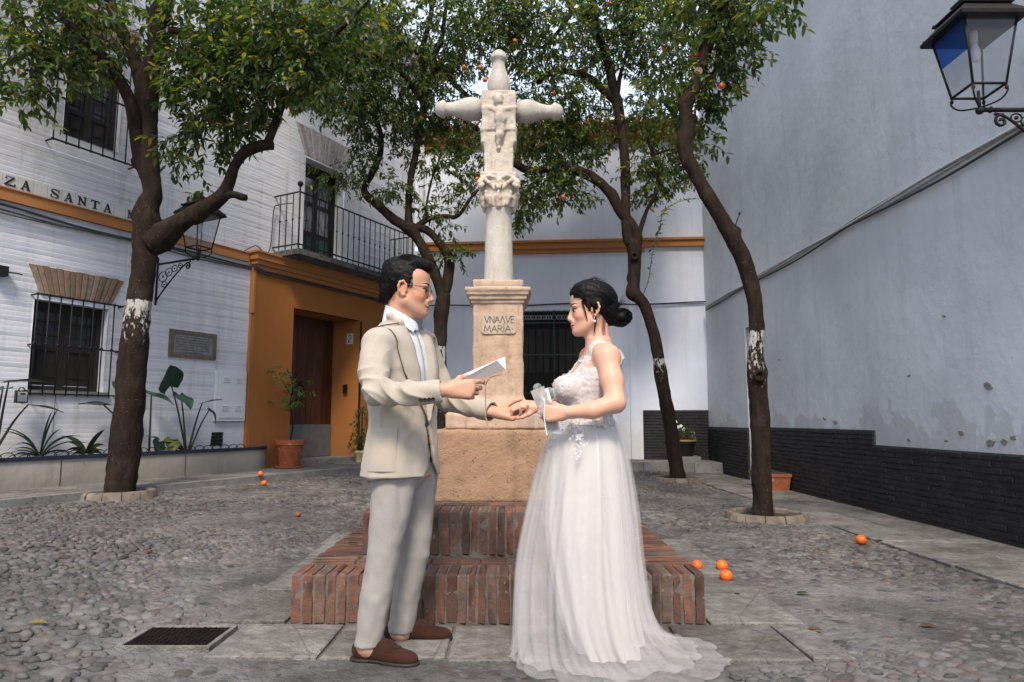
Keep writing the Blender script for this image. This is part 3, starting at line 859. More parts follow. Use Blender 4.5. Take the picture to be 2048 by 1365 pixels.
# door surround
mb = MB()
mb.fbox(LW, -4.32, DOOR[0], 0.25, 3.36, 0.0, PO); mb.fbox(LW, DOOR[1], -0.90, 0.25, 3.36, 0.0, PO); mb.fbox(LW, DOOR[0], DOOR[1], DOOR[3], 3.36, 0.0, PO)
r = 0.50
for a, d in ((DOOR[0], 1), (DOOR[1], -1)):
    mb.quad(LW.w(a, 0.25, PO), LW.w(a, DOOR[3], PO), LW.w(a + d * 0.10, DOOR[3], -r), LW.w(a + d * 0.10, 0.25, -r))
mb.quad(LW.w(DOOR[0], DOOR[3], PO), LW.w(DOOR[1], DOOR[3], PO), LW.w(DOOR[1] - 0.1, DOOR[3], -r), LW.w(DOOR[0] + 0.1, DOOR[3], -r))
mb.build('door_surround', M['orange'], house)
mb = MB(); mb.fbox(LW, -4.355, -4.322, 2.66, 3.36, 0.0, PO + 0.012); mb.fbox(LW, -4.345, -4.322, 0.25, 2.655, 0.0, PO * 0.6); mb.build('pilaster_edge', M['orange_trim'], house)
mb = MB()
for i, (z0, z1, o) in enumerate(((3.362, 3.43, PO + 0.03), (3.431, 3.50, PO + 0.075), (3.501, 3.60, PO + 0.12), (3.601, 3.63, PO + 0.15))):
    mb.fbox(LW, -4.34 - 0.03 * i, -0.86 + 0.03 * i, z0, z1, 0.0, o)
mb.build('cornice', M['orange_trim'], house)
mb = MB(); mb.fbox(LW, DOOR[0] + 0.02, DOOR[1] - 0.02, 0.2, 0.335, -0.6, 0.16); mb.build('door_step', M['kerb'], house)
# plank door
door_root = MB(); door_root.fbox(LW, DOOR[0] + 0.10, DOOR[1] - 0.10, 0.335, DOOR[3], -0.52, -0.47)
t = NT('red brown door wood'); p = t.pos((1, 1, 0.09))
c = t.ramp(t.noise(26, 6, 0.65, p), [(0.25, (0.030, 0.011, 0.006)), (0.55, (0.085, 0.028, 0.013)), (0.8, (0.13, 0.05, 0.025))])
c = t.mix(1.0, c, t.ramp(t.objrand(), [(0, 0.6), (1, 1.25)]), 'MULTIPLY')
t.set(c, 0.45, t.bump(t.noise(60, 4, 0.6, p), 0.4, 0.004), 0.4); M['door_wood'] = t.m
door = door_root.build('door', M['dark_wood'], house)
nb = 11; wd = (DOOR[1] - DOOR[0] - 0.22) / nb
for i in range(nb):
    a = DOOR[0] + 0.11 + wd * i; b = MB()
    b.fbox(LW, a + 0.003, a + wd - 0.003, 0.34, DOOR[3] - 0.01, -0.469, -0.445 + random.uniform(-0.002, 0.002)); b.build('plank', M['door_wood'], door)
b = MB(); b.fbox(LW, DOOR[0] + 0.11, DOOR[1] - 0.11, 0.345, 0.92, -0.44, -0.432); b.build('kick_plate', M['grey_metal'], door)
b = MB(); b.tube(smooth_path([LW.w(-2.75, 1.62, -0.43), LW.w(-2.75, 1.58, -0.36), LW.w(-2.75, 1.40, -0.36), LW.w(-2.75, 1.34, -0.43)], 4), 0.014, 7); b.fbox(LW, -2.79, -2.71, 1.28, 1.68, -0.443, -0.43); b.build('handle', M['iron'], door)
b = MB(); b.fbox(LW, DOOR[1] - 0.102, DOOR[1] - 0.07, 1.50, 1.66, -0.18, -0.10); b.build('doorbell', M['iron'], house)
mb = MB(); mb.fbox(LW, DOOR[1] + 0.012, DOOR[1] + 0.055, 0.26, 2.84, PO, PO + 0.012); mb.build('edge_strip', M['iron'], house)
# barred window below, with flat arch
shutters(LW, house, W1[0], W1[1], W1[2], W1[3], 0.12, 2, (2, 3), 'dark_wood', True, 0.42)
mb = MB(); mb.fbox(LW, W1[0] - 0.05, W1[1] + 0.05, W1[2] - 0.045, W1[2] - 0.003, -0.02, 0.05); mb.build('window_sill', M['kerb'], house)
grille(LW, house, -7.46, -6.43, 1.30, 2.44, 0.13, 9, (1.30, 1.86, 2.44))
flat_arch(LW, house, -7.38, -6.52, 2.47, 2.80, 0.14, 15, 'arch_brick')
# barred window above
shutters(LW, house, W2[0], W2[1], W2[2], W2[3], 0.10, 2, (1, 3), 'dark_wood', True, 0.25)
grille(LW, house, -7.45, -6.42, 4.30, 5.80, 0.16, 8, (4.30, 5.05, 5.80))
flat_arch(LW, house, -7.32, -6.52, 5.83, 6.22, 0.16, 15, 'arch_brick')
# balcony door: dark green panel below, glass above
def balcony_door():
    d = 0.20; a0, a1, z0, z1 = BD
    w = MB(); w.fbox(LW, a0, a0 + 0.09, z0, z1, -d - 0.06, -d); w.fbox(LW, a1 - 0.09, a1, z0, z1, -d - 0.06, -d); w.fbox(LW, a0 + 0.09, a1 - 0.09, z1 - 0.16, z1, -d - 0.06, -d)
    fr = w.build('balcony_door', M['dark_room'], house)
    mid = (a0 + a1) / 2
    for p, q in ((a0 + 0.09, mid - 0.003), (mid + 0.003, a1 - 0.09)):
        b = MB()
        b.fbox(LW, p, p + 0.05, z0 + 0.02, z1 - 0.165, -d - 0.05, -d - 0.01); b.fbox(LW, q - 0.05, q, z0 + 0.02, z1 - 0.165, -d - 0.05, -d - 0.01)
        for z in (z0 + 0.06, z0 + 0.58, z0 + 1.12, z1 - 0.20): b.fbox(LW, p + 0.05, q - 0.05, z - 0.035, z + 0.035, -d - 0.05, -d - 0.012)
        b.build('door_leaf', M['dark_wood'], fr)
        b = MB(); b.fbox(LW, p + 0.048, q - 0.048, z0 + 0.095, z0 + 0.545, -d - 0.045, -d - 0.022); b.build('door_panel', M['green_paint'], fr)
        for z in ((z0 + 0.615, z0 + 1.085), (z0 + 1.155, z1 - 0.235)):
            b = MB(); b.fbox(LW, p + 0.048, q - 0.048, z[0], z[1], -d - 0.034, -d - 0.030); b.build('pane', M['glass_curtain'], fr)
t = NT('glass over lace curtain'); p = t.pos((1, 1, 0.25))
c = t.ramp(t.noise(16, 5, 0.6, p), [(0.35, (0.10, 0.105, 0.12)), (0.6, (0.26, 0.27, 0.30)), (0.8, (0.42, 0.43, 0.46))])
t.set(c, 0.08, None, 0.7); M['glass_curtain'] = t.m
balcony_door()
flat_arch(LW, house, -3.30, -2.24, 5.62, 6.13, 0.24, 17, 'pale_arch_brick')
# balcony slab and railing
mb = MB(); BO = 0.62
mb.fbox(LW, -3.95, -0.82, 3.632, 3.70, 0.0, BO); mb.fbox(LW, -3.90, -0.87, 3.701, 3.735, 0.0, BO - 0.04)
mb.build('balcony_slab', simple('stained balcony slab', (0.10, 0.095, 0.095), 0.9, 0.4, 7, 0.6, 30, 0.01, 0, 0.2, 0, (9, 0.6, (0.02, 0.02, 0.02))), house)
mb = MB(); zt = 4.66; e = BO - 0.05
for z in (3.80, zt): 
    mb.fbox(LW, -3.92, -0.85, z - 0.010, z + 0.010, e - 0.012, e + 0.012)
    for a in (-3.92, -0.85): mb.fbox(LW, a - 0.012, a + 0.012, z - 0.009, z + 0.009, 0.0, e - 0.013)
rail = mb.build('balcony_railing', M['iron'], house)
def bal(a, o, corner=False):
    b = MB(); b.tube([LW.w(a, 3.735, o), LW.w(a, zt + (0.10 if corner else 0), o)], 0.014 if corner else 0.009, 6)
    b.sphere(LW.w(a, 4.22, o), 0.019, 7, 5)
    if corner: b.sphere(LW.w(a, zt + 0.13, o), 0.048, 10, 7)
    b.build('corner_post' if corner else 'baluster', M['iron'], rail, True)
bal(-3.92, e, True); bal(-0.85, e, True)
nbal = 21
for i in range(1, nbal): bal(-3.92 + 3.07 * i / nbal, e)
for a in (-3.92, -0.85):
    for k in range(1, 4): bal(a, e * k / 4)

# ================================================================ BACK HOUSE
back = thing('back_house', 'pale blue white house closing the square behind the cross with ochre bands', 'house', BW.w(3, 0.2))
BL = 6.15
UW = (BW.pix(1092, 350)[0], BW.pix(1152, 350)[0], BW.pix(1120, 372)[1], BW.pix(1120, 322)[1])
G0, G1, GZ0, GZ1 = BW.pix(1036, 700)[0], BW.pix(1182, 700)[0], 0.80, 3.28       # green barred opening
mb = MB()
course_wall(mb, BW, 0.0, BL, 0.1, 4.62, 0.5, [(G0, G1, GZ0, GZ1, 0.22), (1.52, 4.0 - 0.0, 4.02, 4.54, 0.03)] if False else [(G0, G1, GZ0, GZ1, 0.22)], [(-1, 9, 0, 9)], 0.0, 0.5, 8)
course_wall(mb, BW, 0.0, BL, 4.72, 6.90, 0.5, [(UW[0], UW[1], UW[2], UW[3], 0.2)], [(-1, 9, 0, 9)], 0.0, 0.5, 9)
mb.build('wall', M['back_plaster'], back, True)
mb = MB()      # shallow plaster panels and jambs, as mouldings
for (a0, a1, z0, z1, o) in ((1.36, 1.52, 0.21, 4.60, 0.05), (4.55, 4.70, 0.21, 4.60, 0.045), (1.525, 4.545, 3.42, 3.90, 0.028), (4.715, 6.10, 3.40, 3.415, 0.02)):
    mb.fbox(BW, a0, a1, z0, z1, 0.0, o)
mb.build('plaster_panel', M['back_plaster'], back)
mb = MB(); mb.fbox(BW, 0.1, BL, 4.59, 4.72, 0.0, 0.09); mb.fbox(BW, 0.1, BL, 4.721, 4.77, 0.0, 0.13); mb.fbox(BW, 1.9, 4.9, 4.50, 4.589, 0.0, 0.06); mb.build('string_course', M['orange_trim'], back)
mb = MB(); mb.fbox(BW, 0.1, BL, 6.88, 7.02, 0.0, 0.10); mb.fbox(BW, 0.1, BL, 7.021, 7.14, 0.0, 0.22); mb.build('eaves', M['orange_trim'], back)
mb = MB(); mb.fbox(BW, 0.0, BL, 7.141, 7.2, -3.0, 0.30)
rf = mb.build('roof', M['terracotta'], back)
for i in range(30):
    b = MB(); a = 0.15 + i * 0.2; b.tube([BW.w(a, 7.22, 0.36), BW.w(a, 7.55, -1.5)], 0.085, 7); b.build('roof_tile', M['terracotta'], rf, True)
mb = MB(); mb.fbox(BW, G0, G1, GZ0, GZ1, -0.26, -0.22); op = mb.build('window', M['dark_room'], back)
for k in range(9):
    b = MB(); a = G0 + 0.06 + k * (G1 - G0 - 0.1) / 9; b.fbox(BW, a, a + 0.13, 2.0, GZ1 - 0.35, -0.2195, -0.20); b.build('blind_slat', M['curtain_dark'] if 'curtain_dark' in M else M['dark_wood'], op)
for i in range(15):
    b = MB(); a = G0 + (G1 - G0) * i / 14; wide = i in (0, 7, 14)
    b.tube([BW.w(a, GZ0, 0.03), BW.w(a, GZ1, 0.03)], 0.022 if wide else 0.008, 6); b.build('bar', M['green_iron'] if wide else M['iron'], op, True)
mb = MB()
for z in (0.75, 1.55, 2.35, 3.02, 3.25): mb.fbox(BW, G0, G1, z - 0.012, z + 0.012, 0.018, 0.042)
mb.build('cross_rail', M['green_iron'], op)
mb = MB()
for i in range(28):
    a = G0 + (G1 - G0) * (i + 0.5) / 28; mb.tube([BW.w(a + 0.022 * math.cos(k), 3.135 + 0.05 * math.sin(k), 0.03) for k in np.linspace(0.4, 2 * math.pi + 0.4, 9)], 0.005, 5, False)
mb.build('scroll_band', M['zinc'], op, True)
mb = MB(); mb.fbox(BW, UW[0] - .1, UW[1] + .1, UW[2] - .1, UW[3] + .1, -0.24, -0.2); mb.build('window', M['glass_dark'], back)
def brick_field(parent, F, rows, zbase, xs_of_row, h, w, off, limit, cam_dist):
    """running-bond bricks in black paint: nearest ones single objects, the rest one joined part"""
    me = MB(); c = 0.006
    me.v = [(-.5, -.5, 0), (.5, -.5, 0), (.5, .5, 0), (-.5, .5, 0), (-.5, -.5, .7), (.5, -.5, .7), (.5, .5, .7), (-.5, .5, .7), (-.47, -.4, 1), (.47, -.4, 1), (.47, .4, 1), (-.47, .4, 1)]
    for lo, hi in ((0, 4), (4, 8)):
        for j in range(4): me.f.append((lo + j, lo + (j + 1) % 4, hi + (j + 1) % 4, hi + j))
    me.f.append((8, 9, 10, 11))
    mesh = me.mesh('brick', M['black_brick'])
    items = []
    for r_ in range(rows):
        a0, a1 = xs_of_row(r_)
        a = a0 - (w / 2 if r_ % 2 else 0)
        z = zbase + h * (r_ + 0.5)
        while a < a1 - 0.01:
            p, q = max(a, a0), min(a + w, a1)
            if q - p > 0.03: items.append(((p + q) / 2, z + random.uniform(-0.003, 0.003), q - p - 0.010, off + random.uniform(-0.004, 0.004)))
            a += w
    items.sort(key=lambda t_: cam_dist(t_))
    rest = MB(); bx, by, bz = Vector((F.u[0], F.u[1], 0)), Vector((0, 0, 1)), Vector((F.n[0], F.n[1], 0))
    R = Matrix((bx, by, bz)).transposed()
    for i, (a, z, ln, o) in enumerate(items):
        sc = (ln, h - 0.011, o)
        tilt = random.uniform(-0.012, 0.012)
        if i < limit:
            ob = piece('brick', mesh, parent, F.w(a, z, 0.0), (R @ Matrix.Rotation(tilt, 3, 'Z')).to_euler(), sc)
        else:
            n = len(rest.v)
            for v in me.v: rest.v.append(tuple(Vector(F.w(a, z, 0.0)) + bx * (v[0] * ln) + by * (v[1] * sc[1]) + bz * (v[2] * o)))
            for f in me.f: rest.f.append(tuple(n + k for k in f))
    if rest.f: rest.build('brick_courses', M['black_brick'], parent, kind='stuff')
mb = MB(); mb.fbox(BW, 4.80, BL, 0.2, 1.20, 0.0, 0.024); mb.build('dado_joint', M['black_joint'], back)
brick_field(back, BW, 17, 0.2, lambda r_: (4.80, BL - 0.05), 0.0588, 0.24, 0.040, 100, lambda t_: 0)

# ================================================================ RIGHT HOUSE
right = thing('grey_house', 'tall grey rendered house wall on the right with black brick dado', 'house', (RWX, 8, 0))
def rwz(y): return 13.9 - y
RZ = 0.94
mb = MB()
N0, N1, NZ0, NZ1 = rwz(11.55), rwz(10.72), 0.10, 2.56           # deep doorway half hidden by the trunk
course_wall(mb, RW, 0.0, 13.0, 0.0, 8.8, 0.55, [(N0, N1, NZ0, NZ1, 0.35)], [(-1, 20, -1, 20)], 0.0, 0.45, 11)
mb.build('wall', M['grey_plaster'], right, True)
mb = MB(); mb.fbox(RW, N0, N1, NZ0, NZ1, -0.4, -0.35); mb.build('doorway', M['dark_room'], right)
mb = MB(); mb.fbox(RW, -0.3, 13, 8.8, 8.95, -3, 0.12); mb.build('roof', M['terracotta'], right)
mb = MB()
STEPA = rwz(7.53)
mb.fbox(RW, 0.0, N0, 0.0, 0.87, 0.0, 0.024); mb.fbox(RW, N1, STEPA, 0.0, 0.89, 0.0, 0.024); mb.fbox(RW, STEPA, 12.5, 0.0, 0.73, 0.0, 0.024); mb.build('dado_joint', M['black_joint'], right)
def rows_right(k):
    return None
dr = MB()
class _Rows: pass
HB = 0.0555
def near(t_): return abs((13.9 - t_[0]) - 6.0) + (0 if (13.9 - t_[0]) > 4.6 else 50)
items_rows = 16
brick_field(right, RW, 16, 0.0, lambda k: (N1, STEPA) if HB * (k + 0.5) > 0.735 else (N1, 10.4), HB, 0.245, 0.040, 300, near)
brick_field(right, RW, 15, 0.0, lambda k: (0.0, N0), HB, 0.245, 0.040, 0, near)
# flaked patches low on the render
t = NT('bare flaked render'); t.set(t.ramp(t.noise(30, 5), [(0.3, (0.16, 0.15, 0.13)), (0.7, (0.30, 0.28, 0.25))]), 0.95, t.bump(t.noise(60, 4), 0.8, 0.01), 0.2); M['flake'] = t.m
for px, py, r0 in ((1820, 880, .018), (1895, 882, .018), (1925, 866, .03), (1985, 888, .04), (2012, 884, .032), (2030, 876, .022), (1820, 752, .014), (1980, 772, .035), (1650, 838, .02), (1672, 845, .022), (1560, 720, .012), (1890, 632, .012)):
    a, z = RW.pix(px, py); n = 11
    rr = [r0 * random.uniform(0.55, 1.25) for _ in range(n)]
    mb = MB(); mb.prism([(a + 1.5 * rr[i] * math.cos(2 * math.pi * i / n), z + 0.8 * rr[i] * math.sin(2 * math.pi * i / n)) for i in range(n)], RW, True, 0.0, 0.0185)
    mb.build('flaked_patch', M['flake'], right)
# ================================================================ STONE CROSS ON BRICK STEPS
MX, MY = -0.095, 4.76
steps = thing('brick_steps', 'two worn red brick steps under the stone cross', 'steps', (-0.07, 4.4, 0))
def chamfer_brick(c, mat):
    mb = MB()
    mb.v = [(-.5, -.5, -.5), (.5, -.5, -.5), (.5, .5, -.5), (-.5, .5, -.5)]
    return mb
def rounded_unit(seed):
    """a brick in unit size with worn, rounded, uneven edges"""
    rr = random.Random(seed); mb = MB(); c = 0.10
    def ring(z, k):
        pts = [(-.5 + k, -.5), (.5 - k, -.5), (.5, -.5 + k), (.5, .5 - k), (.5 - k, .5), (-.5 + k, .5), (-.5, .5 - k), (-.5, -.5 + k)]
        return pts
    for z, k, sh in ((-.5, .12, .90), (-.45, .05, 1.0), (-.25, .04, 1.0), (-.05, .04, 1.02), (.15, .04, .98), (.32, .05, 1.0), (.46, .06, .98), (.5, .12, .90)):
        ox = rr.uniform(-.03, .03); sx_ = rr.uniform(.95, 1.05)
        for x, y in ring(z, k): mb.v.append((ox + x * sh * sx_ + rr.uniform(-.014, .014), y * sh + rr.uniform(-.022, .022), z + rr.uniform(-.012, .012)))
    for l in range(7):
        for i in range(8): mb.f.append((l * 8 + i, l * 8 + (i + 1) % 8, (l + 1) * 8 + (i + 1) % 8, (l + 1) * 8 + i))
    mb.f.append(tuple(range(7, -1, -1))); mb.f.append(tuple(56 + i for i in range(8)))
    return mb.mesh('brick', M['brick'], True)
UB = [rounded_unit(40 + i) for i in range(9)]
for m in UB: m.set_sharp_from_angle(angle=math.radians(28))
def lay(x, y, z, sx, sy, sz, rot=(0, 0, 0)):
    return piece('brick', random.choice(UB), steps, (x, y, z), rot, (sx, sy, sz))
U0, U1, UY0, UY1 = -0.83, 0.69, 3.868, 5.20
Z1, Z2 = 0.252, 0.505
def step_front(x0, x1, yf, z0, z1, n, tread):
    w = (x1 - x0) / n; x = x0
    while x < x1 - 0.01:
        ww = w * random.uniform(0.82, 1.2); ww = min(ww, x1 - x)
        h = z1 - z0 - 0.006 - random.uniform(0, 0.006)
        lay(x + ww / 2, yf + 0.125 + random.uniform(-0.005, 0.005), z0 + h / 2 + 0.003, ww - random.uniform(0.007, 0.014), 0.25, h, (0, random.uniform(-.015, .015), 0))
        x += ww
step_front(STEP_X0, STEP_X1, STEP_Y0, 0.0, Z1, 38, 0.25)
step_front(U0, U1, UY0, Z1, Z2, 28, 0.25)
def side_strip(x0, x1, y0, y1, z0, z1):
    y = y0
    while y < y1 - 0.02:
        w = 0.056 * random.uniform(0.9, 1.12); h = z1 - z0 - random.uniform(0, 0.008)
        lay((x0 + x1) / 2 + random.uniform(-.004, .004), y + w / 2, z0 + h / 2, x1 - x0 - 0.006, w - 0.008, h, (random.uniform(-.01, .01), 0, 0)); y += w
side_strip(STEP_X0, U0 - 0.002, STEP_Y0 + 0.255, STEP_Y1, 0.0, Z1)
side_strip(U1 + 0.002, STEP_X1, STEP_Y0 + 0.255, STEP_Y1, 0.0, Z1)
side_strip(U0, -0.52, UY0 + 0.255, UY1, Z1, Z2); side_strip(0.33, U1, UY0 + 0.255, UY1, Z1, Z2)
x = U0 + 0.0                       # tread between the two risers
mb = MB(); mb.box(STEP_X0 + 0.006, STEP_X1 - 0.006, STEP_Y0 + 0.007, STEP_Y1 - 0.01, -0.05, Z1 - 0.016); mb.box(U0 + 0.006, U1 - 0.006, UY0 + 0.007, UY1 - 0.01, Z1 - 0.0155, Z2 - 0.014)
mb.build('mortar_core', M['mortar'], steps)
xx = U0
while xx < U1 - 0.02:
    w = random.uniform(0.11, 0.15); w = min(w, U1 - xx)
    lay(xx + w / 2, STEP_Y0 + 0.327, Z1 - 0.032, w - 0.006, 0.13, 0.055); xx += w
xx = -0.51
while xx < 0.32:
    w = random.uniform(0.11, 0.15); w = min(w, 0.325 - xx)
    lay(xx + w / 2, UY0 + 0.32, Z2 - 0.032, w - 0.006, 0.12, 0.055); xx += w

cross = thing('stone_cross', 'weathered pale stone cross with carved figure on a column and tan pedestal', 'monument', (MX, MY, Z2))
def stone(name, c, dark, pits=0.5, warm=None, bump=0.6):
    t = NT(name)
    col = t.ramp(t.noise(3.2, 6, 0.62), [(0.28, mul(c, 0.80)), (0.55, c), (0.75, mul(c, 1.12))])
    if warm: col = t.mix(t.ramp(t.noise(1.7, 4, 0.6), [(0.42, 0.0), (0.66, 0.8)]), col, warm)
    run = t.ramp(t.noise(1.0, 5, 0.7, t.pos((16, 16, 1.6))), [(0.50, 0.0), (0.74, 1.0)])
    col = t.mix(t.math('MULTIPLY', run, 0.55), col, dark)
    pit = t.ramp(t.noise(55, 3, 0.6), [(0.66, 0.0), (0.73, 1.0)])
    col = t.mix(t.math('MULTIPLY', pit, pits), col, mul(dark, 0.7))
    h = t.math('ADD', t.math('MULTIPLY', t.noise(9, 6, 0.68), 1.0), t.math('MULTIPLY', t.noise(70, 4, 0.65), 0.4))
    h = t.math('SUBTRACT', h, t.math('MULTIPLY', pit, 0.35))
    return t.set(col, 0.9, t.bump(h, bump, 0.016), 0.2)
M['tan_stone'] = stone('tan pedestal stone', (0.47, 0.36, 0.272), (0.24, 0.175, 0.125), 0.6, (0.49, 0.335, 0.228))
M['rough_block'] = stone('rough tan render', (0.345, 0.222, 0.142), (0.17, 0.11, 0.072), 0.85, (0.39, 0.235, 0.148), 1.0)
M['white_stone'] = stone('pale weathered marble', (0.50, 0.44, 0.37), (0.24, 0.20, 0.16), 0.55, (0.60, 0.52, 0.43), 0.5)
M['grey_stone'] = stone('grey white marble', (0.50, 0.465, 0.41), (0.25, 0.22, 0.185), 0.5, None, 0.5)
def sdf_part(name, S, mat, parent, amp=0.003, scale=14, it=0, seed=0):
    V, Q = S.mesh()
    if it: V = relax(V, Q, it)
    N = vert_normals(V, Q); V = V + N * (amp * fnoise(V, scale, 3, seed))[:, None]
    return np_mesh(name, V, Q, mat, parent)
zq = lambda py, Y: at(998, py, Y).z
# big rendered block
S = SDF(*SDF.grid((MX - .47, MY - .47, Z2 - .04), (MX + .47, MY + .47, 1.0), 0.010))
zb = zq(860, MY - 0.41)
S.box((MX, MY, (Z2 + zb) / 2 - 0.01), (0.41, 0.41, (zb - Z2) / 2 + 0.01), 0.018)
sdf_part('rendered_block', S, M['rough_block'], cross, 0.005, 9, 0, 3)
# pedestal
zt = zq(561, MY - 0.18)
S = SDF(*SDF.grid((MX - .40, MY - .40, zb - .03), (MX + .40, MY + .40, zt + .03), 0.0075))
z_a, z_b, z_c = zq(826, MY - 0.33), zq(786, MY - 0.2), zq(608, MY - 0.19)
S.box((MX, MY, (zb + z_a) / 2), (0.335, 0.335, (z_a - zb) / 2), 0.02)
S.box((MX, MY, z_a + 0.008), (0.30, 0.30, 0.02), 0.012, 0.02)
def flare(X, Y, Z):
    h = 0.172 + 0.115 * np.clip((z_b - Z) / (z_b - z_a), 0, 1) ** 2.0
    return np.maximum(np.maximum(np.abs(X - MX) - h, np.abs(Y - MY) - h), np.maximum(z_a - Z, Z - (z_b + 0.05))) * 0.85
S.apply(flare, (MX - .5, MY - .5, z_a - .02), (MX + .5, MY + .5, z_b + .08), 0.012)
S.box((MX, MY, (z_b + z_c) / 2), (0.172, 0.172, (z_c - z_b) / 2 + 0.02), 0.012)
zc2 = zq(575, MY - 0.2)
for z, hw, hh in ((zq(604, MY - .19), 0.186, 0.010), (zq(596, MY - .19), 0.200, 0.014), (zq(587, MY - .2), 0.214, 0.014), (zq(578, MY - .21), 0.226, 0.016), (zq(566, MY - .18), 0.175, 0.024)):
    S.box((MX, MY, z), (hw, hw, hh), 0.009, 0.010)
sdf_part('pedestal', S, M['tan_stone'], cross, 0.0055, 11, 0, 5)
# inscription tablet: letters cut as fine dark strokes
yf = MY - 0.176
tb = MB(); ta = at(962, 629, yf - 0.008); tc = at(1033, 668, yf - 0.008)
mb = MB(); n = 26; pts = []
for i in range(n):
    a = 2 * math.pi * i / n; ca, sa = math.cos(a), math.sin(a); e = 0.28
    pts.append(((ta.x + tc.x) / 2 + (tc.x - ta.x) / 2 * math.copysign(abs(ca) ** e, ca) + random.uniform(-.003, .003), (ta.z + tc.z) / 2 + (ta.z - tc.z) / 2 * math.copysign(abs(sa) ** e, sa) + random.uniform(-.003, .003)))
for o in (yf + 0.012, yf - 0.006): mb.v += [(x, o, z) for x, z in pts]
mb.f.append(tuple(range(n, 2 * n)))
for i in range(n): mb.f.append((i, (i + 1) % n, n + (i + 1) % n, n + i))
tablet = mb.build('inscription_tablet', stone('pale inscription marble', (0.44, 0.36, 0.28), (0.26, 0.20, 0.15), 0.4, None, 0.4), cross)
M['incised'] = simple('incised stroke', (0.085, 0.065, 0.05), 0.95, 0.3, 20, 0.1)
STROKES = {'V': [[(0, 1), (.42, 0), (.84, 1)]], 'N': [[(0, 0), (0, 1), (.75, 0), (.75, 1)]], 'A': [[(0, 0), (.42, 1), (.84, 0)], [(.17, .40), (.67, .40)]], 'Λ': [[(0, 0), (.42, 1), (.84, 0)]],
           'E': [[(.6, 1), (0, 1), (0, 0), (.6, 0)], [(0, .52), (.48, .52)]], 'M': [[(0, 0), (.12, 1), (.48, .25), (.84, 1), (.96, 0)]], 'R': [[(0, 0), (0, 1), (.5, .95), (.62, .76), (.5, .55), (0, .5)], [(.3, .5), (.7, 0)]],
           'I': [[(.05, 0), (.05, 1)]], '·': [[(.05, .42), (.14, .5)]], '´': [[(.0, 1.18), (.12, 1.34)]]}
def carve(text, x0, x1, z0, h):
    mb = MB(); wd = {'V': .84, 'N': .75, 'A': .84, 'Λ': .84, 'E': .6, 'M': .96, 'R': .7, 'I': .1, '·': .2}
    tot = sum(wd[c] for c in text) + 0.13 * (len(text) - 1); k = (x1 - x0) / tot; x = x0
    for i, c in enumerate(text):
        extra = STROKES['´'] if (c == 'I') else []
        for st in STROKES[c] + extra:
            for p, q in zip(st[:-1], st[1:]):
                a, b = Vector((x + p[0] * k, 0, z0 + p[1] * h)), Vector((x + q[0] * k, 0, z0 + q[1] * h))
                d = (b - a).normalized(); nrm = Vector((-d.z, 0, d.x)) * 0.0021; e = d * 0.001
                y0_, y1_ = yf - 0.0075, yf - 0.004
                P = [a - nrm - e, b - nrm + e, b + nrm + e, a + nrm - e]
                mb.hexa([(p_.x, y1_, p_.z) for p_ in P] + [(p_.x, y0_ - random.uniform(0, 4e-4), p_.z) for p_ in P])
        x += (wd[c] + 0.13) * k
    mb.build('inscription', M['incised'], tablet)
w_ = tc.x - ta.x; h_ = ta.z - tc.z
carve('VNAΛVE', ta.x + 0.10 * w_, tc.x - 0.06 * w_, tc.z + 0.56 * h_, 0.34 * h_)
carve('MARIA·', ta.x + 0.09 * w_, tc.x - 0.10 * w_, tc.z + 0.09 * h_, 0.33 * h_)
# column with slight swelling
zs0, zs1 = zt - 0.01, zq(408, MY - 0.08)
prof = []
pxw = [(561, 29.5), (545, 29), (500, 28), (450, 26.5), (420, 25.5), (416, 27), (408, 27)]
for py, hw in pxw: prof.append((hw / FOCAL * (MY * CP + (zq(py, MY) - 1) * SP), zq(py, MY - 0.09) - zs0))
prof[0] = (prof[0][0], 0.0)
mb = MB(); mb.lathe((MX, MY, zs0), prof, 36); mb.build('column_shaft', M['grey_stone'], cross, auto=40)
# capital, carved
k_ = (MY * CP + 1.9 * SP) / FOCAL       # metres per pixel up there
zc0, zc1 = zq(412, MY - .1), zq(344, MY - .12)
S = SDF(*SDF.grid((MX - .19, MY - .19, zc0 - .02), (MX + .19, MY + .19, zc1 + .03), 0.0045))
H_ = zc1 - zc0
S.loft([(zc0, MX, MY, .098, .098, 0), (zc0 + .3 * H_, MX, MY, .105, .105, 0), (zc0 + .75 * H_, MX, MY, .122, .122, 0), (zc1 - .03, MX, MY, .128, .128, 0)], 0.01, 'u', 3.0)
S.box((MX, MY, zc1 - 0.025), (0.132, 0.132, 0.026), 0.014, 0.012)
for q in range(4):
    a = q * math.pi / 2; ca, sa = math.cos(a), math.sin(a)
    g = lambda x, y, z: (MX + x * ca - y * sa, MY + x * sa + y * ca, zc0 + z * H_)
    for sx in (-1, 1):
        S.chain([g(sx * .03, -.112, .50), g(sx * .065, -.122, .66), g(sx * .105, -.125, .78), g(sx * .13, -.13, .66), g(sx * .125, -.135, .55), g(sx * .105, -.135, .60)], [.010, .013, .016, .017, .015, .012], 0.008)
        S.chain([g(sx * .02, -.118, .82), g(sx * .06, -.13, .86), g(sx * .10, -.128, .84)], [.010, .012, .008], 0.006)
        S.chain([g(sx * .06, -.105, .05), g(sx * .075, -.112, .25), g(sx * .085, -.125, .38)], [.016, .02, .014], 0.012)
    S.ball(g(0, -.128, .52), .019, 0.006); S.ball(g(0, -.125, .72), (.022, .02, .03), 0.008); S.ball(g(-.014, -.128, .60), .014, .005); S.ball(g(.014, -.128, .60), .014, .005)
    S.chain([g(0, -.098, .02), g(0, -.112, .25), g(0, -.128, .38)], [.02, .024, .012], 0.012)
sdf_part('capital', S, M['white_stone'], cross, 0.004, 24, 0, 8)
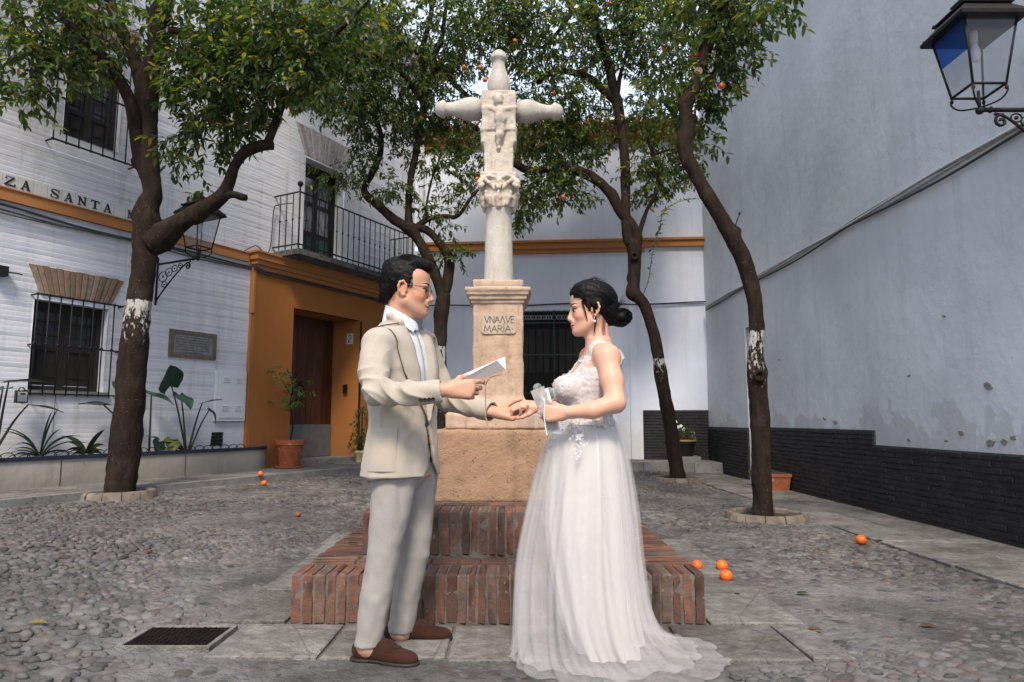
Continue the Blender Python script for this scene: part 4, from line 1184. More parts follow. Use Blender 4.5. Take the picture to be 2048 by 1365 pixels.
# cross block with the figure in relief
zk0, zk1 = zc1 - 0.005, zq(181, MY - .1)
zmid = zq(262, MY - .1)
S = SDF(*SDF.grid((MX - .16, MY - .19, zk0 - .02), (MX + .16, MY + .16, zk1 + .03), 0.0045))
S.box((MX, MY, (zk0 + zk1) / 2), (0.104, 0.098, (zk1 - zk0) / 2), 0.010)
S.box((MX, MY, (zmid + zk1) / 2), (0.122, 0.112, (zk1 - zmid) / 2), 0.012, 0.006)
for sx in (-1, 1): S.box((MX + sx * .108, MY, zmid - 0.03), (0.018, 0.1, 0.055), 0.012, 0.03)
fr = MY - 0.112
P = lambda px, py, o=0.0: (MX + (px - 1001) * k_, fr - o, zq(py, fr))
S.ball(P(1000, 203, .008), (.030, .034, .040), .012); S.ball(P(1000, 195, .004), (.038, .03, .030), .012)
S.chain([P(1003, 222), P(1005, 240, .008), P(1004, 256, .006)], [.036, .034, .026], .02)
S.chain([P(1004, 256, .006), P(1003, 272, .008), P(1000, 288, .004)], [.030, .028, .016], .016)
S.chain([P(1003, 268, .004), P(1009, 262, .006), P(1003, 280, .004)], [.014, .018, .014], .012)
S.chain([P(997, 222), P(985, 217, -.002), P(970, 216, -.006)], [.016, .014, .012], .012)
S.chain([P(1009, 222), P(1020, 217, -.002), P(1034, 215, -.006)], [.016, .014, .012], .012)
S.ball(P(1001, 295, -.004), (.016, .016, .02), .014)
sdf_part('cross_block', S, M['white_stone'], cross, 0.005, 20, 0, 9)
# turned finials: two arms and the top
def finial(c, d, L, seg=28):
    """profile along the direction: bulb, waist, ring, rounded end"""
    pr = [(0.0, 0.050), (0.03, 0.066), (0.12, 0.080), (0.25, 0.086), (0.38, 0.078), (0.52, 0.058), (0.66, 0.047), (0.76, 0.047), (0.79, 0.062), (0.83, 0.066), (0.87, 0.058), (0.93, 0.050), (0.98, 0.032), (1.0, 0.010)]
    return [(r, h * L * d) for h, r in pr]
La = 97 * k_; zarm = zq(219, MY); zarm2 = zq(224, MY)
for d, z in ((-1, zarm), (1, zarm2)):
    mb = MB(); pr = finial(0, d, La); 
    if d < 0: pr = pr[::-1]
    mb.lathe((MX + d * 0.118, MY, z), pr, 28, 'x', 0.01); mb.build('cross_arm', M['grey_stone'], cross, auto=60, fix=True)
mb = MB(); Lt = zq(101, MY) - zk1
mb.lathe((MX - 0.002, MY, zk1 - 0.004), finial(0, 1, Lt), 28, 'z', 0.01); mb.build('finial', M['grey_stone'], cross, auto=60, fix=True)
# ================================================================ ORANGE TREES
def bark_material(name, white=None):
    t = NT(name); p = t.pos((1, 1, 0.3))
    col = t.ramp(t.noise(11, 6, 0.68, p), [(0.3, (0.009, 0.006, 0.0045)), (0.55, (0.024, 0.0145, 0.0095)), (0.75, (0.046, 0.028, 0.018))])
    col = t.mix(t.ramp(t.noise(3.5, 4, 0.6), [(0.55, 0.0), (0.75, 0.5)]), col, (0.05, 0.052, 0.040))
    fl = t.ramp(t.noise(70, 2, 0.5), [(0.70, 0.0), (0.73, 1.0)])
    col = t.mix(t.math('MULTIPLY', fl, 0.45), col, (0.30, 0.27, 0.24))
    if white:                        # remains of limewash on the lower trunk, strongest at its upper edge
        z0, z1, fade = white
        z = t.sep()[2]; zw = t.math('ADD', z, t.math('MULTIPLY', t.math('SUBTRACT', t.noise(9, 3), 0.5), 0.05))
        band = t.math('MULTIPLY', t.ramp(t.math('DIVIDE', zw, z1), [(0.985, 1.0), (0.995, 0.0)]), t.ramp(t.math('DIVIDE', zw, z1), [(z0 / z1, 0.0), (1 - (1 - z0 / z1) * fade, 0.55), (0.97, 1.0)]))
        wear = t.noise(24, 6, 0.72, t.pos((1, 1, 0.45)))
        thr = t.math('SUBTRACT', t.math('ADD', wear, t.math('MULTIPLY', band, 0.24)), 0.66)
        f = t.math('MULTIPLY', t.math('MULTIPLY', thr, 14.0, True), t.math('MULTIPLY', band, 6.0, True), True)
        col = t.mix(f, col, (0.42, 0.41, 0.375))
    h = t.math('ADD', t.noise(16, 6, 0.7, p), t.math('MULTIPLY', t.noise(60, 4, 0.6, p), 0.4))
    return t.set(col, 0.9, t.bump(h, 0.9, 0.02), 0.2)
M['bark'] = bark_material('orange tree bark')
def leaf_material(name, stops, trans):
    t = NT(name); r = t.island()
    oi = t.objrand(); r2 = t.math('FRACT', t.math('ADD', r, oi))
    col = t.ramp(r2, stops)
    col = t.mix(0.35, col, t.ramp(t.noise(1.3, 3, 0.6), [(0.3, 0.55), (0.7, 1.35)]), 'MULTIPLY')
    t.set(col, 0.42, None, 0.3)
    tr = t.n.new('ShaderNodeBsdfTranslucent'); tc = t.mix(1.0, col, trans, 'MULTIPLY'); t.L(tc, tr.inputs[0])
    ad = t.n.new('ShaderNodeAddShader'); t.L(t.b.outputs[0], ad.inputs[0]); t.L(tr.outputs[0], ad.inputs[1]); t.L(ad.outputs[0], t.out.inputs[0])
    return t.m
LEAF_STOPS = [(0.0, (0.006, 0.014, 0.006)), (0.40, (0.012, 0.026, 0.008)), (0.68, (0.022, 0.038, 0.009)), (0.93, (0.042, 0.050, 0.010)), (0.99, (0.085, 0.070, 0.012)), (1.0, (0.10, 0.065, 0.012))]
M['leaf'] = leaf_material('orange tree leaf', LEAF_STOPS, (4.0, 3.6, 0.9))
M['leaf_young'] = leaf_material('young leaf', [(0.0, (0.03, 0.07, 0.018)), (0.6, (0.055, 0.095, 0.02)), (1.0, (0.10, 0.12, 0.03))], (1.4, 1.4, 0.7))
t = NT('orange peel'); c = t.ramp(t.noise(6, 4), [(0.3, (0.72, 0.10, 0.008)), (0.7, (0.86, 0.18, 0.012))])
t.set(c, 0.38, t.bump(t.noise(220, 2), 0.35, 0.003), 0.5); M['orange_peel'] = t.m
M['stalk'] = simple('green stalk', (0.06, 0.085, 0.03), 0.7, 0.2)

LEAF_T = np.array([(0, 0, 0), (.30, .19, .055), (.32, 0, 0), (.30, -.19, .055), (.68, .155, .03), (.70, 0, -.02), (.68, -.155, .03), (1, 0, -.07)], float)
LEAF_F = [(0, 2, 1), (0, 3, 2), (1, 2, 5, 4), (2, 3, 6, 5), (4, 5, 7), (5, 6, 7)]
LEAF_MESH = {}
def leaf_mesh(mat):
    if mat not in LEAF_MESH:
        me = bpy.data.meshes.new('leaf'); me.from_pydata(LEAF_T.tolist(), [], LEAF_F); me.materials.append(M[mat])
        me.polygons.foreach_set('use_smooth', [True] * len(me.polygons)); LEAF_MESH[mat] = me
    return LEAF_MESH[mat]
def basis(d, roll):
    d = Vector(d).normalized(); up = Vector((0, 0, 1)) if abs(d.z) < 0.95 else Vector((0, 1, 0))
    s = d.cross(up).normalized(); n = s.cross(d)
    c, sn = math.cos(roll), math.sin(roll)
    return Matrix((d, s * c + n * sn, n * c - s * sn)).transposed()
class Foliage:
    def __init__(s): s.items = []; s.tw = MB()
    def leaf(s, p, d, L, roll): s.items.append((Vector(p), Vector(d), L, roll))
    def sprig(s, p, d, L, n, leafL, droop=0.5, rnd=random, twig=True):
        pts = [Vector(p)]; d = Vector(d).normalized(); seg = 5; dirs = []
        for i in range(seg):
            d = (d + Vector((rnd.gauss(0, .16), rnd.gauss(0, .16), -droop / seg + rnd.gauss(0, .1)))).normalized()
            dirs.append(d.copy()); pts.append(pts[-1] + d * (L / seg))
        if twig: s.tw.tube(pts, [0.0042 - 0.0006 * i for i in range(seg + 1)], 3, False)
        for k in range(n):
            t = 0.12 + 0.88 * (k + rnd.random() * 0.7) / n; i = min(int(t * seg), seg - 1)
            q = pts[i] + (pts[i + 1] - pts[i]) * (t * seg - i); a = k * 2.4 + rnd.uniform(-.5, .5)
            b = basis(dirs[i], a); side = b @ Vector((0.55, 0.8, 0.0))
            ld = (side + Vector((0, 0, -0.35 - 0.35 * rnd.random()))).normalized()
            s.items.append((q, ld, leafL * rnd.uniform(0.65, 1.15), rnd.uniform(-.9, .9)))
    def cloud(s, px, py, Y, rx, ry, dY, n, leafL=0.085, per=9, rnd=random, inner=0.25):
        """sprigs through an ellipsoid given by its place and size in metres per pixel at distance Y"""
        c = at(px, py, Y); k = (Y * CP + (c.z - 1) * SP) / FOCAL
        for _ in range(n):
            while True:
                u = Vector((rnd.uniform(-1, 1), rnd.uniform(-1, 1), rnd.uniform(-1, 1)))
                if u.length < 1 and u.length > inner * rnd.random(): break
            p = c + Vector((u.x * rx * k, u.y * dY, u.z * ry * k))
            d = Vector((u.x + rnd.gauss(0, .6), u.y + rnd.gauss(0, .6), u.z * 0.6 + rnd.gauss(0, .5)))
            s.sprig(p, d, rnd.uniform(0.16, 0.34), per, leafL, 0.55, rnd)
    def build(s, tree, mat, nbig, name='foliage'):
        def size(it):
            d = it[0].y * CP + (it[0].z - 1) * SP; u = it[0].x / d * FOCAL; v = -it[0].y * SP + (it[0].z - 1) * CP
            vis = abs(u) < 1024 and abs(v / d * FOCAL) < 682
            return it[2] / d if vis else 0.0
        it = sorted(s.items, key=size, reverse=True)
        me = leaf_mesh(mat)
        for p, d, L, roll in it[:nbig]:
            piece('leaf', me, tree, p, basis(d, roll).to_euler(), (L, L, L))
        it = it[nbig:]
        if it:
            B = np.array([np.array(basis(d, r)) * L for p, d, L, r in it]); P = np.array([tuple(p) for p, *_ in it])
            V = (np.einsum('nij,kj->nki', B, LEAF_T) + P[:, None, :]).reshape(-1, 3) - np.array(ORIGIN[tree.name])
            F = [tuple(8 * i + q for q in f) for i in range(len(it)) for f in LEAF_F]
            m = bpy.data.meshes.new(name); m.from_pydata(V.tolist(), [], F); m.materials.append(M[mat])
            m.polygons.foreach_set('use_smooth', [True] * len(m.polygons))
            o = link(bpy.data.objects.new(name, m), tree); o['kind'] = 'stuff'
        if s.tw.v: s.tw.build('twigs', M['bark'], tree, kind='stuff')
def limb(name, tree, pts, mat=None, knots=(), parent=None, n=6, seg=16, seed=0, Yd=None):
    """pts: (px, py, Y, radius px); rough bark outline"""
    W = []
    for px, py, Y, r in pts:
        p = at(px, py, Y); k = (Y * CP + (p.z - 1) * SP) / FOCAL * 0.95 / math.sqrt(1 + ((px - 1024) / FOCAL) ** 2); W.append((p.x, p.y, p.z, r * k))
    W = smooth_path(W, n); mb = MB(); mb.tube([w[:3] for w in W], [max(w[3], 0.004) for w in W], seg)
    V = np.array(mb.v); C = np.array([w[:3] for w in W]).repeat(seg, 0); R = np.array([max(w[3], .004) for w in W]).repeat(seg)
    d = (V - C) / R[:, None]; f = 1 + 0.10 * vnoise(V, 5.0, seed) + 0.075 * vnoise(V * np.array((1, 1, .5)), 16.0, seed + 3) + 0.05 * vnoise(V * np.array((1, 1, .4)), 40.0, seed + 5)
    for kx in knots:
        p = at(*kx[:3]); e = np.exp(-((V - np.array(p)) ** 2).sum(1) / (kx[3] ** 2)); f = f + kx[4] * e
    V = C + d * (R * f)[:, None]; mb.v = V.tolist()
    return mb.build(name, mat or M['bark'], parent or tree, True)
def ring(px, py, r, label):
    x, y, rr = [s for s in TREE_SPOTS if abs(s[2] - r) < 1e-6][0] if False else (px, py, r)
    z = ground_z(x, y); n = 13
    root = thing('tree_ring', label, 'tree ring', (x, y, z), 'low round kerbs at the foot of the orange trees')
    for i in range(n):
        mb = MB(); a0, a1 = 2 * math.pi * i / n + 0.012, 2 * math.pi * (i + 1) / n - 0.012; m = 4
        prof = [(rr - .075, -.05), (rr - .07, .045), (rr - .055, .062), (rr - .015, .060), (rr, .042), (rr + .012, -.05)]
        jj = random.uniform(-.006, .006)
        for k in range(m + 1):
            a = a0 + (a1 - a0) * k / m
            for q, h in prof: mb.v.append((x + (q + jj) * math.cos(a), y + (q + jj) * math.sin(a), z + h + jj * 0.7))
        for k in range(m):
            for q in range(5): mb.f.append((k * 6 + q, (k + 1) * 6 + q, (k + 1) * 6 + q + 1, k * 6 + q + 1))
        mb.f.append(tuple(range(6))); mb.f.append(tuple(m * 6 + q for q in range(5, -1, -1)))
        mb.build('kerb_block', M['ring'], root, auto=35)
    mb = MB(); mb.lathe((x, y, z), [(rr - .06, -.05), (rr - .06, .012), (0.02, .028)], 20); mb.build('soil', M['soil'], root, True)
M['ring'] = simple('weathered ring kerb', (0.185, 0.155, 0.125), 0.9, 0.35, 9, 0.6, 45, 0.008, 0, 0.2, 0.2, (16, 0.6, (0.09, 0.085, 0.075)))
ring(T_LEFT.x, T_LEFT.y, 0.37, 'round kerb ring at the foot of the thick left orange tree')
ring(T_RIGHT.x, T_RIGHT.y, 0.40, 'round kerb ring at the foot of the right orange tree, nearest the black dado')
ring(T_BACK.x, T_BACK.y, 0.42, 'round kerb ring under the back right orange tree near the black corner')
ring(T_MID.x, T_MID.y, 0.42, 'round kerb ring at the foot of the forked middle orange tree')

def oranges(tree, lst):
    for px, py, Y, r in lst:
        mb = MB(); p = at(px, py, Y); mb.sphere(p, r, 14, 9, (1, 1, .95)); mb.build('orange', M['orange_peel'], tree, True)

rnd = random.Random(11)
# ---- left tree
Y = T_LEFT.y
tl = thing('orange_tree', 'thick dark orange tree at the left with a sawn stub, nearest the barred windows', 'tree', T_LEFT, 'orange trees in the square')
zw = at(270, 598, Y).z
M['bark_left'] = bark_material('limewashed bark left', (zw - 0.62, zw, 0.5))
limb('trunk', tl, [(236, 1000, Y, 42), (243, 960, Y, 34), (258, 830, Y, 33), (268, 700, Y, 31), (277, 600, Y, 28), (288, 530, Y, 27), (291, 480, Y, 30), (295, 419, Y, 28), (305, 381, Y, 22), (292, 305, Y, 26), (294, 228, Y, 24), (294, 171, Y, 27), (312, 114, Y, 21), (317, 57, Y - .1, 21), (324, 0, Y - .2, 24), (330, -120, Y - .3, 18), (350, -260, Y - .4, 10)], M['bark_left'], [(262, 238, Y, .06, .5), (272, 325, Y, .08, .5), (267, 430, Y, .07, .35)], n=14, seg=26, seed=1)
b1 = limb('limb', tl, [(300, 490, Y, 30), (326, 474, Y, 30), (356, 449, Y - .05, 23), (400, 423, Y - .1, 20), (442, 394, Y - .15, 17), (458, 364, Y - .2, 13), (470, 331, Y - .2, 12), (490, 305, Y - .25, 12), (522, 292, Y - .3, 12), (546, 291, Y - .3, 11)], None, [(395, 445, Y - .1, .06, .3)], seed=2)
limb('branch', tl, [(445, 392, Y - .15, 12), (466, 389, Y - .2, 8), (482, 394, Y - .2, 8), (493, 396, Y - .2, 7)], parent=b1, seed=3)
limb('branch', tl, [(532, 293, Y - .3, 11), (540, 275, Y - .3, 9), (549, 252, Y - .3, 9), (562, 213, Y - .35, 9), (578, 170, Y - .4, 9), (596, 143, Y - .5, 8), (630, 107, Y - .6, 7), (690, 50, Y - .8, 5), (740, 0, Y - .9, 3)], parent=b1, seed=4)
limb('limb', tl, [(285, 330, Y, 18), (274, 285, Y - .1, 15), (263, 213, Y - .2, 14), (234, 152, Y - .35, 13), (206, 114, Y - .5, 12), (168, 80, Y - .6, 10), (126, 34, Y - .7, 9), (95, -20, Y - .8, 7), (60, -120, Y - .9, 4)], seed=5)
limb('limb', tl, [(288, 185, Y, 18), (279, 150, Y + .1, 16), (263, 103, Y + .2, 14), (236, 46, Y + .3, 13), (215, -10, Y + .4, 12), (190, -110, Y + .5, 7)], seed=6)
limb('limb', tl, [(320, 80, Y - .1, 12), (345, 63, Y - .2, 10), (400, 74, Y - .3, 8), (457, 91, Y - .4, 7), (514, 114, Y - .5, 6), (575, 130, Y - .6, 4)], seed=7)
limb('limb', tl, [(328, -10, Y - .2, 14), (380, -60, Y - .4, 9), (450, -100, Y - .5, 6)], seed=8)
f = Foliage()
for c in ((60, 30, Y - .9, 90, 70, .5, 46), (150, 60, Y - .6, 110, 75, .6, 60), (235, 40, Y, 70, 70, .6, 34), (25, 110, Y - 1.0, 45, 55, .3, 20), (20, 190, Y - 1.0, 30, 26, .2, 8), (55, 205, Y - 1.0, 16, 24, .2, 4), (110, 130, Y - .8, 60, 34, .3, 18), (180, 130, Y - .6, 40, 26, .3, 10), (95, 165, Y - .8, 30, 22, .2, 6),
          (400, 60, Y - .3, 80, 80, .6, 66), (480, 60, Y - .5, 90, 80, .7, 84), (420, 150, Y - .3, 80, 60, .5, 54), (500, 160, Y - .5, 70, 70, .5, 58), (390, 215, Y - .2, 50, 44, .3, 28), (460, 230, Y - .3, 55, 45, .3, 32), (365, 130, Y - .1, 36, 60, .3, 18), (560, 120, Y - .6, 60, 80, .5, 52), (600, 60, Y - .8, 70, 70, .5, 56), (640, 140, Y - .8, 60, 50, .4, 34), (700, 40, Y - .9, 90, 50, .5, 40),
          (365, 300, Y - .25, 30, 24, .15, 5), (410, 280, Y + .1, 54, 32, .25, 15), (470, 270, Y + .1, 26, 24, .2, 6), (395, 335, Y + .05, 42, 18, .15, 4), (350, 275, Y - .2, 14, 12, .1, 2), (420, 388, Y + .1, 12, 12, .1, 1), (520, 220, Y + .2, 30, 36, .2, 6),
          (200, -130, Y, 220, 90, .9, 80), (480, -120, Y - .4, 200, 90, .9, 90), (60, -100, Y - .7, 120, 80, .6, 40)):
    f.cloud(*c[:6], int(c[6] * 1.75), 0.105, 9, rnd)
f.build(tl, 'leaf', 260)
oranges(tl, [(502, 163, Y - .4, .034), (653, 17, Y - .6, .034), (602, 122, Y - .5, .034)])

# ---- middle tree with the loop of two stems
Y = T_MID.y
tm = thing('orange_tree', 'slender dark orange tree forking into a loop behind the man', 'tree', T_MID, 'orange trees in the square')
zw = at(883, 690, Y).z
M['bark_mid'] = bark_material('limewashed bark middle', (0.3, zw, 0.2))
limb('trunk', tm, [(884, 960, Y, 15), (885, 830, Y, 12), (884, 740, Y, 10.5), (881, 690, Y, 12), (882, 640, Y, 14), (886, 605, Y, 16), (889, 588, Y, 14)], M['bark_mid'], [(880, 628, Y, .09, .3)], seed=11)
limb('limb', tm, [(886, 600, Y, 12), (878, 570, Y, 11), (864, 536, Y, 11), (852, 508, Y, 11), (837, 481, Y, 11), (824, 461, Y, 13), (806, 451, Y, 11), (784, 436, Y, 10), (760, 414, Y, 9), (734, 392, Y, 9), (729, 374, Y, 7), (743, 350, Y, 7), (757, 318, Y, 7), (762, 290, Y, 6), (760, 262, Y, 6), (745, 225, Y, 5), (720, 180, Y - .2, 4)], None, [(822, 460, Y, .09, .4)], seed=12)
limb('limb', tm, [(889, 595, Y, 12), (896, 555, Y, 11), (899, 522, Y, 11), (889, 500, Y, 9), (869, 474, Y, 8), (848, 458, Y, 9), (830, 458, Y, 9)], seed=13)
limb('limb', tm, [(818, 456, Y, 9), (817, 409, Y, 7), (822, 351, Y, 7), (831, 311, Y, 7), (838, 266, Y, 7), (846, 214, Y, 6), (850, 160, Y, 7), (842, 110, Y, 6), (860, 40, Y, 5), (870, -40, Y, 4)], seed=14)
limb('limb', tm, [(832, 456, Y, 8), (858, 438, Y, 6), (890, 433, Y, 5), (908, 435, Y, 5), (921, 427, Y, 4), (939, 400, Y, 3.5), (959, 377, Y, 3), (985, 350, Y, 2)], seed=15)
limb('limb', tm, [(848, 180, Y, 7), (880, 135, Y + .2, 6), (905, 165, Y + .3, 5), (960, 215, Y + .4, 6), (1010, 250, Y + .5, 6)], seed=16)
limb('limb', tm, [(850, 120, Y, 6), (800, 70, Y - .2, 5), (770, 20, Y - .3, 4), (740, -60, Y - .3, 3)], seed=17)
limb('limb', tm, [(852, 130, Y, 6), (880, 90, Y, 5), (890, 30, Y, 4), (900, -50, Y, 3)], seed=18)
limb('limb', tm, [(846, 205, Y, 6), (805, 150, Y - .3, 5), (760, 115, Y - .5, 6), (690, 115, Y - .8, 6), (650, 90, Y - 1, 4)], seed=19)
limb('branch', tm, [(857, 437, Y, 3), (853, 410, Y, 2.5), (868, 345, Y, 2), (890, 300, Y, 1.5)], seed=20)
f = Foliage()
for c in ((640, 60, Y - .8, 70, 80, .6, 60), (720, 60, Y - .5, 90, 90, .8, 95), (690, 165, Y - .6, 80, 55, .6, 70), (780, 150, Y - .2, 90, 80, .8, 100), (860, 60, Y, 90, 90, .8, 95), (760, 235, Y - .3, 70, 36, .5, 46), (880, 200, Y + .3, 80, 60, .6, 70), (940, 70, Y + .2, 70, 80, .7, 66), (620, 200, Y - 1, 40, 28, .3, 16), (690, 225, Y - .6, 40, 26, .3, 16),
          (735, 285, Y - .2, 22, 26, .2, 9), (722, 330, Y - .1, 30, 26, .2, 10), (655, 355, Y - .3, 30, 12, .12, 7), (700, 355, Y - .3, 22, 14, .12, 5), (790, 370, Y - .1, 46, 18, .2, 10), (760, 395, Y, 20, 16, .15, 5), (805, 290, Y, 22, 22, .2, 5), (830, 250, Y + .1, 50, 26, .3, 16), (905, 270, Y + .3, 60, 34, .4, 30), (950, 300, Y + .4, 30, 40, .3, 18),
          (880, 330, Y + .1, 40, 24, .2, 9), (905, 350, Y + .1, 30, 26, .2, 8), (870, 320, Y, 26, 12, .15, 4), (875, 425, Y, 26, 16, .15, 5), (915, 395, Y, 30, 14, .15, 5), (850, 420, Y, 20, 16, .12, 4), (890, 455, Y, 18, 12, .12, 3), (912, 508, Y, 30, 14, .15, 6), (870, 240, Y + .3, 60, 30, .3, 16), (940, 355, Y + .3, 26, 30, .2, 8), (930, 500, Y, 20, 8, .1, 2),
          (760, -110, Y - .2, 220, 80, .9, 80), (640, -80, Y - .8, 120, 70, .6, 40), (950, -70, Y + .2, 150, 70, .8, 60)):
    f.cloud(*c[:6], int(c[6] * 2.9), 0.095, 9, rnd)
f.build(tm, 'leaf', 160)
oranges(tm, [(808, 105, Y - .2, .036), (970, 160, Y - .6, .040), (960, 135, Y - .4, .036), (928, 135, Y - .2, .036), (842, 236, Y - .1, .034), (954, 358, Y, .034), (1030, 82, Y - .2, .034)])

# ---- back right tree
Y = T_BACK.y
tb = thing('orange_tree', 'leaning orange tree at the back right, behind the woman', 'tree', T_BACK, 'orange trees in the square')
zw = at(1320, 716, Y).z
M['bark_back'] = bark_material('limewashed bark back', (zw - 0.5, zw, 0.3))
limb('trunk', tb, [(1357, 965, Y, 19), (1354, 945, Y, 16.5), (1345, 877, Y, 15), (1333, 810, Y, 14.5), (1320, 735, Y, 13.5), (1308, 669, Y, 12.5), (1289, 612, Y, 12), (1268, 585, Y, 14), (1268, 560, Y, 13), (1269, 519, Y, 14), (1266, 492, Y, 15), (1256, 478, Y, 11), (1252, 429, Y, 10), (1251, 372, Y, 10), (1249, 314, Y, 10), (1243, 257, Y, 10), (1234, 208, Y, 11), (1224, 162, Y, 9), (1214, 121, Y, 9), (1206, 93, Y, 8), (1195, 60, Y, 8), (1186, 0, Y, 7), (1180, -90, Y, 4)], M['bark_back'], [(1254, 592, Y, .10, .5), (1256, 556, Y, .06, .3), (1238, 200, Y, .08, .35)], seed=21)
limb('limb', tb, [(1268, 500, Y, 12), (1274, 476, Y, 12), (1263, 450, Y, 11.5), (1240, 421, Y, 12), (1222, 388, Y, 11), (1190, 359, Y, 11), (1150, 340, Y, 10), (1107, 334, Y, 9), (1065, 343, Y - .1, 8), (1029, 327, Y - .2, 8), (985, 290, Y - .3, 7), (950, 255, Y - .4, 5), (905, 225, Y - .5, 3)], None, [(1226, 385, Y, .07, .3)], seed=22)
limb('limb', tb, [(1236, 205, Y, 9), (1214, 187, Y, 9), (1181, 158, Y, 8), (1148, 146, Y, 7), (1107, 144, Y, 6.5), (1075, 165, Y, 4)], seed=23)
limb('limb', tb, [(1278, 470, Y, 6), (1292, 425, Y, 4.5), (1311, 388, Y, 4.5), (1316, 347, Y, 4.5), (1305, 306, Y, 4), (1296, 270, Y, 3.5), (1320, 240, Y, 2)], seed=24)
limb('branch', tb, [(1308, 310, Y, 3), (1330, 302, Y, 3), (1350, 297, Y, 3), (1365, 285, Y, 2)], seed=25)
limb('limb', tb, [(1234, 190, Y, 6), (1243, 140, Y, 4), (1262, 80, Y, 3.5), (1270, 10, Y, 3)], seed=26)
limb('limb', tb, [(1212, 115, Y, 7), (1185, 45, Y, 6), (1160, 25, Y, 6), (1140, 15, Y, 5), (1120, -40, Y, 3)], seed=27)
limb('limb', tb, [(1150, 20, Y, 4), (1085, 95, Y, 3.5), (1050, 60, Y, 3), (1020, 0, Y, 3)], seed=28)
kn = MB(); p = at(1269, 513, Y - .14)
kn.lathe((p.x, p.y, p.z), [(.065, 0.02), (.07, -.01), (.055, -.03), (.040, -.02), (.028, .01), (.004, .012)], 14, 'y'); kn.build('knot', M['bark'], tb, True)
f = Foliage()
for c in ((1040, 60, Y - .2, 80, 80, .8, 80), (1110, 90, Y, 90, 70, .9, 80), (1090, 195, Y, 80, 50, .8, 66), (1150, 220, Y + .2, 70, 50, .6, 40), (1200, 60, Y, 70, 80, .9, 60), (1280, 60, Y, 80, 80, .9, 76), (1340, 120, Y + .2, 70, 60, .7, 48), (1000, 30, Y - .3, 70, 50, .6, 40), (1240, 20, Y, 80, 50, .7, 44), (1380, 30, Y + .2, 60, 50, .6, 30), (1060, 270, Y, 70, 40, .6, 56), (1130, 290, Y + .2, 70, 30, .5, 42), (1180, 250, Y + .2, 46, 50, .5, 26), (1190, 300, Y + .2, 30, 26, .3, 10),
          (1050, 390, Y, 40, 40, .4, 30), (1095, 370, Y, 50, 26, .4, 24), (1130, 350, Y, 44, 26, .3, 16), (1130, 395, Y - .1, 40, 16, .2, 9), (1165, 395, Y - .1, 22, 14, .15, 4), (1035, 425, Y, 22, 28, .2, 9), (1290, 230, Y + .2, 50, 60, .5, 30), (1320, 300, Y + .2, 60, 40, .4, 34), (1290, 350, Y, 40, 30, .3, 18), (1345, 350, Y + .1, 34, 30, .3, 14), (1290, 385, Y, 22, 20, .2, 6), (1365, 320, Y + .2, 30, 50, .3, 14), (1310, 370, Y, 26, 26, .2, 8), (1230, 110, Y, 40, 60, .5, 16), (1345, 210, Y + .2, 50, 50, .4, 26), (1240, 270, Y + .2, 22, 20, .2, 5),
          (1150, -90, Y, 240, 80, .9, 90), (1330, -60, Y, 130, 70, .7, 50)):
    f.cloud(*c[:6], int(c[6] * 3.3), 0.095, 9, rnd)
f.build(tb, 'leaf', 160)
oranges(tb, [(1127, 395, Y - .3, .044), (1220, 8, Y - .3, .040), (1328, 97, Y - .4, .044), (1108, 187, Y - .2, .036), (1090, 33, Y - .1, .034)])

# ---- right tree
Y = T_RIGHT.y
tr = thing('orange_tree', 'tall bent orange tree at the right, in front of the grey wall', 'tree', T_RIGHT, 'orange trees in the square')
zw = at(1512, 659, Y).z
M['bark_right'] = bark_material('limewashed bark right', (zw - 0.72, zw, 0.6))
limb('trunk', tr, [(1529, 1044, Y, 23), (1526, 1010, Y, 22), (1523, 947, Y, 21), (1521, 862, Y, 20.5), (1517, 800, Y, 20), (1512, 745, Y, 20), (1511, 692, Y, 17), (1513, 645, Y, 16.5), (1509, 600, Y, 17), (1500, 560, Y, 17.5), (1487, 518, Y, 18), (1469, 484, Y, 17), (1444, 440, Y, 16.5), (1420, 400, Y, 16), (1390, 348, Y, 15), (1369, 300, Y, 15), (1375, 254, Y, 14.5), (1373, 213, Y, 15), (1388, 177, Y, 14), (1405, 132, Y, 12.5), (1418, 82, Y, 12), (1427, 27, Y, 11.5), (1428, -40, Y, 10.5), (1420, -150, Y, 6)], M['bark_right'], [(1362, 205, Y, .07, .35), (1362, 285, Y, .09, .3), (1474, 462, Y, .05, .5), (1527, 745, Y, .07, .35)], n=12, seg=26, seed=31)
kn = MB(); p = at(1519, 752, Y - .115)
kn.lathe((p.x, p.y, p.z), [(.062, 0.03), (.066, -.012), (.052, -.030), (.036, -.018), (.024, .012), (.004, .014)], 14, 'y'); kn.build('knot', M['bark'], tr, True)
cutm = simple('sawn branch scar', (0.26, 0.17, 0.11), 0.9, 0.3, 20, 0.3)
kn = MB(); p = at(1397, 142, Y - .07); kn.lathe((p.x, p.y, p.z), [(.045, .02), (.045, -.004), (.003, -.006)], 12, 'y'); kn.build('branch_scar', cutm, tr)
limb('limb', tr, [(1425, 30, Y, 8), (1450, 10, Y - .3, 5), (1500, -30, Y - .6, 4), (1560, -60, Y - .9, 3)], seed=32)
limb('limb', tr, [(1385, 185, Y, 6), (1420, 150, Y + .1, 3), (1460, 120, Y + .2, 2)], seed=33)
limb('shoot', tr, [(1471, 452, Y - .05, 1.2), (1476, 436, Y - .06, 1), (1483, 424, Y - .06, .8)], seed=34)
f = Foliage()
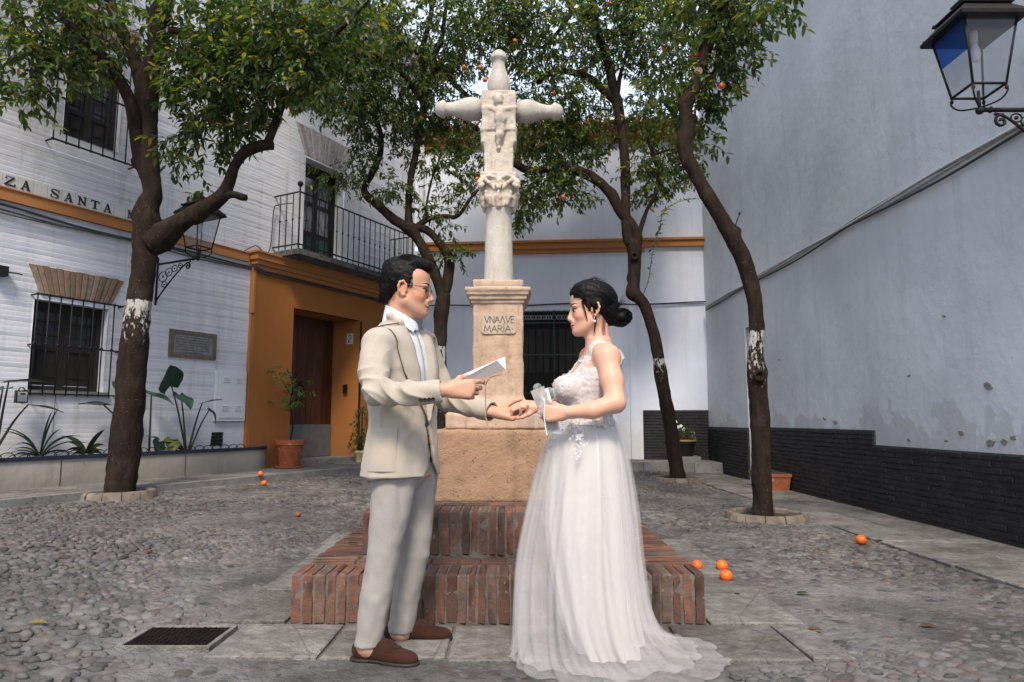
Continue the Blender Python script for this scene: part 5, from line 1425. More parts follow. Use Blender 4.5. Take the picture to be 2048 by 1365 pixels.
for c in ((1400, 60, Y + .3, 60, 80, .6, 38), (1370, 10, Y + .2, 60, 40, .5, 26), (1450, 110, Y + .2, 44, 40, .4, 24), (1420, 170, Y + .2, 40, 40, .4, 22), (1490, 120, Y + .1, 26, 16, .2, 6), (1400, 225, Y + .3, 30, 50, .3, 16), (1440, 180, Y + .2, 26, 26, .2, 8), (1410, 290, Y + .4, 20, 30, .2, 6), (1480, 8, Y - .4, 50, 26, .3, 18), (1530, 12, Y - .7, 34, 20, .2, 9), (1570, 8, Y - .9, 24, 16, .15, 6), (1508, 50, Y - .5, 14, 26, .15, 4), (1470, 45, Y - .3, 26, 26, .2, 8), (1340, 170, Y + .3, 40, 50, .4, 18), (1440, -80, Y, 160, 60, .8, 60)):
    f.cloud(*c[:6], int(c[6] * 1.75), 0.105, 9, rnd)
for px, py in ((1474, 445), (1481, 428), (1478, 432)): f.leaf(at(px, py, Y - .06), (random.uniform(-1, 1), -.3, .9), .05, 0)
f.build(tr, 'leaf', 160)
oranges(tr, [(1444, 172, Y - .2, .036), (1395, 110, Y + .2, .034)])

# ---- the leafy sucker twining beside the back right tree
ys = T_BACK.y - 0.3
tv = thing('leafy_shoot', 'thin leafy shoot climbing between the two right trunks, curling at its tip', 'shoot', at(1290, 600, ys))
pts = smooth_path([at(1286, 590, ys), at(1297, 560, ys), at(1303, 520, ys), at(1306, 495, ys), at(1318, 462, ys), at(1325, 430, ys), at(1340, 412, ys), at(1365, 402, ys), at(1392, 398, ys)], 6)
mb = MB(); mb.tube(pts, [0.009 - 0.006 * i / len(pts) for i in range(len(pts))], 5); mb.build('stem', M['stalk'], tv, True)
f = Foliage()
for i, p in enumerate(pts[6:]):
    for k in range(2 if i > 6 else 1): f.leaf(p, (rnd.uniform(-1, 1), rnd.uniform(-.6, .3), rnd.uniform(-.7, .4)), rnd.uniform(.06, .10) * (1.3 if 12 < i < 30 else .9), rnd.uniform(-.8, .8))
f.build(tv, 'leaf', 300)

# ================================================================ PLANTER AND ITS PLANTS
PF = 0.36
planter = thing('planter', 'long low grey planter with dark blue glazed rim under the barred window', 'planter', LW.w(-6, 0.25, PF))
EN = -3.98
def planter_outline(off_front, end, inset=0.0):
    pts = [(-13.0, off_front - inset)]
    c = end - 0.55; r = off_front
    pts.append((c, off_front - inset))
    for k in range(1, 9):
        a = math.pi / 2 * k / 8; pts.append((c + (0.55 - inset) * math.sin(a), (off_front - inset) * math.cos(a) if k < 8 else 0.012))
    return pts
def extrude_outline(mb, pts, z0, z1, top=True):
    n = len(pts)
    for i in range(n - 1):
        (a, o), (b, q) = pts[i], pts[i + 1]
        mb.quad(LW.w(a, z0, o), LW.w(b, z0, q), LW.w(b, z1, q), LW.w(a, z1, o))
    if top:
        for i in range(n - 1):
            (a, o), (b, q) = pts[i], pts[i + 1]
            mb.quad(LW.w(a, z1, o), LW.w(b, z1, q), LW.w(b, z1, 0.0), LW.w(a, z1, 0.0))
ZP = 0.555
mb = MB(); extrude_outline(mb, planter_outline(PF, EN), 0.2, ZP, True); mb.build('wall', M['planter'], planter)
for a in (-7.95, -7.20, -6.30, -5.6):
    b = MB(); b.fbox(LW, a, a + 0.012, 0.26, ZP - 0.01, PF - 0.01, PF + 0.0025); b.build('joint', simple('dark joint', (0.05, 0.045, 0.04), 0.95), planter)
mb = MB(); o1 = planter_outline(PF + 0.018, EN + 0.018); o2 = planter_outline(PF + 0.018, EN + 0.018, 0.07)
for i in range(len(o1) - 1):
    A, B, C_, D = o1[i], o1[i + 1], o2[i + 1], o2[i]
    mb.hexa([LW.w(*p[:1], ZP + 0.001, p[1]) for p in (A, B, C_, D)] + [LW.w(*p[:1], ZP + 0.045, p[1]) for p in (A, B, C_, D)])
mb.build('rim', M['blue_rim'], planter)
mb = MB(); extrude_outline(mb, planter_outline(PF - 0.05, EN - 0.05), ZP, ZP + 0.02, True); mb.build('soil', M['soil'], planter)
hoops = thing('wire_hoop_edging', 'low dark wire hoops edging the planter soil', 'edging', LW.w(-6, ZP, PF - .06))
a = -8.0; i = 0
while a < EN - 0.55:
    b = MB(); b.tube([LW.w(a + 0.085 * math.cos(k), ZP + 0.03 + 0.065 * math.sin(k), PF - 0.065 + 0.008 * (i % 2)) for k in np.linspace(math.pi, 0, 9)], 0.0055, 5); b.build('hoop', M['iron'], hoops, True); a += 0.14; i += 1
def big_leaf(root, base, tipdir, L, W, up, stem0, mat, curl=0.2, wav=0.05, seed=0):
    """heart-shaped leaf on its stalk: parts leaf and stem"""
    rr = random.Random(seed); d = Vector(tipdir).normalized(); n = Vector(up); n = (n - d * n.dot(d)).normalized(); s = d.cross(n)
    mb = MB(); nu, nv = 9, 4; rows = []
    for i in range(nu + 1):
        t = i / nu; x = -0.28 + 1.28 * t
        w = W * (math.sin(math.pi * min(1, (t * 0.92 + 0.08))) ** 0.6) * (1 - 0.45 * t) * 1.05
        row = []
        for j in range(-nv, nv + 1):
            v = j / nv; notch = 0.22 * (1 - abs(v)) if t < 0.25 else 0
            p = Vector(base) + d * (L * (x + notch * (0.25 - t) * 4 * .9)) + s * (w * v) + n * (-curl * L * max(x, 0) ** 2 - 0.10 * W * (1 - v * v) + wav * W * math.sin(7 * t + 3 * v) * abs(v) + 0.02 * W * math.cos(t * 26) * (1 if abs(v) > .3 else 0))
            row.append(len(mb.v)); mb.v.append(tuple(p))
        rows.append(row)
    for i in range(nu):
        for j in range(2 * nv): mb.f.append((rows[i][j], rows[i][j + 1], rows[i + 1][j + 1], rows[i + 1][j]))
    mb.build('leaf', M[mat], root, True)
    st = MB(); mid = (Vector(stem0) * 0.45 + Vector(base) * 0.55) + Vector((0, 0, 0.05)); st.tube(smooth_path([stem0, mid, base], 5), [0.016 - 0.0009 * i for i in range(11)], 6); st.build('stem', M['stalk_dark'], root, True)
t = NT('elephant ear leaf'); c = t.ramp(t.noise(6, 4, 0.6), [(0.3, (0.010, 0.040, 0.022)), (0.7, (0.028, 0.085, 0.045))])
t.set(c, 0.33, t.bump(t.noise(30, 3), 0.3, 0.006), 0.5); M['ear'] = t.m
t = NT('yellowing leaf'); c = t.ramp(t.noise(8, 4, 0.6), [(0.3, (0.03, 0.055, 0.015)), (0.7, (0.085, 0.09, 0.022))])
t.set(c, 0.4, t.bump(t.noise(30, 3), 0.3, 0.006), 0.4); M['ear_old'] = t.m
M['stalk_dark'] = simple('dark stalk', (0.020, 0.028, 0.014), 0.6, 0.3)
def pl(px, py, o=0.2): a, z = LW.pix(px, py, o); return Vector(LW.w(a, z, o))
nW = Vector((LW.n[0], LW.n[1], 0)); uW = Vector((LW.u[0], LW.u[1], 0)); ZV = Vector((0, 0, 1))
root0 = pl(372, 905, 0.2)
ear = thing('elephant_ear_plant', 'tall elephant ear plant with broad blue green leaves right of the left trunk', 'plant', root0)
big_leaf(ear, pl(343, 772, .24), (-uW * .35 + ZV * .0 + nW * .5 + ZV * .6), .34, .22, nW - ZV * .2, root0, 'ear', .1, .05, 1)
big_leaf(ear, pl(362, 790, .26), nW * .8 - ZV * .5 + uW * .1, .26, .15, ZV + nW * .3, root0, 'ear', .25, .15, 2)
big_leaf(ear, pl(405, 805, .30), uW * .75 + ZV * .25 + nW * .4, .26, .11, ZV, root0 + uW * .03, 'ear', .1, .08, 3)
big_leaf(ear, pl(420, 818, .30), uW * .5 - ZV * .6 + nW * .5, .20, .09, ZV + uW * .4, root0 + uW * .05, 'ear', .5, .15, 4)
big_leaf(ear, pl(345, 880, .22), nW * .6 - ZV * .45 - uW * .4, .22, .13, ZV + nW * .4, root0 - uW * .02, 'ear_old', .3, .15, 5)
big_leaf(ear, pl(320, 885, .26), -uW * .3 - ZV * .7 + nW * .4, .20, .12, nW, root0 - uW * .02, 'ear', .3, .12, 6)
root1 = pl(298, 905, 0.2)
ear2 = thing('elephant_ear_plant', 'elephant ear plant half hidden behind the left trunk', 'plant', root1)
big_leaf(ear2, pl(303, 785, .25), uW * .6 - ZV * .25 + nW * .5, .30, .13, ZV + nW * .3, root1, 'ear', .2, .12, 7)
big_leaf(ear2, pl(205, 808, .22), -uW * .9 + ZV * .12 + nW * .2, .34, .12, ZV - nW * .1, root1 - uW * .1, 'ear', .15, .08, 8)
big_leaf(ear2, pl(240, 770, .2), uW * .2 - ZV * .5 + nW * .5, .25, .14, ZV + nW * .4, root1 - uW * .1, 'ear', .2, .1, 9)
big_leaf(ear2, pl(300, 872, .25), uW * .3 - ZV * .1 + nW * .5, .14, .08, ZV, root1, 'ear', .2, .1, 10)
root2 = pl(-18, 925, 0.2)
ear3 = thing('elephant_ear_plant', 'elephant ear plant at the left edge in front of the barred window', 'plant', root2)
big_leaf(ear3, pl(18, 762, .28), uW * .8 + ZV * .1 + nW * .2, .36, .10, ZV - nW * .15, pl(-8, 900, .2), 'ear_old', .1, .07, 11)
big_leaf(ear3, pl(58, 808, .28), uW * .7 - ZV * .1 + nW * .6, .34, .10, ZV + nW * .05, root2 + ZV * .05, 'ear_old', .15, .1, 12)
big_leaf(ear3, pl(6, 775, .34), -uW * .8 - ZV * .2 + nW * .4, .26, .12, ZV, root2, 'ear', .2, .1, 13)
def strap_plant(name, label, base, n, L, w, mat, spread, seed):
    rr = random.Random(seed); root = thing(name, label, 'plant', base)
    for i in range(n):
        side = (i / (n - 1) * 2 - 1) * spread + rr.uniform(-.12, .12); d = (uW * side + nW * rr.uniform(-.15, .35) + ZV * rr.uniform(.75, 1.1)).normalized()
        p = Vector(base) + uW * (side * .03); mb = MB(); m = 7; LL = L * rr.uniform(.6, 1.1); s = d.cross(nW).normalized() if abs(d.dot(nW)) < .9 else uW
        for k in range(m + 1):
            t_ = k / m; ww = w * (0.6 + 1.2 * t_) * (1 - t_ ** 3) + 0.001
            mb.v += [tuple(p - s * ww + nW * ww * .4), tuple(p), tuple(p + s * ww + nW * ww * .4)]
            d = (d + Vector((0, 0, -0.17 * (1 + abs(side))))).normalized(); p = p + d * (LL / m)
        for k in range(m):
            for j in (0, 1): mb.f.append((k * 3 + j, k * 3 + j + 1, k * 3 + j + 4, k * 3 + j + 3))
        mb.build('leaf', M[mat], root, True)
M['strap'] = simple('strap leaf', (0.022, 0.035, 0.018), 0.45, 0.3, 6, 0.1, 40, 0.002, 0, 0.45)
strap_plant('strap_leaf_plant', 'spidery plant with long arching strap leaves under the barred window', pl(80, 912, .22), 17, .62, .010, 'strap', 1.1, 3)
strap_plant('broad_leaf_plant', 'small dark clump of broad upright leaves beside the left trunk', pl(172, 908, .24), 9, .34, .030, 'strap', .8, 4)
# ================================================================ LANTERNS
M['lamp_glass'] = None
t = NT('lantern glass'); gl = t.n.new('ShaderNodeBsdfTransparent'); gl.inputs[0].default_value = (0.86, 0.88, 0.90, 1); gs = t.n.new('ShaderNodeBsdfGlossy'); gs.inputs['Roughness'].default_value = 0.08
mx = t.n.new('ShaderNodeMixShader'); mx.inputs[0].default_value = 0.10; t.L(gl.outputs[0], mx.inputs[1]); t.L(gs.outputs[0], mx.inputs[2])
df = t.n.new('ShaderNodeBsdfDiffuse'); df.inputs[0].default_value = (0.6, 0.62, 0.65, 1); m2 = t.n.new('ShaderNodeMixShader'); m2.inputs[0].default_value = 0.06
t.L(mx.outputs[0], m2.inputs[1]); t.L(df.outputs[0], m2.inputs[2]); t.L(m2.outputs[0], t.out.inputs[0]); M['lamp_glass'] = t.m
t = NT('blue glass'); gl = t.n.new('ShaderNodeBsdfTransparent'); gl.inputs[0].default_value = (0.10, 0.22, 0.62, 1); gs = t.n.new('ShaderNodeBsdfDiffuse'); gs.inputs[0].default_value = (0.04, 0.10, 0.32, 1)
mx = t.n.new('ShaderNodeMixShader'); mx.inputs[0].default_value = 0.45; t.L(gl.outputs[0], mx.inputs[1]); t.L(gs.outputs[0], mx.inputs[2]); t.L(mx.outputs[0], t.out.inputs[0]); M['blue_glass'] = t.m
t = NT('milky bulb'); t.set((0.72, 0.73, 0.74), 0.2, None, 0.5); M['bulb'] = t.m
def lantern(label, c, ex, ey, wt, wb, h, arm_len, blue, grp='iron wall lanterns'):
    """c: middle of the bottom square; ex, ey: horizontal axes, the wall lies along +ex at arm_len"""
    ex, ey, ez = Vector(ex), Vector(ey), Vector((0, 0, 1)); c = Vector(c)
    root = thing('wall_lantern', label, 'lantern', c, grp)
    g = lambda x, y, z: c + ex * x + ey * y + ez * z
    S4 = [(-1, -1), (1, -1), (1, 1), (-1, 1)]
    fr = MB(); r = wt * 0.046
    for sx, sy in S4: fr.tube([g(sx * wb, sy * wb, 0), g(sx * wt, sy * wt, h)], r, 6)
    for w, z, rr in ((wb, 0, r * 1.15), (wt, h, r * 1.3)):
        for i in range(4):
            a, b = S4[i], S4[(i + 1) % 4]; fr.tube([g(a[0] * w, a[1] * w, z), g(b[0] * w, b[1] * w, z)], rr, 6)
    for sx, sy in S4: fr.sphere(g(sx * wb, sy * wb, -0.03), r * 1.5, 8, 6, (1, 1, 1.3)); fr.tube([g(sx * wb, sy * wb, 0), g(sx * wb, sy * wb, -.03)], r * .8, 6)
    fr.build('frame', M['lamp_metal'], root, True)
    for i in range(4):
        a, b = S4[i], S4[(i + 1) % 4]; p = MB(); q = .97
        if blue and i == 3:
            zz = h * .52; ww = wb + (wt - wb) * .52
            p.quad(g(a[0] * wb * q, a[1] * wb * q, .01), g(b[0] * wb * q, b[1] * wb * q, .01), g(b[0] * ww * q, b[1] * ww * q, zz), g(a[0] * ww * q, a[1] * ww * q, zz)); p.build('pane', M['lamp_glass'], root)
            p = MB(); p.quad(g(a[0] * ww * q, a[1] * ww * q, zz), g(b[0] * ww * q, b[1] * ww * q, zz), g(b[0] * wt * q, b[1] * wt * q, h - .01), g(a[0] * wt * q, a[1] * wt * q, h - .01)); p.build('pane', M['blue_glass'], root, label='blue upper pane'); continue
        p.quad(g(a[0] * wb * q, a[1] * wb * q, .01), g(b[0] * wb * q, b[1] * wb * q, .01), g(b[0] * wt * q, b[1] * wt * q, h - .01), g(a[0] * wt * q, a[1] * wt * q, h - .01)); p.build('pane', M['lamp_glass'], root)
    rf = MB(); lv = [(wt * 1.30, h - .012), (wt * 1.32, h + .012), (wt * 0.86, h + wt * .58), (wt * .98, h + wt * .60), (wt * .98, h + wt * .66), (wt * .45, h + wt * 1.12), (wt * .5, h + wt * 1.14), (wt * .5, h + wt * 1.22), (wt * .1, h + wt * 1.5)]
    n0 = 0
    for w, z in lv:
        for sx, sy in S4: rf.v.append(tuple(g(sx * w, sy * w, z)))
    for i in range(len(lv) - 1):
        for k in range(4): rf.f.append((i * 4 + k, i * 4 + (k + 1) % 4, (i + 1) * 4 + (k + 1) % 4, (i + 1) * 4 + k))
    rf.f.append((0, 3, 2, 1)); rf.f.append(tuple((len(lv) - 1) * 4 + k for k in range(4)))
    roof = rf.build('roof', M['lamp_metal'], root, fix=True)
    b = MB()
    for sx, sy in S4:
        b.sphere(g(sx * wt * 1.2, sy * wt * 1.2, h + .03), r * 1.4, 8, 6); b.sphere(g(sx * wt * .93, sy * wt * .93, h + wt * .69), r * 1.4, 8, 6)
    b.sphere(g(0, 0, h + wt * 1.58), wt * .14, 10, 7); b.build('finial', M['lamp_metal'], roof, True)
    b = MB(); b.lathe(g(0, 0, h * .62), [(.004, -.075), (.026, -.06), (.036, -.025), (.034, .01), (.022, .05), (.019, .075)], 14); b.build('bulb', M['bulb'], root, True)
    b = MB(); b.lathe(g(0, 0, h * .62 + .075), [(.021, 0), (.024, .05), (.024, .08), (.012, .10)], 12); b.tube([g(0, 0, h * .62 + .17), g(0, 0, h)], .01, 6); b.build('bulb_holder', M['white_plastic'], root, True)
    b = MB(); zb_ = -.13 * wt / .19
    for sx, sy in S4: b.tube(smooth_path([g(sx * wb, sy * wb, -.01), g(sx * wb * 1.02, sy * wb * 1.02, zb_ * .45), g(sx * wb * .7, sy * wb * .7, zb_ * .85), g(0, 0, zb_)], 5), r * .75, 6)
    b.tube([g(0, 0, .0), g(0, 0, zb_ - .02)], r * 1.3, 8); b.sphere(g(0, 0, zb_ - .02), r * 3.4, 12, 8)
    b.build('cradle', M['lamp_metal'], root, True)
    b = MB(); za = zb_ - .015; L = arm_len
    b.tube([g(0, 0, za), g(L, 0, za)], r * 1.9, 8)
    b.tube([g(L * .12, 0, za), g(L * .13, 0, za)], r * 2.8, 8)
    b.tube(smooth_path([g(L * .98, 0, za - .50), g(L * .80, 0, za - .36), g(L * .5, 0, za - .16), g(L * .30, 0, za - .055), g(L * .17, 0, za - .03)], 5), r * 1.3, 6)
    sp = [g(L * .24 + (.052 - .0055 * k * .62) * math.cos(k * .62 + 1.2), 0, za - .085 + (.052 - .0055 * k * .62) * math.sin(k * .62 + 1.2)) for k in range(14)]
    b.tube(sp, r * 1.3, 6)
    for q, zz, rr_ in ((.42, -.06, .04), (.56, -.09, .055), (.70, -.13, .07), (.84, -.18, .09), (.80, -.29, .05)):
        b.tube([g(L * q + rr_ * math.cos(k), 0, za + zz + rr_ * .8 * math.sin(k)) for k in np.linspace(0, 2 * math.pi, 11)], r * .75, 5, False); b.sphere(g(L * q, 0, za + zz), r * 1.7, 8, 6)
    b.tube([g(L, 0, za + .1), g(L, 0, za - .56)], r * 2.2, 6)
    b.build('bracket', M['lamp_metal'], root, True)
pA = at(1929, 30, 4.50); pB = at(1932, 141, 4.50)
hh = 0.47; wt_ = 0.186; wb_ = 0.118
zt_ = pA.z
lantern('black iron wall lantern with a blue pane, close up at the top right', (pA.x + wt_, 4.50 + wt_, zt_ - hh), (1, 0, 0), (0, 1, 0), wt_, wb_, hh, RWX - pA.x - wt_, True)
am, zm = LW.pix(315, 532)
cl = Vector(LW.w(am, zm + 0.02, 0.82))
lantern('black iron wall lantern behind the limb of the left tree', cl + ZV * .13, -nW, uW, 0.175, 0.112, 0.45, 0.82, False)
# ================================================================ THINGS ON THE WHITE WALL
def wall_cable(name, label, pts, r, mat='cable', group=None):
    mb = MB(); mb.tube(smooth_path(pts, 6), r, 6); o = mb.build(name, M[mat], None, True); return tag(o, label, 'cable', group)
rc = random.Random(4)
for k in range(3):
    pts = [LW.w(a, 3.40 - 0.035 * k + 0.012 * math.sin(a * 3 + k) - 0.03 * max(0, math.sin((a + 8) * 1.1 + k)) , 0.02 + 0.012 * k) for a in np.arange(-12, -4.2, 0.35)]
    if k < 2: pts += [LW.w(-4.40, 3.40 - .03 * k, PO + .03)] + [LW.w(a, 3.345 - .035 * k, PO + .035) for a in np.arange(-4.2, -0.7, .4)] + [LW.w(-.6, 3.3 - .03 * k, .05), LW.w(0, 3.34, .04)]
    wall_cable('wall_cable', ['upper', 'middle', 'lowest'][k] + ' dark cable sagging along the white house under the ochre band', pts, 0.013 - 0.002 * k, 'cable', None)
wall_cable('wall_cable', 'thin dark cable rising beside the left end of the balcony', [LW.w(-4.5, 3.62, .03), LW.w(-4.3, 3.74, .05), LW.w(-4.12, 3.66, .06), LW.w(-4.02, 3.75, .05), LW.w(-3.98, 4.05, .04), LW.w(-3.97, 4.42, .05), LW.w(-3.94, 4.50, .1), LW.w(-3.9, 4.50, .4)], 0.009)
wall_cable('wall_cable', 'dark cable across the back wall above the barred opening', [BW.w(a, 3.40 + 0.02 * math.sin(a * 2.3), 0.05) for a in np.arange(0.2, 6.2, .35)], 0.014)
for k in range(4):
    pts = []
    for y in np.arange(13.7, 3.0, -0.45):
        pts.append((RWX - 0.03 - 0.014 * (k % 2), y, 3.30 - 0.020 * k + 0.012 * math.sin(y * 2 + k * 1.7) - (0.035 * abs(math.sin(y * 0.8)) if k == 3 else 0)))
    wall_cable('wall_cable', ['top pale', 'second pale', 'third pale', 'lowest dark'][k] + ' cable of the bundle running along the grey wall', pts, 0.013, 'cable_pale' if k < 3 else 'cable')
wall_cable('wall_cable', 'thin pull cord hanging below the barred window, with a small weight', [LW.w(LW.pix(108, 795)[0], z, .03) for z in (1.30, 1.0, 0.86, .84)], 0.004)
# downpipe in the corner
pp = MB(); c0 = BW.w(0.16, 0, 0.10); pp.tube([(c0[0], c0[1], 0.2), (c0[0], c0[1], 7.0)], 0.055, 12)
for z in (1.2, 2.9, 4.5, 6.0): pp.tube([(c0[0], c0[1], z), (c0[0], c0[1], z + .05)], 0.068, 12)
tag(pp.build('downpipe', M['zinc'], None, True), 'pale downpipe in the corner between the white house and the back house', 'pipe')
# plaque
a0, z0 = LW.pix(336, 714); a1, z1 = LW.pix(431, 670)
a0, a1, z0, z1 = -5.69, -4.93, 1.87, 2.255
t = NT('aged tile plaque'); p = t.pos((1, 1, 1))
c = t.ramp(t.noise(14, 4), [(0.3, (0.17, 0.165, 0.16)), (0.7, (0.25, 0.24, 0.225))]); t.set(c, 0.45, None, 0.4)
plq = thing('wall_plaque', 'glazed tile plaque with faded blue text and tan border on the white wall', 'plaque', LW.w((a0 + a1) / 2, z0, 0.02))
mb = MB(); mb.fbox(LW, a0 + .045, a1 - .045, z0 + .045, z1 - .045, 0.0, .024); mb.build('plaque_field', t.m, plq)
bm_ = simple('tan glazed border', (0.155, 0.115, 0.07), 0.5, 0.35, 18, 0.2); mb = MB()
for b in ((a0, a1, z0, z0 + .045), (a0, a1, z1 - .045, z1), (a0, a0 + .045, z0 + .0452, z1 - .0452), (a1 - .045, a1, z0 + .0452, z1 - .0452)): mb.fbox(LW, *b, 0.0, .032)
mb.build('border', bm_, plq)
ink = simple('faded blue ink', (0.055, 0.06, 0.095), 0.5, 0.3)
mb = MB(); nl = 7
for b in ((a0 + .06, a1 - .06, z0 + .058, z0 + .064), (a0 + .06, a1 - .06, z1 - .064, z1 - .058), (a0 + .06, a0 + .066, z0 + .0645, z1 - .0645), (a1 - .066, a1 - .06, z0 + .0645, z1 - .0645)): mb.fbox(LW, *b, .0245, .0265)
for i in range(nl):
    z = z1 - .10 - i * .036; e = .10 if i % 3 else .13; x = a0 + e
    if i == 6: x += .1; e += .1
    while x < a1 - e:
        w = rc.uniform(.006, .013); hgt = rc.choice((.011, .014, .019))
        if rc.random() < .82: mb.fbox(LW, x, x + w * .55, z, z + hgt, .0245, .0262); mb.fbox(LW, x + w * .6, x + w, z, z + .005, .0245, .0262)
        x += w + .006
mb.build('faded_text', ink, plq)
# street name tiles: ... Z A _ S A N T A _ M
SER = {
 'Z': [('b', 0, 1, .86, 1), ('b', 0, 0, 1, .14), ('s', .78, .9, .0, .1, .24), ('b', 0, .72, .12, .86), ('b', .88, .14, 1, .28)],
 'A': [('s', .16, .06, .50, 1.0, .10), ('s', .80, .06, .48, 1.0, .22), ('b', .26, .30, .70, .39), ('b', 0, 0, .34, .08), ('b', .58, 0, 1, .08)],
 'S': [('c', )],
 'N': [('b', .12, .06, .24, .94), ('b', .78, .06, .90, .94), ('s', .16, .95, .84, .05, .24), ('b', 0, .92, .3, 1), ('b', 0, 0, .36, .08), ('b', .64, .92, 1, 1)],
 'T': [('b', .38, .08, .62, .92), ('b', .22, 0, .78, .08), ('b', 0, .88, 1, 1), ('b', 0, .70, .10, .88), ('b', .90, .70, 1, .88)],
 'M': [('b', .10, .06, .20, .94), ('b', .76, .06, .94, .94), ('s', .17, .95, .48, .12, .18), ('s', .80, .95, .48, .12, .10), ('b', 0, .92, .26, 1), ('b', 0, 0, .30, .08), ('b', .66, 0, 1.02, .08), ('b', .72, .92, 1, 1)],
}
tiles = thing('street_name_tiles', 'row of white tiles spelling a street name in dark serif letters above the ochre band', 'street sign', LW.w(-7.2, 3.6, 0.02))
tm_ = simple('glazed white tile', (0.56, 0.56, 0.56), 0.3, 0.08, 7, 0.1, 30, 0.002, 0, 0.5, 0.08); lm_ = simple('dark raised letter', (0.02, 0.018, 0.022), 0.4, 0.2, 10, 0.1)
TW = (-6.35 + 7.88) / 7.02
aM = LW.pix(245, 440)[0]
seq = 'PLAZA SANTA MARTA'
pxs = [(15, 'Z'), (46, 'A'), (72, ' '), (100, 'S'), (129, 'A'), (157, 'N'), (184, 'T'), (209, 'A'), (234, ' '), (259, 'M')]
cs = [(LW.pix(px, 395 + (px - 15) * .19)[0], ch) for px, ch in pxs]
step = (cs[-1][0] - cs[0][0]) / 9
x0 = cs[0][0]
TZ0, TZ1 = 3.605, 3.77
full = [(x0 + step * (i - 3), ch) for i, ch in enumerate(seq)]
for xc, ch in full:
    mb = MB(); mb.fbox(LW, xc - step / 2 + .002, xc + step / 2 - .002, TZ0, TZ1, 0.0, 0.030 + rc.uniform(-.001, .001)); tl_ = mb.build('tile', tm_, tiles)
    if ch == ' ' or ch in 'PLR': 
        if ch == ' ': continue
    lw_, lh = step * .66, (TZ1 - TZ0) * .66; bx, bz = xc - lw_ / 2, TZ0 + (TZ1 - TZ0) * .17; mb = MB(); k = 0
    spec = SER.get(ch) or {'P': [('b', .12, .06, .36, .94), ('b', 0, 0, .5, .08), ('b', 0, .92, .7, 1), ('b', .7, .55, .92, .92), ('b', .36, .46, .8, .55)], 'L': [('b', .15, .08, .4, .92), ('b', 0, 0, 1, .08), ('b', 0, .92, .55, 1), ('b', .88, .08, 1, .3)], 'R': [('b', .1, .06, .33, .94), ('b', 0, 0, .42, .08), ('b', 0, .92, .7, 1), ('b', .66, .55, .88, .92), ('b', .33, .46, .75, .55), ('s', .5, .46, .9, .04, .22)]}[ch]
    for s in spec:
        o1 = 0.036 + 0.0005 * k; k += 1
        if s[0] == 'b': mb.prism([(bx + s[1] * lw_, bz + min(s[2], s[4]) * lh), (bx + s[3] * lw_, bz + min(s[2], s[4]) * lh), (bx + s[3] * lw_, bz + max(s[2], s[4]) * lh), (bx + s[1] * lw_, bz + max(s[2], s[4]) * lh)], LW, True, .029, o1)
        elif s[0] == 's':
            hw = s[5] / 2; mb.prism([(bx + (s[1] - hw) * lw_, bz + s[2] * lh), (bx + (s[1] + hw) * lw_, bz + s[2] * lh), (bx + (s[3] + hw) * lw_, bz + s[4] * lh), (bx + (s[3] - hw) * lw_, bz + s[4] * lh)], LW, True, .029, o1)
        else:
            P_ = smooth_path([(.88, .78), (.74, .93), (.5, .97), (.22, .90), (.14, .72), (.3, .57), (.62, .45), (.86, .30), (.78, .09), (.5, .03), (.22, .08), (.10, .24)], 4)
            for i in range(len(P_) - 1):
                t_ = i / (len(P_) - 1); wv = .07 + .17 * math.exp(-((t_ - .5) / .16) ** 2); a_, b_ = P_[i], P_[i + 1]; d = np.array(b_) - np.array(a_); d /= np.linalg.norm(d); nn = np.array((-d[1], d[0])) * wv * .5
                mb.prism([(bx + q[0] * lw_, bz + q[1] * lh) for q in (a_ - nn, b_ - nn + d * .02, b_ + nn + d * .02, a_ + nn)], LW, True, .029, o1 + i * 1e-5)
            mb.prism([(bx + .84 * lw_, bz + .66 * lh), (bx + .94 * lw_, bz + .66 * lh), (bx + .94 * lw_, bz + .98 * lh), (bx + .88 * lw_, bz + .98 * lh)], LW, True, .029, o1 + .001); mb.prism([(bx + .05 * lw_, bz + .02 * lh), (bx + .13 * lw_, bz + .02 * lh), (bx + .16 * lw_, bz + .36 * lh), (bx + .05 * lw_, bz + .36 * lh)], LW, True, .029, o1 + .0012)
    mb.build('letter', lm_, tl_)
# utility box, vent, house number, key tag, bracket at the edge
ub = thing('utility_box', 'white metal utility box with louvred cover on the wall beside the ochre surround', 'utility box', LW.w(-4.63, 0.98, 0.03))
mb = MB(); mb.fbox(LW, -4.91, -4.38, 0.985, 1.735, 0.0, 0.06); mb.build('housing', M['white_plastic'], ub)
mb = MB(); mb.fbox(LW, -4.865, -4.425, 1.03, 1.69, 0.0605, 0.072); cv = mb.build('cover', M['white_plastic'], ub)
for sx in (-4.76, -4.53):
    for z in (1.14, 1.56):
        for k in range(3):
            b = MB(); b.fbox(LW, sx - .055, sx + .055, z + k * .03, z + k * .03 + .014, 0.0725, 0.084); b.build('louvre', M['white_plastic'], cv)
vt = MB(); va, vz = LW.pix(432, 878)
for k in range(4): vt.fbox(LW, va - .105 + .004 * k, va + .10, vz - .10 + k * .05, vz - .10 + k * .05 + .046, 0.0, 0.022 + .004 * (k % 2))
tag(vt.build('wall_vent', M['dark_room'], None), 'small square black vent low on the white wall above the planter', 'vent')
hn = thing('house_number_tile', 'small white house number tile on the ochre door reveal', 'house number', LW.w(DOOR[1] - .02, 2.45, .0))
Fj = Frame(LW.w(DOOR[1] - 0.0, 0, PO)[:2], math.radians(27.52) - math.radians(90) - math.atan2(0.10, 0.52))
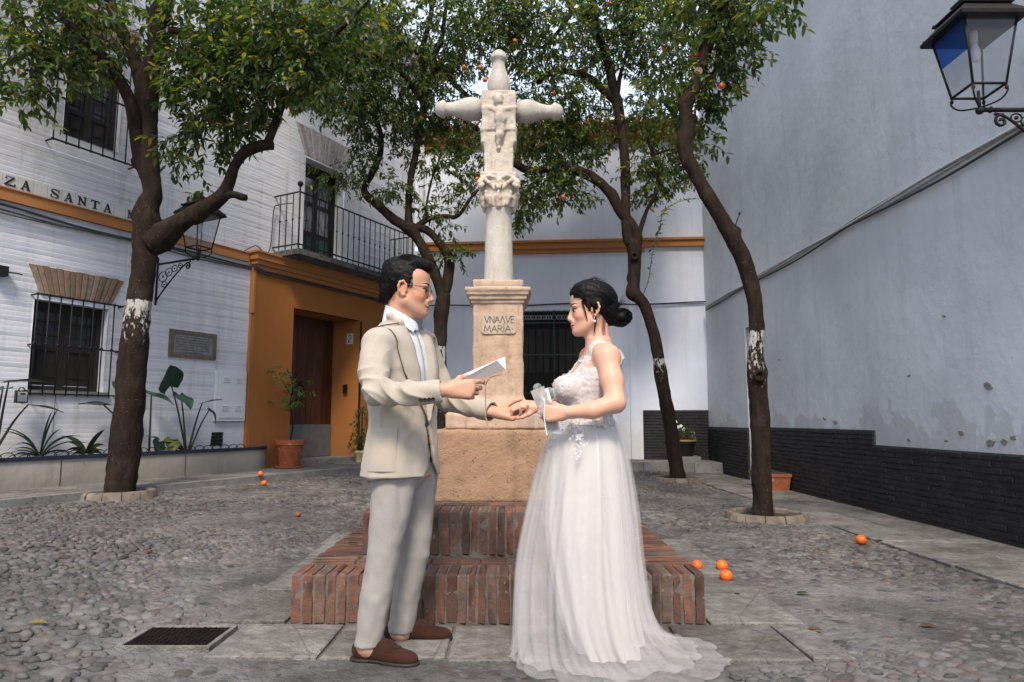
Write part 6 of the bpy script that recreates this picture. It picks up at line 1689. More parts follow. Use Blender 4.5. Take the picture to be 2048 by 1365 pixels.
# the reveal runs inward from the front edge
Rv = Frame((0, 0), 0); Rv.P = LW.w(DOOR[1], 0, PO)[:2]; dv = Vector(LW.w(DOOR[1] - .10, 0, -.42)) - Vector(LW.w(DOOR[1], 0, PO)); dv.z = 0; dv.normalize(); Rv.u = (dv.x, dv.y); nv = Vector((dv.y, -dv.x, 0))
if nv.dot(Vector((-LW.u[0], -LW.u[1], 0))) < 0: nv = -nv
Rv.n = (nv.x, nv.y)
mb = MB(); mb.fbox(Rv, .13, .26, 2.42, 2.62, 0.0, .012); mb.build('tile', tm_, hn)
mb = MB(); P_ = smooth_path([(.165, 2.555), (.175, 2.58), (.195, 2.588), (.218, 2.575), (.22, 2.55), (.20, 2.52), (.175, 2.485), (.16, 2.462), (.228, 2.462)], 3)
mb.tube([Rv.w(.39 - q[0], q[1], .014) for q in P_], .008, 5); mb.build('digit', lm_, hn, True)
kt = thing('key_box', 'small blue and white key box hanging from the window grille at the left', 'key box', LW.w(-7.5, 1.1, .14))
ka, kz = LW.pix(42, 793, .14)
mb = MB(); mb.fbox(LW, ka - .062, ka + .062, kz - .075, kz + .065, .125, .165); mb.build('case', M['blue_rim'], kt)
mb = MB(); mb.fbox(LW, ka - .048, ka + .048, kz - .06, kz + .05, .1655, .170); mb.build('face', tm_, kt)
mb = MB(); mb.fbox(LW, ka - .02, ka + .028, kz + .018, kz + .035, .1705, .173); mb.build('emblem', lm_, kt)
mb = MB(); mb.tube([LW.w(ka + .03 * math.cos(k), kz + .065 + .035 * math.sin(k), .145) for k in np.linspace(0, math.pi, 8)], .006, 6); mb.build('shackle', M['iron'], kt, True)
wb2 = MB(); ba, bz = LW.pix(2, 545, .0); wb2.fbox(LW, ba - .12, ba + .03, bz - .05, bz + .06, 0.0, .10); wb2.tube([LW.w(ba, bz, .06), LW.w(ba + .12, bz, .10), LW.w(ba + .16, bz - .01, .12)], .008, 6)
tag(wb2.build('wall_fitting', M['iron'], None), 'small dark iron wall fitting at the left edge beside the flat arch', 'fitting')

# ================================================================ POTS
def pot_mesh(mb, c, r0, r1, h, seg=24):
    mb.lathe(c, [(r0 * .96, 0), (r0, .01), (r0 + (r1 - r0) * .8, h * .78), (r1 * .98, h * .80), (r1 * 1.06, h * .82), (r1 * 1.08, h * .98), (r1 * 1.04, h), (r1 * .90, h), (r1 * .86, h * .86), (.01, h * .84)], seg)
pc = Vector(LW.w(-3.33, 0.258, 0.60))
a, zz = LW.pix(578, 930, .42)
pc = Vector(LW.w(a, 0.256, 0.42))
pot = thing('terracotta_pot', 'terracotta pot with a swag relief on a saucer in front of the wooden door', 'flower pot', pc)
mb = MB(); pot_mesh(mb, pc + ZV * .03, .165, .215, .40); pt_ = mb.build('pot_body', M['terracotta'], pot, auto=40)
mb = MB()
for k in range(5):
    th0 = k * 2 * math.pi / 5; mb.tube([pc + Vector(((.198 - .012 * abs(s)) * 0 + .192 * math.cos(th0 + s * .55), .192 * math.sin(th0 + s * .55), .25 - .06 * (1 - s * s) + .03)) for s in np.linspace(-1, 1, 9)], .009, 5)
mb.build('swag', M['terracotta'], pt_, True)
mb = MB(); mb.lathe(pc, [(.20, 0), (.225, .008), (.235, .04), (.22, .04), (.21, .02), (.01, .018)], 24); mb.build('saucer', M['terracotta'], pot, auto=40)
sh = thing('potted_shrub', 'thin leafy shrub growing in the terracotta pot by the door', 'shrub', pc + ZV * .36)
tip = pc + ZV * 1.55 - uW * .12
mb = MB(); sp_ = smooth_path([pc + ZV * .36, pc + ZV * .7 + uW * .05, pc + ZV * 1.0 - uW * .02, pc + ZV * 1.3 + uW * .02, tip], 5); mb.tube(sp_, [.014 - .0004 * i for i in range(len(sp_))], 6)
for q, d in ((10, uW * .25 + ZV * .2), (12, -uW * .22 + ZV * .25), (14, uW * .28 + ZV * .1), (16, nW * .2 + ZV * .2)): mb.tube([sp_[q], Vector(sp_[q]) + d * .5, Vector(sp_[q]) + d], .005, 5)
mb.build('stem', M['bark'], sh, True)
f = Foliage(); rs = random.Random(8)
for cx, cz, rr_, n in ((.02, 1.28, .16, 12), (-.12, 1.52, .13, 9), (.14, 1.20, .15, 11), (-.05, 1.05, .17, 12), (.12, .98, .13, 7)):
    for _ in range(n):
        p = pc + uW * (cx + rs.gauss(0, rr_ * .5)) + nW * rs.gauss(0, .09) + ZV * (cz + rs.gauss(0, rr_ * .45)); f.sprig(p, uW * rs.gauss(0, 1) + nW * rs.gauss(0, 1) + ZV * .3, .13, 6, .075, .6, rs, False)
f.build(sh, 'leaf_young', 200)
# dark fern-like potted plant behind the man
p2 = Vector(LW.w(-1.35, 0.256, 0.50)); a2, z2 = LW.pix(722, 928, .40); p2 = Vector(LW.w(a2, .256, .40))
pot2 = thing('enamel_pot', 'small white and yellow pot behind the man, beside the door surround', 'flower pot', p2)
mb = MB(); pot_mesh(mb, p2, .10, .13, .20, 18); mb.build('pot_body', simple('white yellow glaze', (0.5, 0.42, 0.22), 0.4, 0.5, 12, 0.1), pot2, auto=40)
fern = thing('hanging_fern', 'dark bushy fern in the small pot behind the man', 'fern', p2 + ZV * .2)
f = Foliage(); rs = random.Random(9)
for _ in range(95):
    p = p2 + uW * rs.gauss(0, .10) + nW * rs.gauss(0, .07) + ZV * rs.uniform(.25, 1.02); f.sprig(p, uW * rs.gauss(0, 1) + nW * rs.gauss(0, .7) - ZV * .3, .16, 8, .055, .9, rs, False)
f.build(fern, 'leaf', 150)
mb = MB(); mb.tube([p2 + ZV * .18, p2 + ZV * .9], .012, 6); mb.build('stem', M['bark'], fern)
# trough on the right
tz = on_x(1580, 975, RWX - .14)
tro = thing('terracotta_trough', 'long terracotta trough on the ground against the black dado', 'trough', (RWX - .2, 9.9, 0))
mb = MB(); y0, y1 = 9.75, 10.55
xa, xb = RWX - .36, RWX - .06
for (w0, w1, zA, zB) in ((.025, .0, .012, .20), (-.012, -.012, .2005, .245)):
    mb.hexa([(xa + w0, y0 + w0, zA), (xb - w0, y0 + w0, zA), (xb - w0, y1 - w0, zA), (xa + w0, y1 - w0, zA), (xa + w1, y0 + w1, zB), (xb - w1, y0 + w1, zB), (xb - w1, y1 - w1, zB), (xa + w1, y1 - w1, zB)])
mb.build('trough_body', M['terracotta'], tro); mb = MB(); mb.box(xa + .02, xb - .02, y0 + .02, y1 - .02, .24, .249); mb.build('soil', M['soil'], tro)
# flower pot on the little block in the far corner
fp = Vector(BW.w(5.55, .205, .45))
blk = MB(); blk.fbox(BW, 5.25, 5.80, .2055, .30, .2, .72); tag(blk.build('stone_block', M['kerb']), 'low stone block on the platform in the black corner', 'block')
fp.z = .30
fpo = thing('dark_flower_pot', 'dark flower pot with a pale rim on the stone block in the black corner', 'flower pot', fp)
mb = MB(); pot_mesh(mb, fp, .15, .19, .30, 18); mb.build('pot_body', M['iron'], fpo, auto=40)
mb = MB(); mb.lathe(fp + ZV * .30, [(.16, -.02), (.215, -.012), (.215, .012), (.16, .014)], 18); mb.build('rim', simple('ochre rim', (.30, .22, .08), .6), fpo)
fl = thing('white_flower_plant', 'dark leafy plant with a few white flowers in the dark pot', 'plant', fp + ZV * .3)
f = Foliage(); rs = random.Random(10)
for _ in range(26): f.sprig(fp + Vector((rs.gauss(0, .11), rs.gauss(0, .08), rs.uniform(.32, .55))), (rs.gauss(0, 1), rs.gauss(0, 1), .6), .14, 6, .07, .5, rs, False)
f.build(fl, 'leaf', 100)
wf = simple('white petals', (.75, .74, .72), .6)
for dx, dz in ((-.22, .60), (-.16, .56), (-.10, .58), (-.2, .66), (-.05, .52)):
    mb = MB(); cF = fp + Vector((dx, -.12, dz))
    for k in range(5): mb.sphere(cF + Vector((.018 * math.cos(k * 1.257), -.005, .018 * math.sin(k * 1.257))), .017, 7, 5, (1, .4, 1))
    mb.build('flower', wf, fl, True)
# ================================================================ DRAIN COVER, FALLEN FRUIT AND LEAVES
dc = thing('drain_cover', 'dark square iron drain cover set in a stone frame among the pebbles', 'drain cover', DRAIN_C)
Dx, Dy = DRAIN_C.x, DRAIN_C.y
mb = MB(); gz_ = ground_z(Dx, Dy) - .001; zf = gz_ + .0125
for b in ((Dx - .205, Dx + .205, Dy - .155, Dy - .135), (Dx - .205, Dx + .205, Dy + .135, Dy + .155), (Dx - .205, Dx - .185, Dy - .1345, Dy + .1345), (Dx + .185, Dx + .205, Dy - .1345, Dy + .1345)): mb.box(*b, gz_ - .05, zf)
mb.build('stone_frame', M['slab'], dc)
mb = MB(); mb.box(Dx - .183, Dx + .183, Dy - .133, Dy + .133, gz_ - .05, gz_ + .008); lid = mb.build('lid', simple('rusty black iron', (.012, .010, .009), .9, .4, 20, .5, 60, .003, 0, .05), dc)
mb = MB()
for i in range(14):
    for j in range(10):
        x_, y_ = Dx - .17 + i * .026, Dy - .12 + j * .0265; d_ = (i + j) % 2
        mb.box(x_ - (.009 if d_ else .003), x_ + (.009 if d_ else .003), y_ - (.003 if d_ else .009), y_ + (.003 if d_ else .009), gz_ + .0078, gz_ + .0115)
mb.build('tread_studs', lid.data.materials[0], lid)
def fallen_orange(px, py, label, mat='orange_peel', r=.037):
    z = 0
    for _ in range(4): p = on_z(px, py, z); z = ground_z(p.x, p.y) + r * .92
    root = thing('fallen_orange', label, 'orange', (p.x, p.y, z - r), 'oranges lying on the ground')
    mb = MB(); mb.sphere((p.x, p.y, z), r, 18, 12, (1, 1, .93)); mb.build('fruit', M[mat], root, True)
    mb = MB(); q = Vector((random.uniform(-.3, .3), -.6, .7)).normalized(); mb.sphere(Vector((p.x, p.y, z)) + q * r * .95, .005, 6, 5); mb.build('stem_end', M['stalk'], root)
def walk_orange(px, py, label, zt=.255, r=.037):
    p = on_z(px, py, zt + r * .9); root = thing('fallen_orange', label, 'orange', (p.x, p.y, zt), 'oranges lying on the ground')
    mb = MB(); mb.sphere((p.x, p.y, zt + r * .93), r, 18, 12, (1, 1, .93)); mb.build('fruit', M['orange_peel'], root, True)
walk_orange(521, 948, 'orange lying on the raised walk beside the planter end')
fallen_orange(528, 966, 'orange lying on the pebbles just below the kerb near the planter end')
t = NT('rotting peel'); t.set((.26, .085, .03), .7, None, .3); M['old_peel'] = t.m
fallen_orange(596, 1029, 'small brownish shrivelled orange on the pebbles left of the steps', 'old_peel', .028)
fallen_orange(1394, 1131, 'orange half hidden behind the right corner of the brick steps')
fallen_orange(1444, 1132, 'rear orange of the touching pair right of the brick steps', r=.040)
fallen_orange(1452, 1152, 'front orange of the touching pair right of the brick steps', r=.040)
fallen_orange(1722, 1080, 'lone orange near the paving slabs by the grey house wall', r=.042)
M['leaf_green_fallen'] = simple('fallen green leaf', (.032, .052, .014), .45, .2); M['leaf_brown'] = simple('dry brown leaf', (.075, .042, .022), .7, .3); M['leaf_yellow'] = simple('yellow leaf', (.17, .14, .03), .6, .2)
def fallen_leaf(px, py, L, ang, mat, label, zt=None, grp='leaves lying on the ground'):
    z = 0 if zt is None else zt
    for _ in range(4):
        p = on_z(px, py, z + .012); z = ground_z(p.x, p.y) if zt is None else zt
    me = bpy.data.meshes.new('fallen_leaf'); me.from_pydata((LEAF_T * np.array((L, L * 1.25, L)) - np.array((L / 2, 0, 0))).tolist(), [], LEAF_F); me.materials.append(M[mat])
    o = bpy.data.objects.new('fallen_leaf', me); COL.objects.link(o); o.location = (p.x, p.y, z + .016); o.rotation_euler = (random.uniform(-.2, .2), random.uniform(-.12, .12), ang)
    tag(o, label, 'leaf', grp)
fallen_leaf(1475, 1188, .058, 1.2, 'leaf_green_fallen', 'small folded green leaf below the pair of oranges')
fallen_leaf(1606, 1187, .085, .2, 'leaf_green_fallen', 'larger green leaf on the pebbles right of the steps')
fallen_leaf(1630, 1260, .075, -.6, 'leaf_brown', 'dark curled brown leaf at the edge of the slabs on the right')
fallen_leaf(1858, 1252, .085, -.2, 'leaf_brown', 'long dry brown leaf far right among the pebbles')
fallen_leaf(75, 1246, .095, .1, 'leaf_yellow', 'yellow leaf on the pebbles at the left edge')
fallen_leaf(706, 1087, .075, .2, 'leaf_green_fallen', 'green leaf lying on the brick step left of the man', Z1 - .008)
fallen_leaf(1507, 1092, .06, .9, 'leaf_green_fallen', 'small green leaf below the right tree ring')
fallen_leaf(1362, 1078, .06, .4, 'leaf_green_fallen', 'pale green leaf beside the right edge of the brick step')
fallen_leaf(1350, 1050, .055, -.3, 'leaf_brown', 'small brown leaf behind the right edge of the steps')
fallen_leaf(1955, 1160, .07, .5, 'leaf_brown', 'brown leaf on the slabs by the black dado')
fallen_leaf(1760, 1082, .06, .1, 'leaf_green_fallen', 'small green leaf right beside the lone orange')
# ================================================================ PEOPLE
def skin_material(name, c, red):
    t = NT(name); a = t.n.new('ShaderNodeAttribute'); a.attribute_name = 'Col'
    col = t.mix(t.ramp(t.noise(16, 4, 0.6), [(0.35, 0.0), (0.7, 0.35)]), c, red)
    col = t.mix(1.0, col, a.outputs['Color'], 'MULTIPLY')
    t.set(col, 0.48, t.bump(t.noise(240, 3, 0.6), 0.12, 0.002), 0.35)
    t.b.inputs['Subsurface Weight'].default_value = 0.12; t.b.inputs['Subsurface Radius'].default_value = (0.012, 0.005, 0.003); t.b.inputs['Subsurface Scale'].default_value = 0.6
    return t.m
M['skin_man'] = skin_material('light tan skin', (0.54, 0.305, 0.20), (0.56, 0.245, 0.165))
M['skin_woman'] = skin_material('fair skin', (0.62, 0.365, 0.255), (0.64, 0.29, 0.195))
def fabric(name, c, rough=0.85, weave=900, var=0.06, bump=0.25, sheen=0.2, slub=0.0):
    t = NT(name)
    col = t.ramp(t.noise(9, 4, 0.6), [(0.3, mul(c, 1 - var)), (0.7, mul(c, 1 + var))])
    if slub:
        col = t.mix(slub, col, t.ramp(t.noise(170, 2, 0.6, t.pos((1, 1, 3))), [(0.3, 0.72), (0.7, 1.18)]), 'MULTIPLY')
    h = t.math('ADD', t.noise(weave * 0.35, 2, 0.5, t.pos((1, 1, 3))), t.noise(weave * 0.35, 2, 0.5, t.pos((2.5, 2.5, 1))))
    t.set(col, rough, t.bump(h, bump, 0.002), 0.25); t.b.inputs['Sheen Weight'].default_value = sheen
    return t.m
M['jacket'] = fabric('oatmeal linen wool', (0.43, 0.382, 0.315), 0.9, 900, 0.04, 0.5, 0.1, 0.32)
M['trousers'] = fabric('light grey cotton', (0.315, 0.298, 0.274), 0.85, 1100, 0.04, 0.35, 0.05, 0.4)
M['shirt'] = fabric('pale blue shirt cloth', (0.62, 0.68, 0.73), 0.8, 1400, 0.03, 0.15)
M['suede'] = fabric('brown suede', (0.040, 0.0145, 0.0075), 0.95, 700, 0.3, 0.3, 0.04)
M['suede_dark'] = simple('dark stitching', (0.02, 0.009, 0.006), 0.9)
M['sole'] = simple('dark shoe sole', (0.025, 0.017, 0.013), 0.6, 0.2)
M['belt'] = simple('tan leather belt', (0.30, 0.085, 0.030), 0.5, 0.2)
M['lapel_shade'] = simple('painted lapel edge shade', (0.10, 0.085, 0.07), 0.9)  # dark colour standing in for the shadow gap under the lapel edge
M['button'] = simple('dark horn button', (0.035, 0.028, 0.024), 0.3, 0.3, 60, 0.1)
M['hair'] = None
t = NT('black hair'); c = t.ramp(t.noise(60, 4, 0.6, t.pos((1, 1, 0.4))), [(0.3, (0.0018, 0.0016, 0.0016)), (0.75, (0.005, 0.004, 0.0035))]); t.set(c, 0.5, t.bump(t.noise(140, 3, 0.6, t.pos((1, 1, 0.25))), 0.5, 0.003), 0.14); M['hair'] = t.m
t = NT('eye'); t.set((0.02, 0.012, 0.009), 0.12, None, 0.5); M['iris'] = t.m
t = NT('eye white'); t.set((0.20, 0.17, 0.155), 0.2, None, 0.4); M['sclera'] = t.m
M['brow'] = simple('eyebrow', (0.02, 0.014, 0.012), 0.8)
t = NT('glasses wire'); t.set((0.10, 0.085, 0.075), 0.3, None, 0.5, 0.7); M['wire'] = t.m
t = NT('spectacle lens'); g1 = t.n.new('ShaderNodeBsdfTransparent'); g1.inputs[0].default_value = (.95, .96, .97, 1); g2 = t.n.new('ShaderNodeBsdfGlossy'); g2.inputs['Roughness'].default_value = .05; mx = t.n.new('ShaderNodeMixShader'); mx.inputs[0].default_value = .10; t.L(g1.outputs[0], mx.inputs[1]); t.L(g2.outputs[0], mx.inputs[2]); t.L(mx.outputs[0], t.out.inputs[0]); M['lens'] = t.m
t = NT('pearl'); t.set((.75, .72, .69), .25, None, .6); M['pearl'] = t.m

def Rz(a): c, s = math.cos(a), math.sin(a); return np.array([[c, -s, 0], [s, c, 0], [0, 0, 1.0]])
def Ry(a): c, s = math.cos(a), math.sin(a); return np.array([[c, 0, s], [0, 1, 0], [-s, 0, c]])
def head_map(O, R, s): 
    O = np.array(O); return lambda x, y, z: O + R @ (np.array((x, y, z)) * s)
def sculpt_head(S, g, R, s, fem):
    b = lambda c, r, k=.01, op='u', rot=None: S.ball(g(*c), np.array(r) * s, k * s, op, R if rot is None else R @ rot)
    cn = lambda p, q, r0, r1, k=.01: S.cone(g(*p), g(*q), r0 * s, r1 * s, k * s)
    w = 0.94 if fem else 1.0
    b((-.010, 0, .035), (.100, .077, .084)); b((.042, 0, .050), (.048, .060, .052), .03)
    b((.026, 0, -.028), (.062, .064 * w, .080), .03)
    for y in (-1, 1):
        cn((.006, y * .053 * w, -.062), (.066, y * .018, -.101), .019, .016, .03)
        b((.057, y * .036, -.034), (.027, .025, .026), .02); b((.080, y * .028, .013), (.014, .026, .010), .014)
        b((.100, y * .033, -.006), (.017, .018, .011), .012, 'd'); b((.0765, y * .031, -.006), (.0135, .016, .0115), .006)
        b((.0985, y * .0115, -.046), (.0095, .008, .0075), .006)
        # ear: rim, bowl, lobe
        e = lambda x, z, o=0.0: (x, y * (.074 + o), z)
        P = [e(.010, -.020), e(.008, .006, .004), e(-.004, .019, .010), e(-.018, .014, .014), e(-.023, -.004, .014), e(-.017, -.024, .009), e(-.004, -.040, .004), e(.006, -.038)]
        for p, q in zip(P[:-1], P[1:]): cn(p, q, .0052, .0052, .004)
        b(e(-.006, -.010, -.001), (.016, .006, .026), .006); b(e(0, -.036, .003), (.008, .005, .009), .006); cn(e(.006, -.004, .004), e(.004, -.026, .005), .0045, .004, .005)
    b((.050, 0, -.080), (.036, .040, .032), .03)
    cn((.091, 0, .004), (.1085 if not fem else .105, 0, -.036), .0078, .0098, .012); b((.106 if not fem else .1035, 0, -.0405), (.0115, .0115, .0095), .008)
    b((.086, 0, -.060), (.013, .026, .014), .012)
    b((.0955, 0, -.0695), (.0085, .020, .0052), .005); b((.0945, 0, -.0805), (.0085, .017, .0058), .005); b((.100, 0, -.0750), (.010, .025, .0011), .003, 'd')
    b((.079, 0, -.103), (.017, .021, .015), .016)
def paint_head(V, g_inv, s, fem):
    L = (V - g_inv[0]) @ g_inv[1] / s; col = np.ones((len(V), 3))
    def blob(c, r, colr, p=2):
        d = np.sqrt((((L - np.array(c)) / np.array(r)) ** 2).sum(1)); m = np.clip(1.25 - d, 0, 1)[:, None]; m = np.clip(m * 2.2, 0, 1); col[:] = col * (1 - m) + col * np.array(colr) * m
    blob((.098, 0, -.0755), (.014, .0225, .0105), (.86, .36, .36) if fem else (.80, .56, .55))
    for y in (-1, 1):
        blob((.060, y * .05, -.035), (.03, .03, .022), (1.0, .84, .82)); blob((-.006, y * .08, -.01), (.03, .014, .034), (1.02, .86, .84))
        blob((.092, y * .031, -.004), (.012, .017, .006), (.80, .68, .66))
    return col
from mathutils.bvhtree import BVHTree
def eyes(g, R, s, parent, bvh):
    """eyes, lashes and brows laid on the sculpted face itself"""
    def face(phi, z, out):
        o, d = Vector(g(.035, 0, z)), Vector(R @ np.array((math.cos(phi), math.sin(phi), 0))); h = bvh.ray_cast(o + d * .2, -d, .3)
        return (np.array(h[0]) if h[0] is not None else np.array(o + d * .06)) + np.array(d) * out * s
    for y in (-1, 1):
        mb = MB(); mb.sphere(g(.0800, y * .0305, -.0062), .0120 * s, 14, 10); ey = mb.build('eye', M['sclera'], parent, True)
        mb = MB(); mb.sphere(g(.0846, y * .0325, -.0058), .0092 * s, 12, 8); mb.build('iris', M['iris'], ey, True)
        P = [face(y * math.radians(q), .0005 - .0000065 * (q - 34) ** 2, .0012) for q in np.linspace(20, 52, 9)]
        mb = MB(); mb.tube(P, [r * s for r in (.0008, .0018, .0024, .0027, .0027, .0026, .0024, .0018, .0008)], 6); mb.build('eyelash', M['brow'], parent, True)
        P = [face(y * math.radians(q), .0185 + .004 * math.sin(math.radians((q - 14) * 3.0)) - .00012 * max(0, q - 40), .0006) for q in np.linspace(14, 58, 11)]
        mb = MB(); mb.tube(P, [r * s for r in (.0016, .0030, .0036, .0037, .0037, .0035, .0033, .0030, .0024, .0016, .0007)], 6); mb.build('eyebrow', M['brow'], parent, True)
def add_hand(S, W, d, n, L=1.0, curls=((20, 25, 15),) * 4, thumb=((.55, .75, -.35), (.75, .45, -.4), (.95, .1, -.2)), mirror=1, spread=0.06):
    """W wrist, d along the hand, n out of the back of the hand; thumb side = mirror * (d x n)"""
    W, d, n = np.array(W, float), np.array(d, float), np.array(n, float); d /= np.linalg.norm(d); n = n - d * (n @ d); n /= np.linalg.norm(n)
    t = np.cross(d, n) * mirror
    P = lambda a, b, c=0.0: W + (d * a + t * b + n * c) * L
    S.cone(P(-.03, 0), P(.012, 0), .025 * L, .024 * L, .012 * L, 'u', (n, .78))
    mc = [(.090, .029), (.095, .009), (.090, -.011), (.080, -.029)]; ln = [(.043, .026, .022), (.048, .029, .023), (.044, .027, .023), (.034, .021, .020)]; rd = [.0098, .0101, .0095, .0085]
    for (a, b), r in zip(mc, rd):
        S.cone(P(.010, b * .55), P(a, b), .0155 * L, (r + .0022) * L, .016 * L)
    S.cone(P(.022, .018, -.006), P(.058, .020, -.006), .019 * L, .013 * L, .014 * L); S.cone(P(.020, -.018, -.006), P(.06, -.024, -.005), .016 * L, .012 * L, .014 * L)
    for i, ((a, b), l3, r, cu) in enumerate(zip(mc, ln, rd, curls)):
        p = P(a, b); ang = 0.0; sp = spread * (1.5 - i)
        for j in range(3):
            ang += math.radians(cu[j]); v = d * math.cos(ang) - n * math.sin(ang) + t * sp * max(0.0, math.cos(ang)); v /= np.linalg.norm(v)
            q = p + v * l3[j] * L; S.cone(p, q, r * (1 - .07 * j) * L, r * (1 - .07 * (j + 1)) * L, .0035 * L); p = q
    p = P(.018, .020, -.008)
    for j, (v, l, r) in enumerate(zip(thumb, (.044, .034, .027), (.0150, .0112, .0100))):
        u = d * v[0] + t * v[1] + n * v[2]; u /= np.linalg.norm(u); q = p + u * l * L; S.cone(p, q, r * L, r * .86 * L, .010 * L if j == 0 else .004 * L); p = q
def wr(V, c, rad, dirv, freq, amp, seed=0, wob=2.0):
    """crease field round c: waves along dirv, fading with distance"""
    c = np.array(c); d = np.sqrt(((V - c) ** 2).sum(1)); m = np.clip(1 - d / rad, 0, 1) ** 1.3; dv = np.array(dirv, float); dv /= np.linalg.norm(dv)
    ph = (V - c) @ dv * freq + wob * vnoise(V, 9, seed); return amp * m * (1 - np.abs(np.sin(ph)) ** 0.7 * 1.6)
mp = lambda px, py, Y: np.array(at(px, py, Y))

# ---------------------------------------------------------------- the man
MYC = 3.10
man = thing('person', 'man in oatmeal jacket, grey trousers and brown loafers reading from a card, holding her hand', 'person', (mp(800, 900, MYC)[0], MYC, 0))
yaw = math.radians(-26); fM = np.array((math.cos(yaw), math.sin(yaw), 0)); sM = np.array((-math.sin(yaw), math.cos(yaw), 0))   # sM = his left
cxm = lambda px, py: (mp(px, py, MYC)[0], MYC, mp(px, py, MYC)[2])
def secs(rows, grow=0.0):
    out = []
    for py, px, rx, ry in rows:
        c = cxm(px, py); out.append((c[2], c[0], c[1], rx + grow, ry + grow, yaw))
    return out
TORSO = [(640, 799, .062, .075), (656, 799, .085, .115), (672, 799, .108, .165), (692, 800, .124, .190), (740, 804, .134, .196), (790, 806, .131, .186), (840, 806, .128, .180), (880, 805, .134, .186), (920, 803, .145, .196), (953, 801, .156, .205)]
headO_m = mp(814, 579, 3.08); Rm = Ry(math.radians(4)); sm_ = 1.06; gm = head_map(headO_m, Rm, sm_)
ARM_N = [(757, 694, 2.955), (747, 745, 2.87), (753, 785, 2.81), (822, 788, 2.79), (893, 781, 2.79)]; ARM_F = [(843, 694, 3.27), (868, 745, 3.32), (893, 796, 3.31), (945, 812, 3.25), (990, 825, 3.19)]
aN = [mp(*p) for p in ARM_N]; aF = [mp(*p) for p in ARM_F]
NEAR_LEG = [mp(790, 950, 3.03), mp(767, 1105, 2.995), mp(751, 1195, 2.98), mp(737, 1290, 2.975)]; FAR_LEG = [mp(835, 945, 3.19), mp(828, 1105, 3.20), mp(814, 1190, 3.215), mp(802, 1262, 3.225)]
shoeN = (on_z(722, 1322, 0), on_z(812, 1330, 0)); shoeF = (on_z(785, 1284, 0), on_z(880, 1280, 0))
WN, WF = mp(898, 779, 2.79), mp(993, 826, 3.185)
lo = (-.76, 2.66, -.01); hi = (.10, 3.44, 1.80)
S = SDF(*SDF.grid(lo, hi, .0095, [(0, -.56, -.30, .0030), (0, -.30, .08, .0030), (1, 2.70, 2.88, .0032), (1, 2.94, 3.27, .0034), (2, .93, 1.20, .0030), (2, 1.40, 1.80, .0030)]))
sculpt_head(S, gm, Rm, sm_, False)
S.cone(gm(-.020, 0, -.055), gm(-.032, 0, -.19), .057, .062, .03); S.cone(gm(.02, 0, -.10), gm(-.01, 0, -.19), .03, .04, .03)
S.loft(secs(TORSO, -.03), .03)
S.chain(aN, [.055, .045, .04, .036, .027], .02); S.chain(aF, [.055, .045, .04, .036, .027], .02)
S.chain(NEAR_LEG + [np.array((shoeN[0].x + .015, shoeN[0].y, .07))], [.08, .055, .045, .040, .036], .03); S.chain(FAR_LEG + [np.array((shoeF[0].x + .015, shoeF[0].y, .07))], [.08, .055, .045, .040, .036], .03)
for a, b in (shoeN, shoeF): S.cone((a.x, a.y, .045), (b.x - .03, b.y, .035), .03, .024, .02)
add_hand(S, WN, (1, .06, .02), (-.05, -1, .12), 1.03, ((24, 38, 20), (52, 66, 40), (62, 75, 45), (66, 78, 45)), ((.60, .70, -.45), (.85, .25, -.45), (1, -.05, -.15)), -1, .03)
add_hand(S, WF, (1, -.10, -.16), (.05, .50, -.86), 1.03, ((14, 22, 15), (22, 34, 22), (28, 40, 26), (34, 46, 30)), ((.62, .72, -.35), (.80, .45, -.45), (.93, .15, -.35)), 1, .05)
V, Q = S.mesh(); V = relax(V, Q, 1, .4)
col = paint_head(V, (np.array(headO_m), Rm), sm_, False)
np_mesh('body', V, Q, M['skin_man'], man, True, col)
eyes(gm, Rm, sm_, man, BVHTree.FromPolygons([tuple(v) for v in V], [tuple(int(k) for k in q) for q in Q]))

# jacket
S = SDF(*SDF.grid((-.80, 2.68, .72), (.06, 3.46, 1.62), .0055))
S.loft(secs(TORSO), .02, 'u', 2.15)
S.chain(aN[:2], [.076, .065], .030); S.chain(aN[1:-1] + [mp(884, 782, 2.79)], [.065, .055, .050, .050], .007); S.chain(aF[:2], [.078, .062], .030); S.chain(aF[1:-1] + [mp(984, 824, 3.195)], [.062, .057, .053, .050], .008)
S.ball(mp(764, 680, 2.96), (.075, .07, .05), .03); S.ball(mp(838, 680, 3.25), (.075, .07, .05), .03)
# collar standing round the neck
cpts = [gm(.040, -.068, -.190), gm(.000, -.080, -.155), gm(-.050, -.064, -.130), gm(-.080, 0, -.118), gm(-.050, .064, -.130), gm(.000, .080, -.155), gm(.040, .068, -.190)]
S.chain(cpts, [.010, .011, .012, .013, .012, .011, .010], .022)
S.cone(gm(-.026, 0, 0), gm(-.036, 0, -.26), .067, .069, .004, 'd')
dN = mp(884, 782, 2.79) - aN[3]; dN /= np.linalg.norm(dN); dF = mp(984, 824, 3.195) - aF[3]; dF /= np.linalg.norm(dF)
def frame_of(d):
    d = d / np.linalg.norm(d); y = np.cross((0, 0, 1), d); y /= np.linalg.norm(y); return np.stack([d, y, np.cross(d, y)], 1)
for p, d in ((mp(884, 782, 2.79), dN), (mp(984, 824, 3.195), dF)):
    S.box(p + d * .08, (.08, .09, .09), .002, .003, 'd', frame_of(d))
    S.cone(p - d * .05, p + d * .05, .037, .037, .003, 'd')
zbut = cxm(850, 846)[2]; ztop = cxm(830, 640)[2]; zhem = cxm(800, 953)[2]
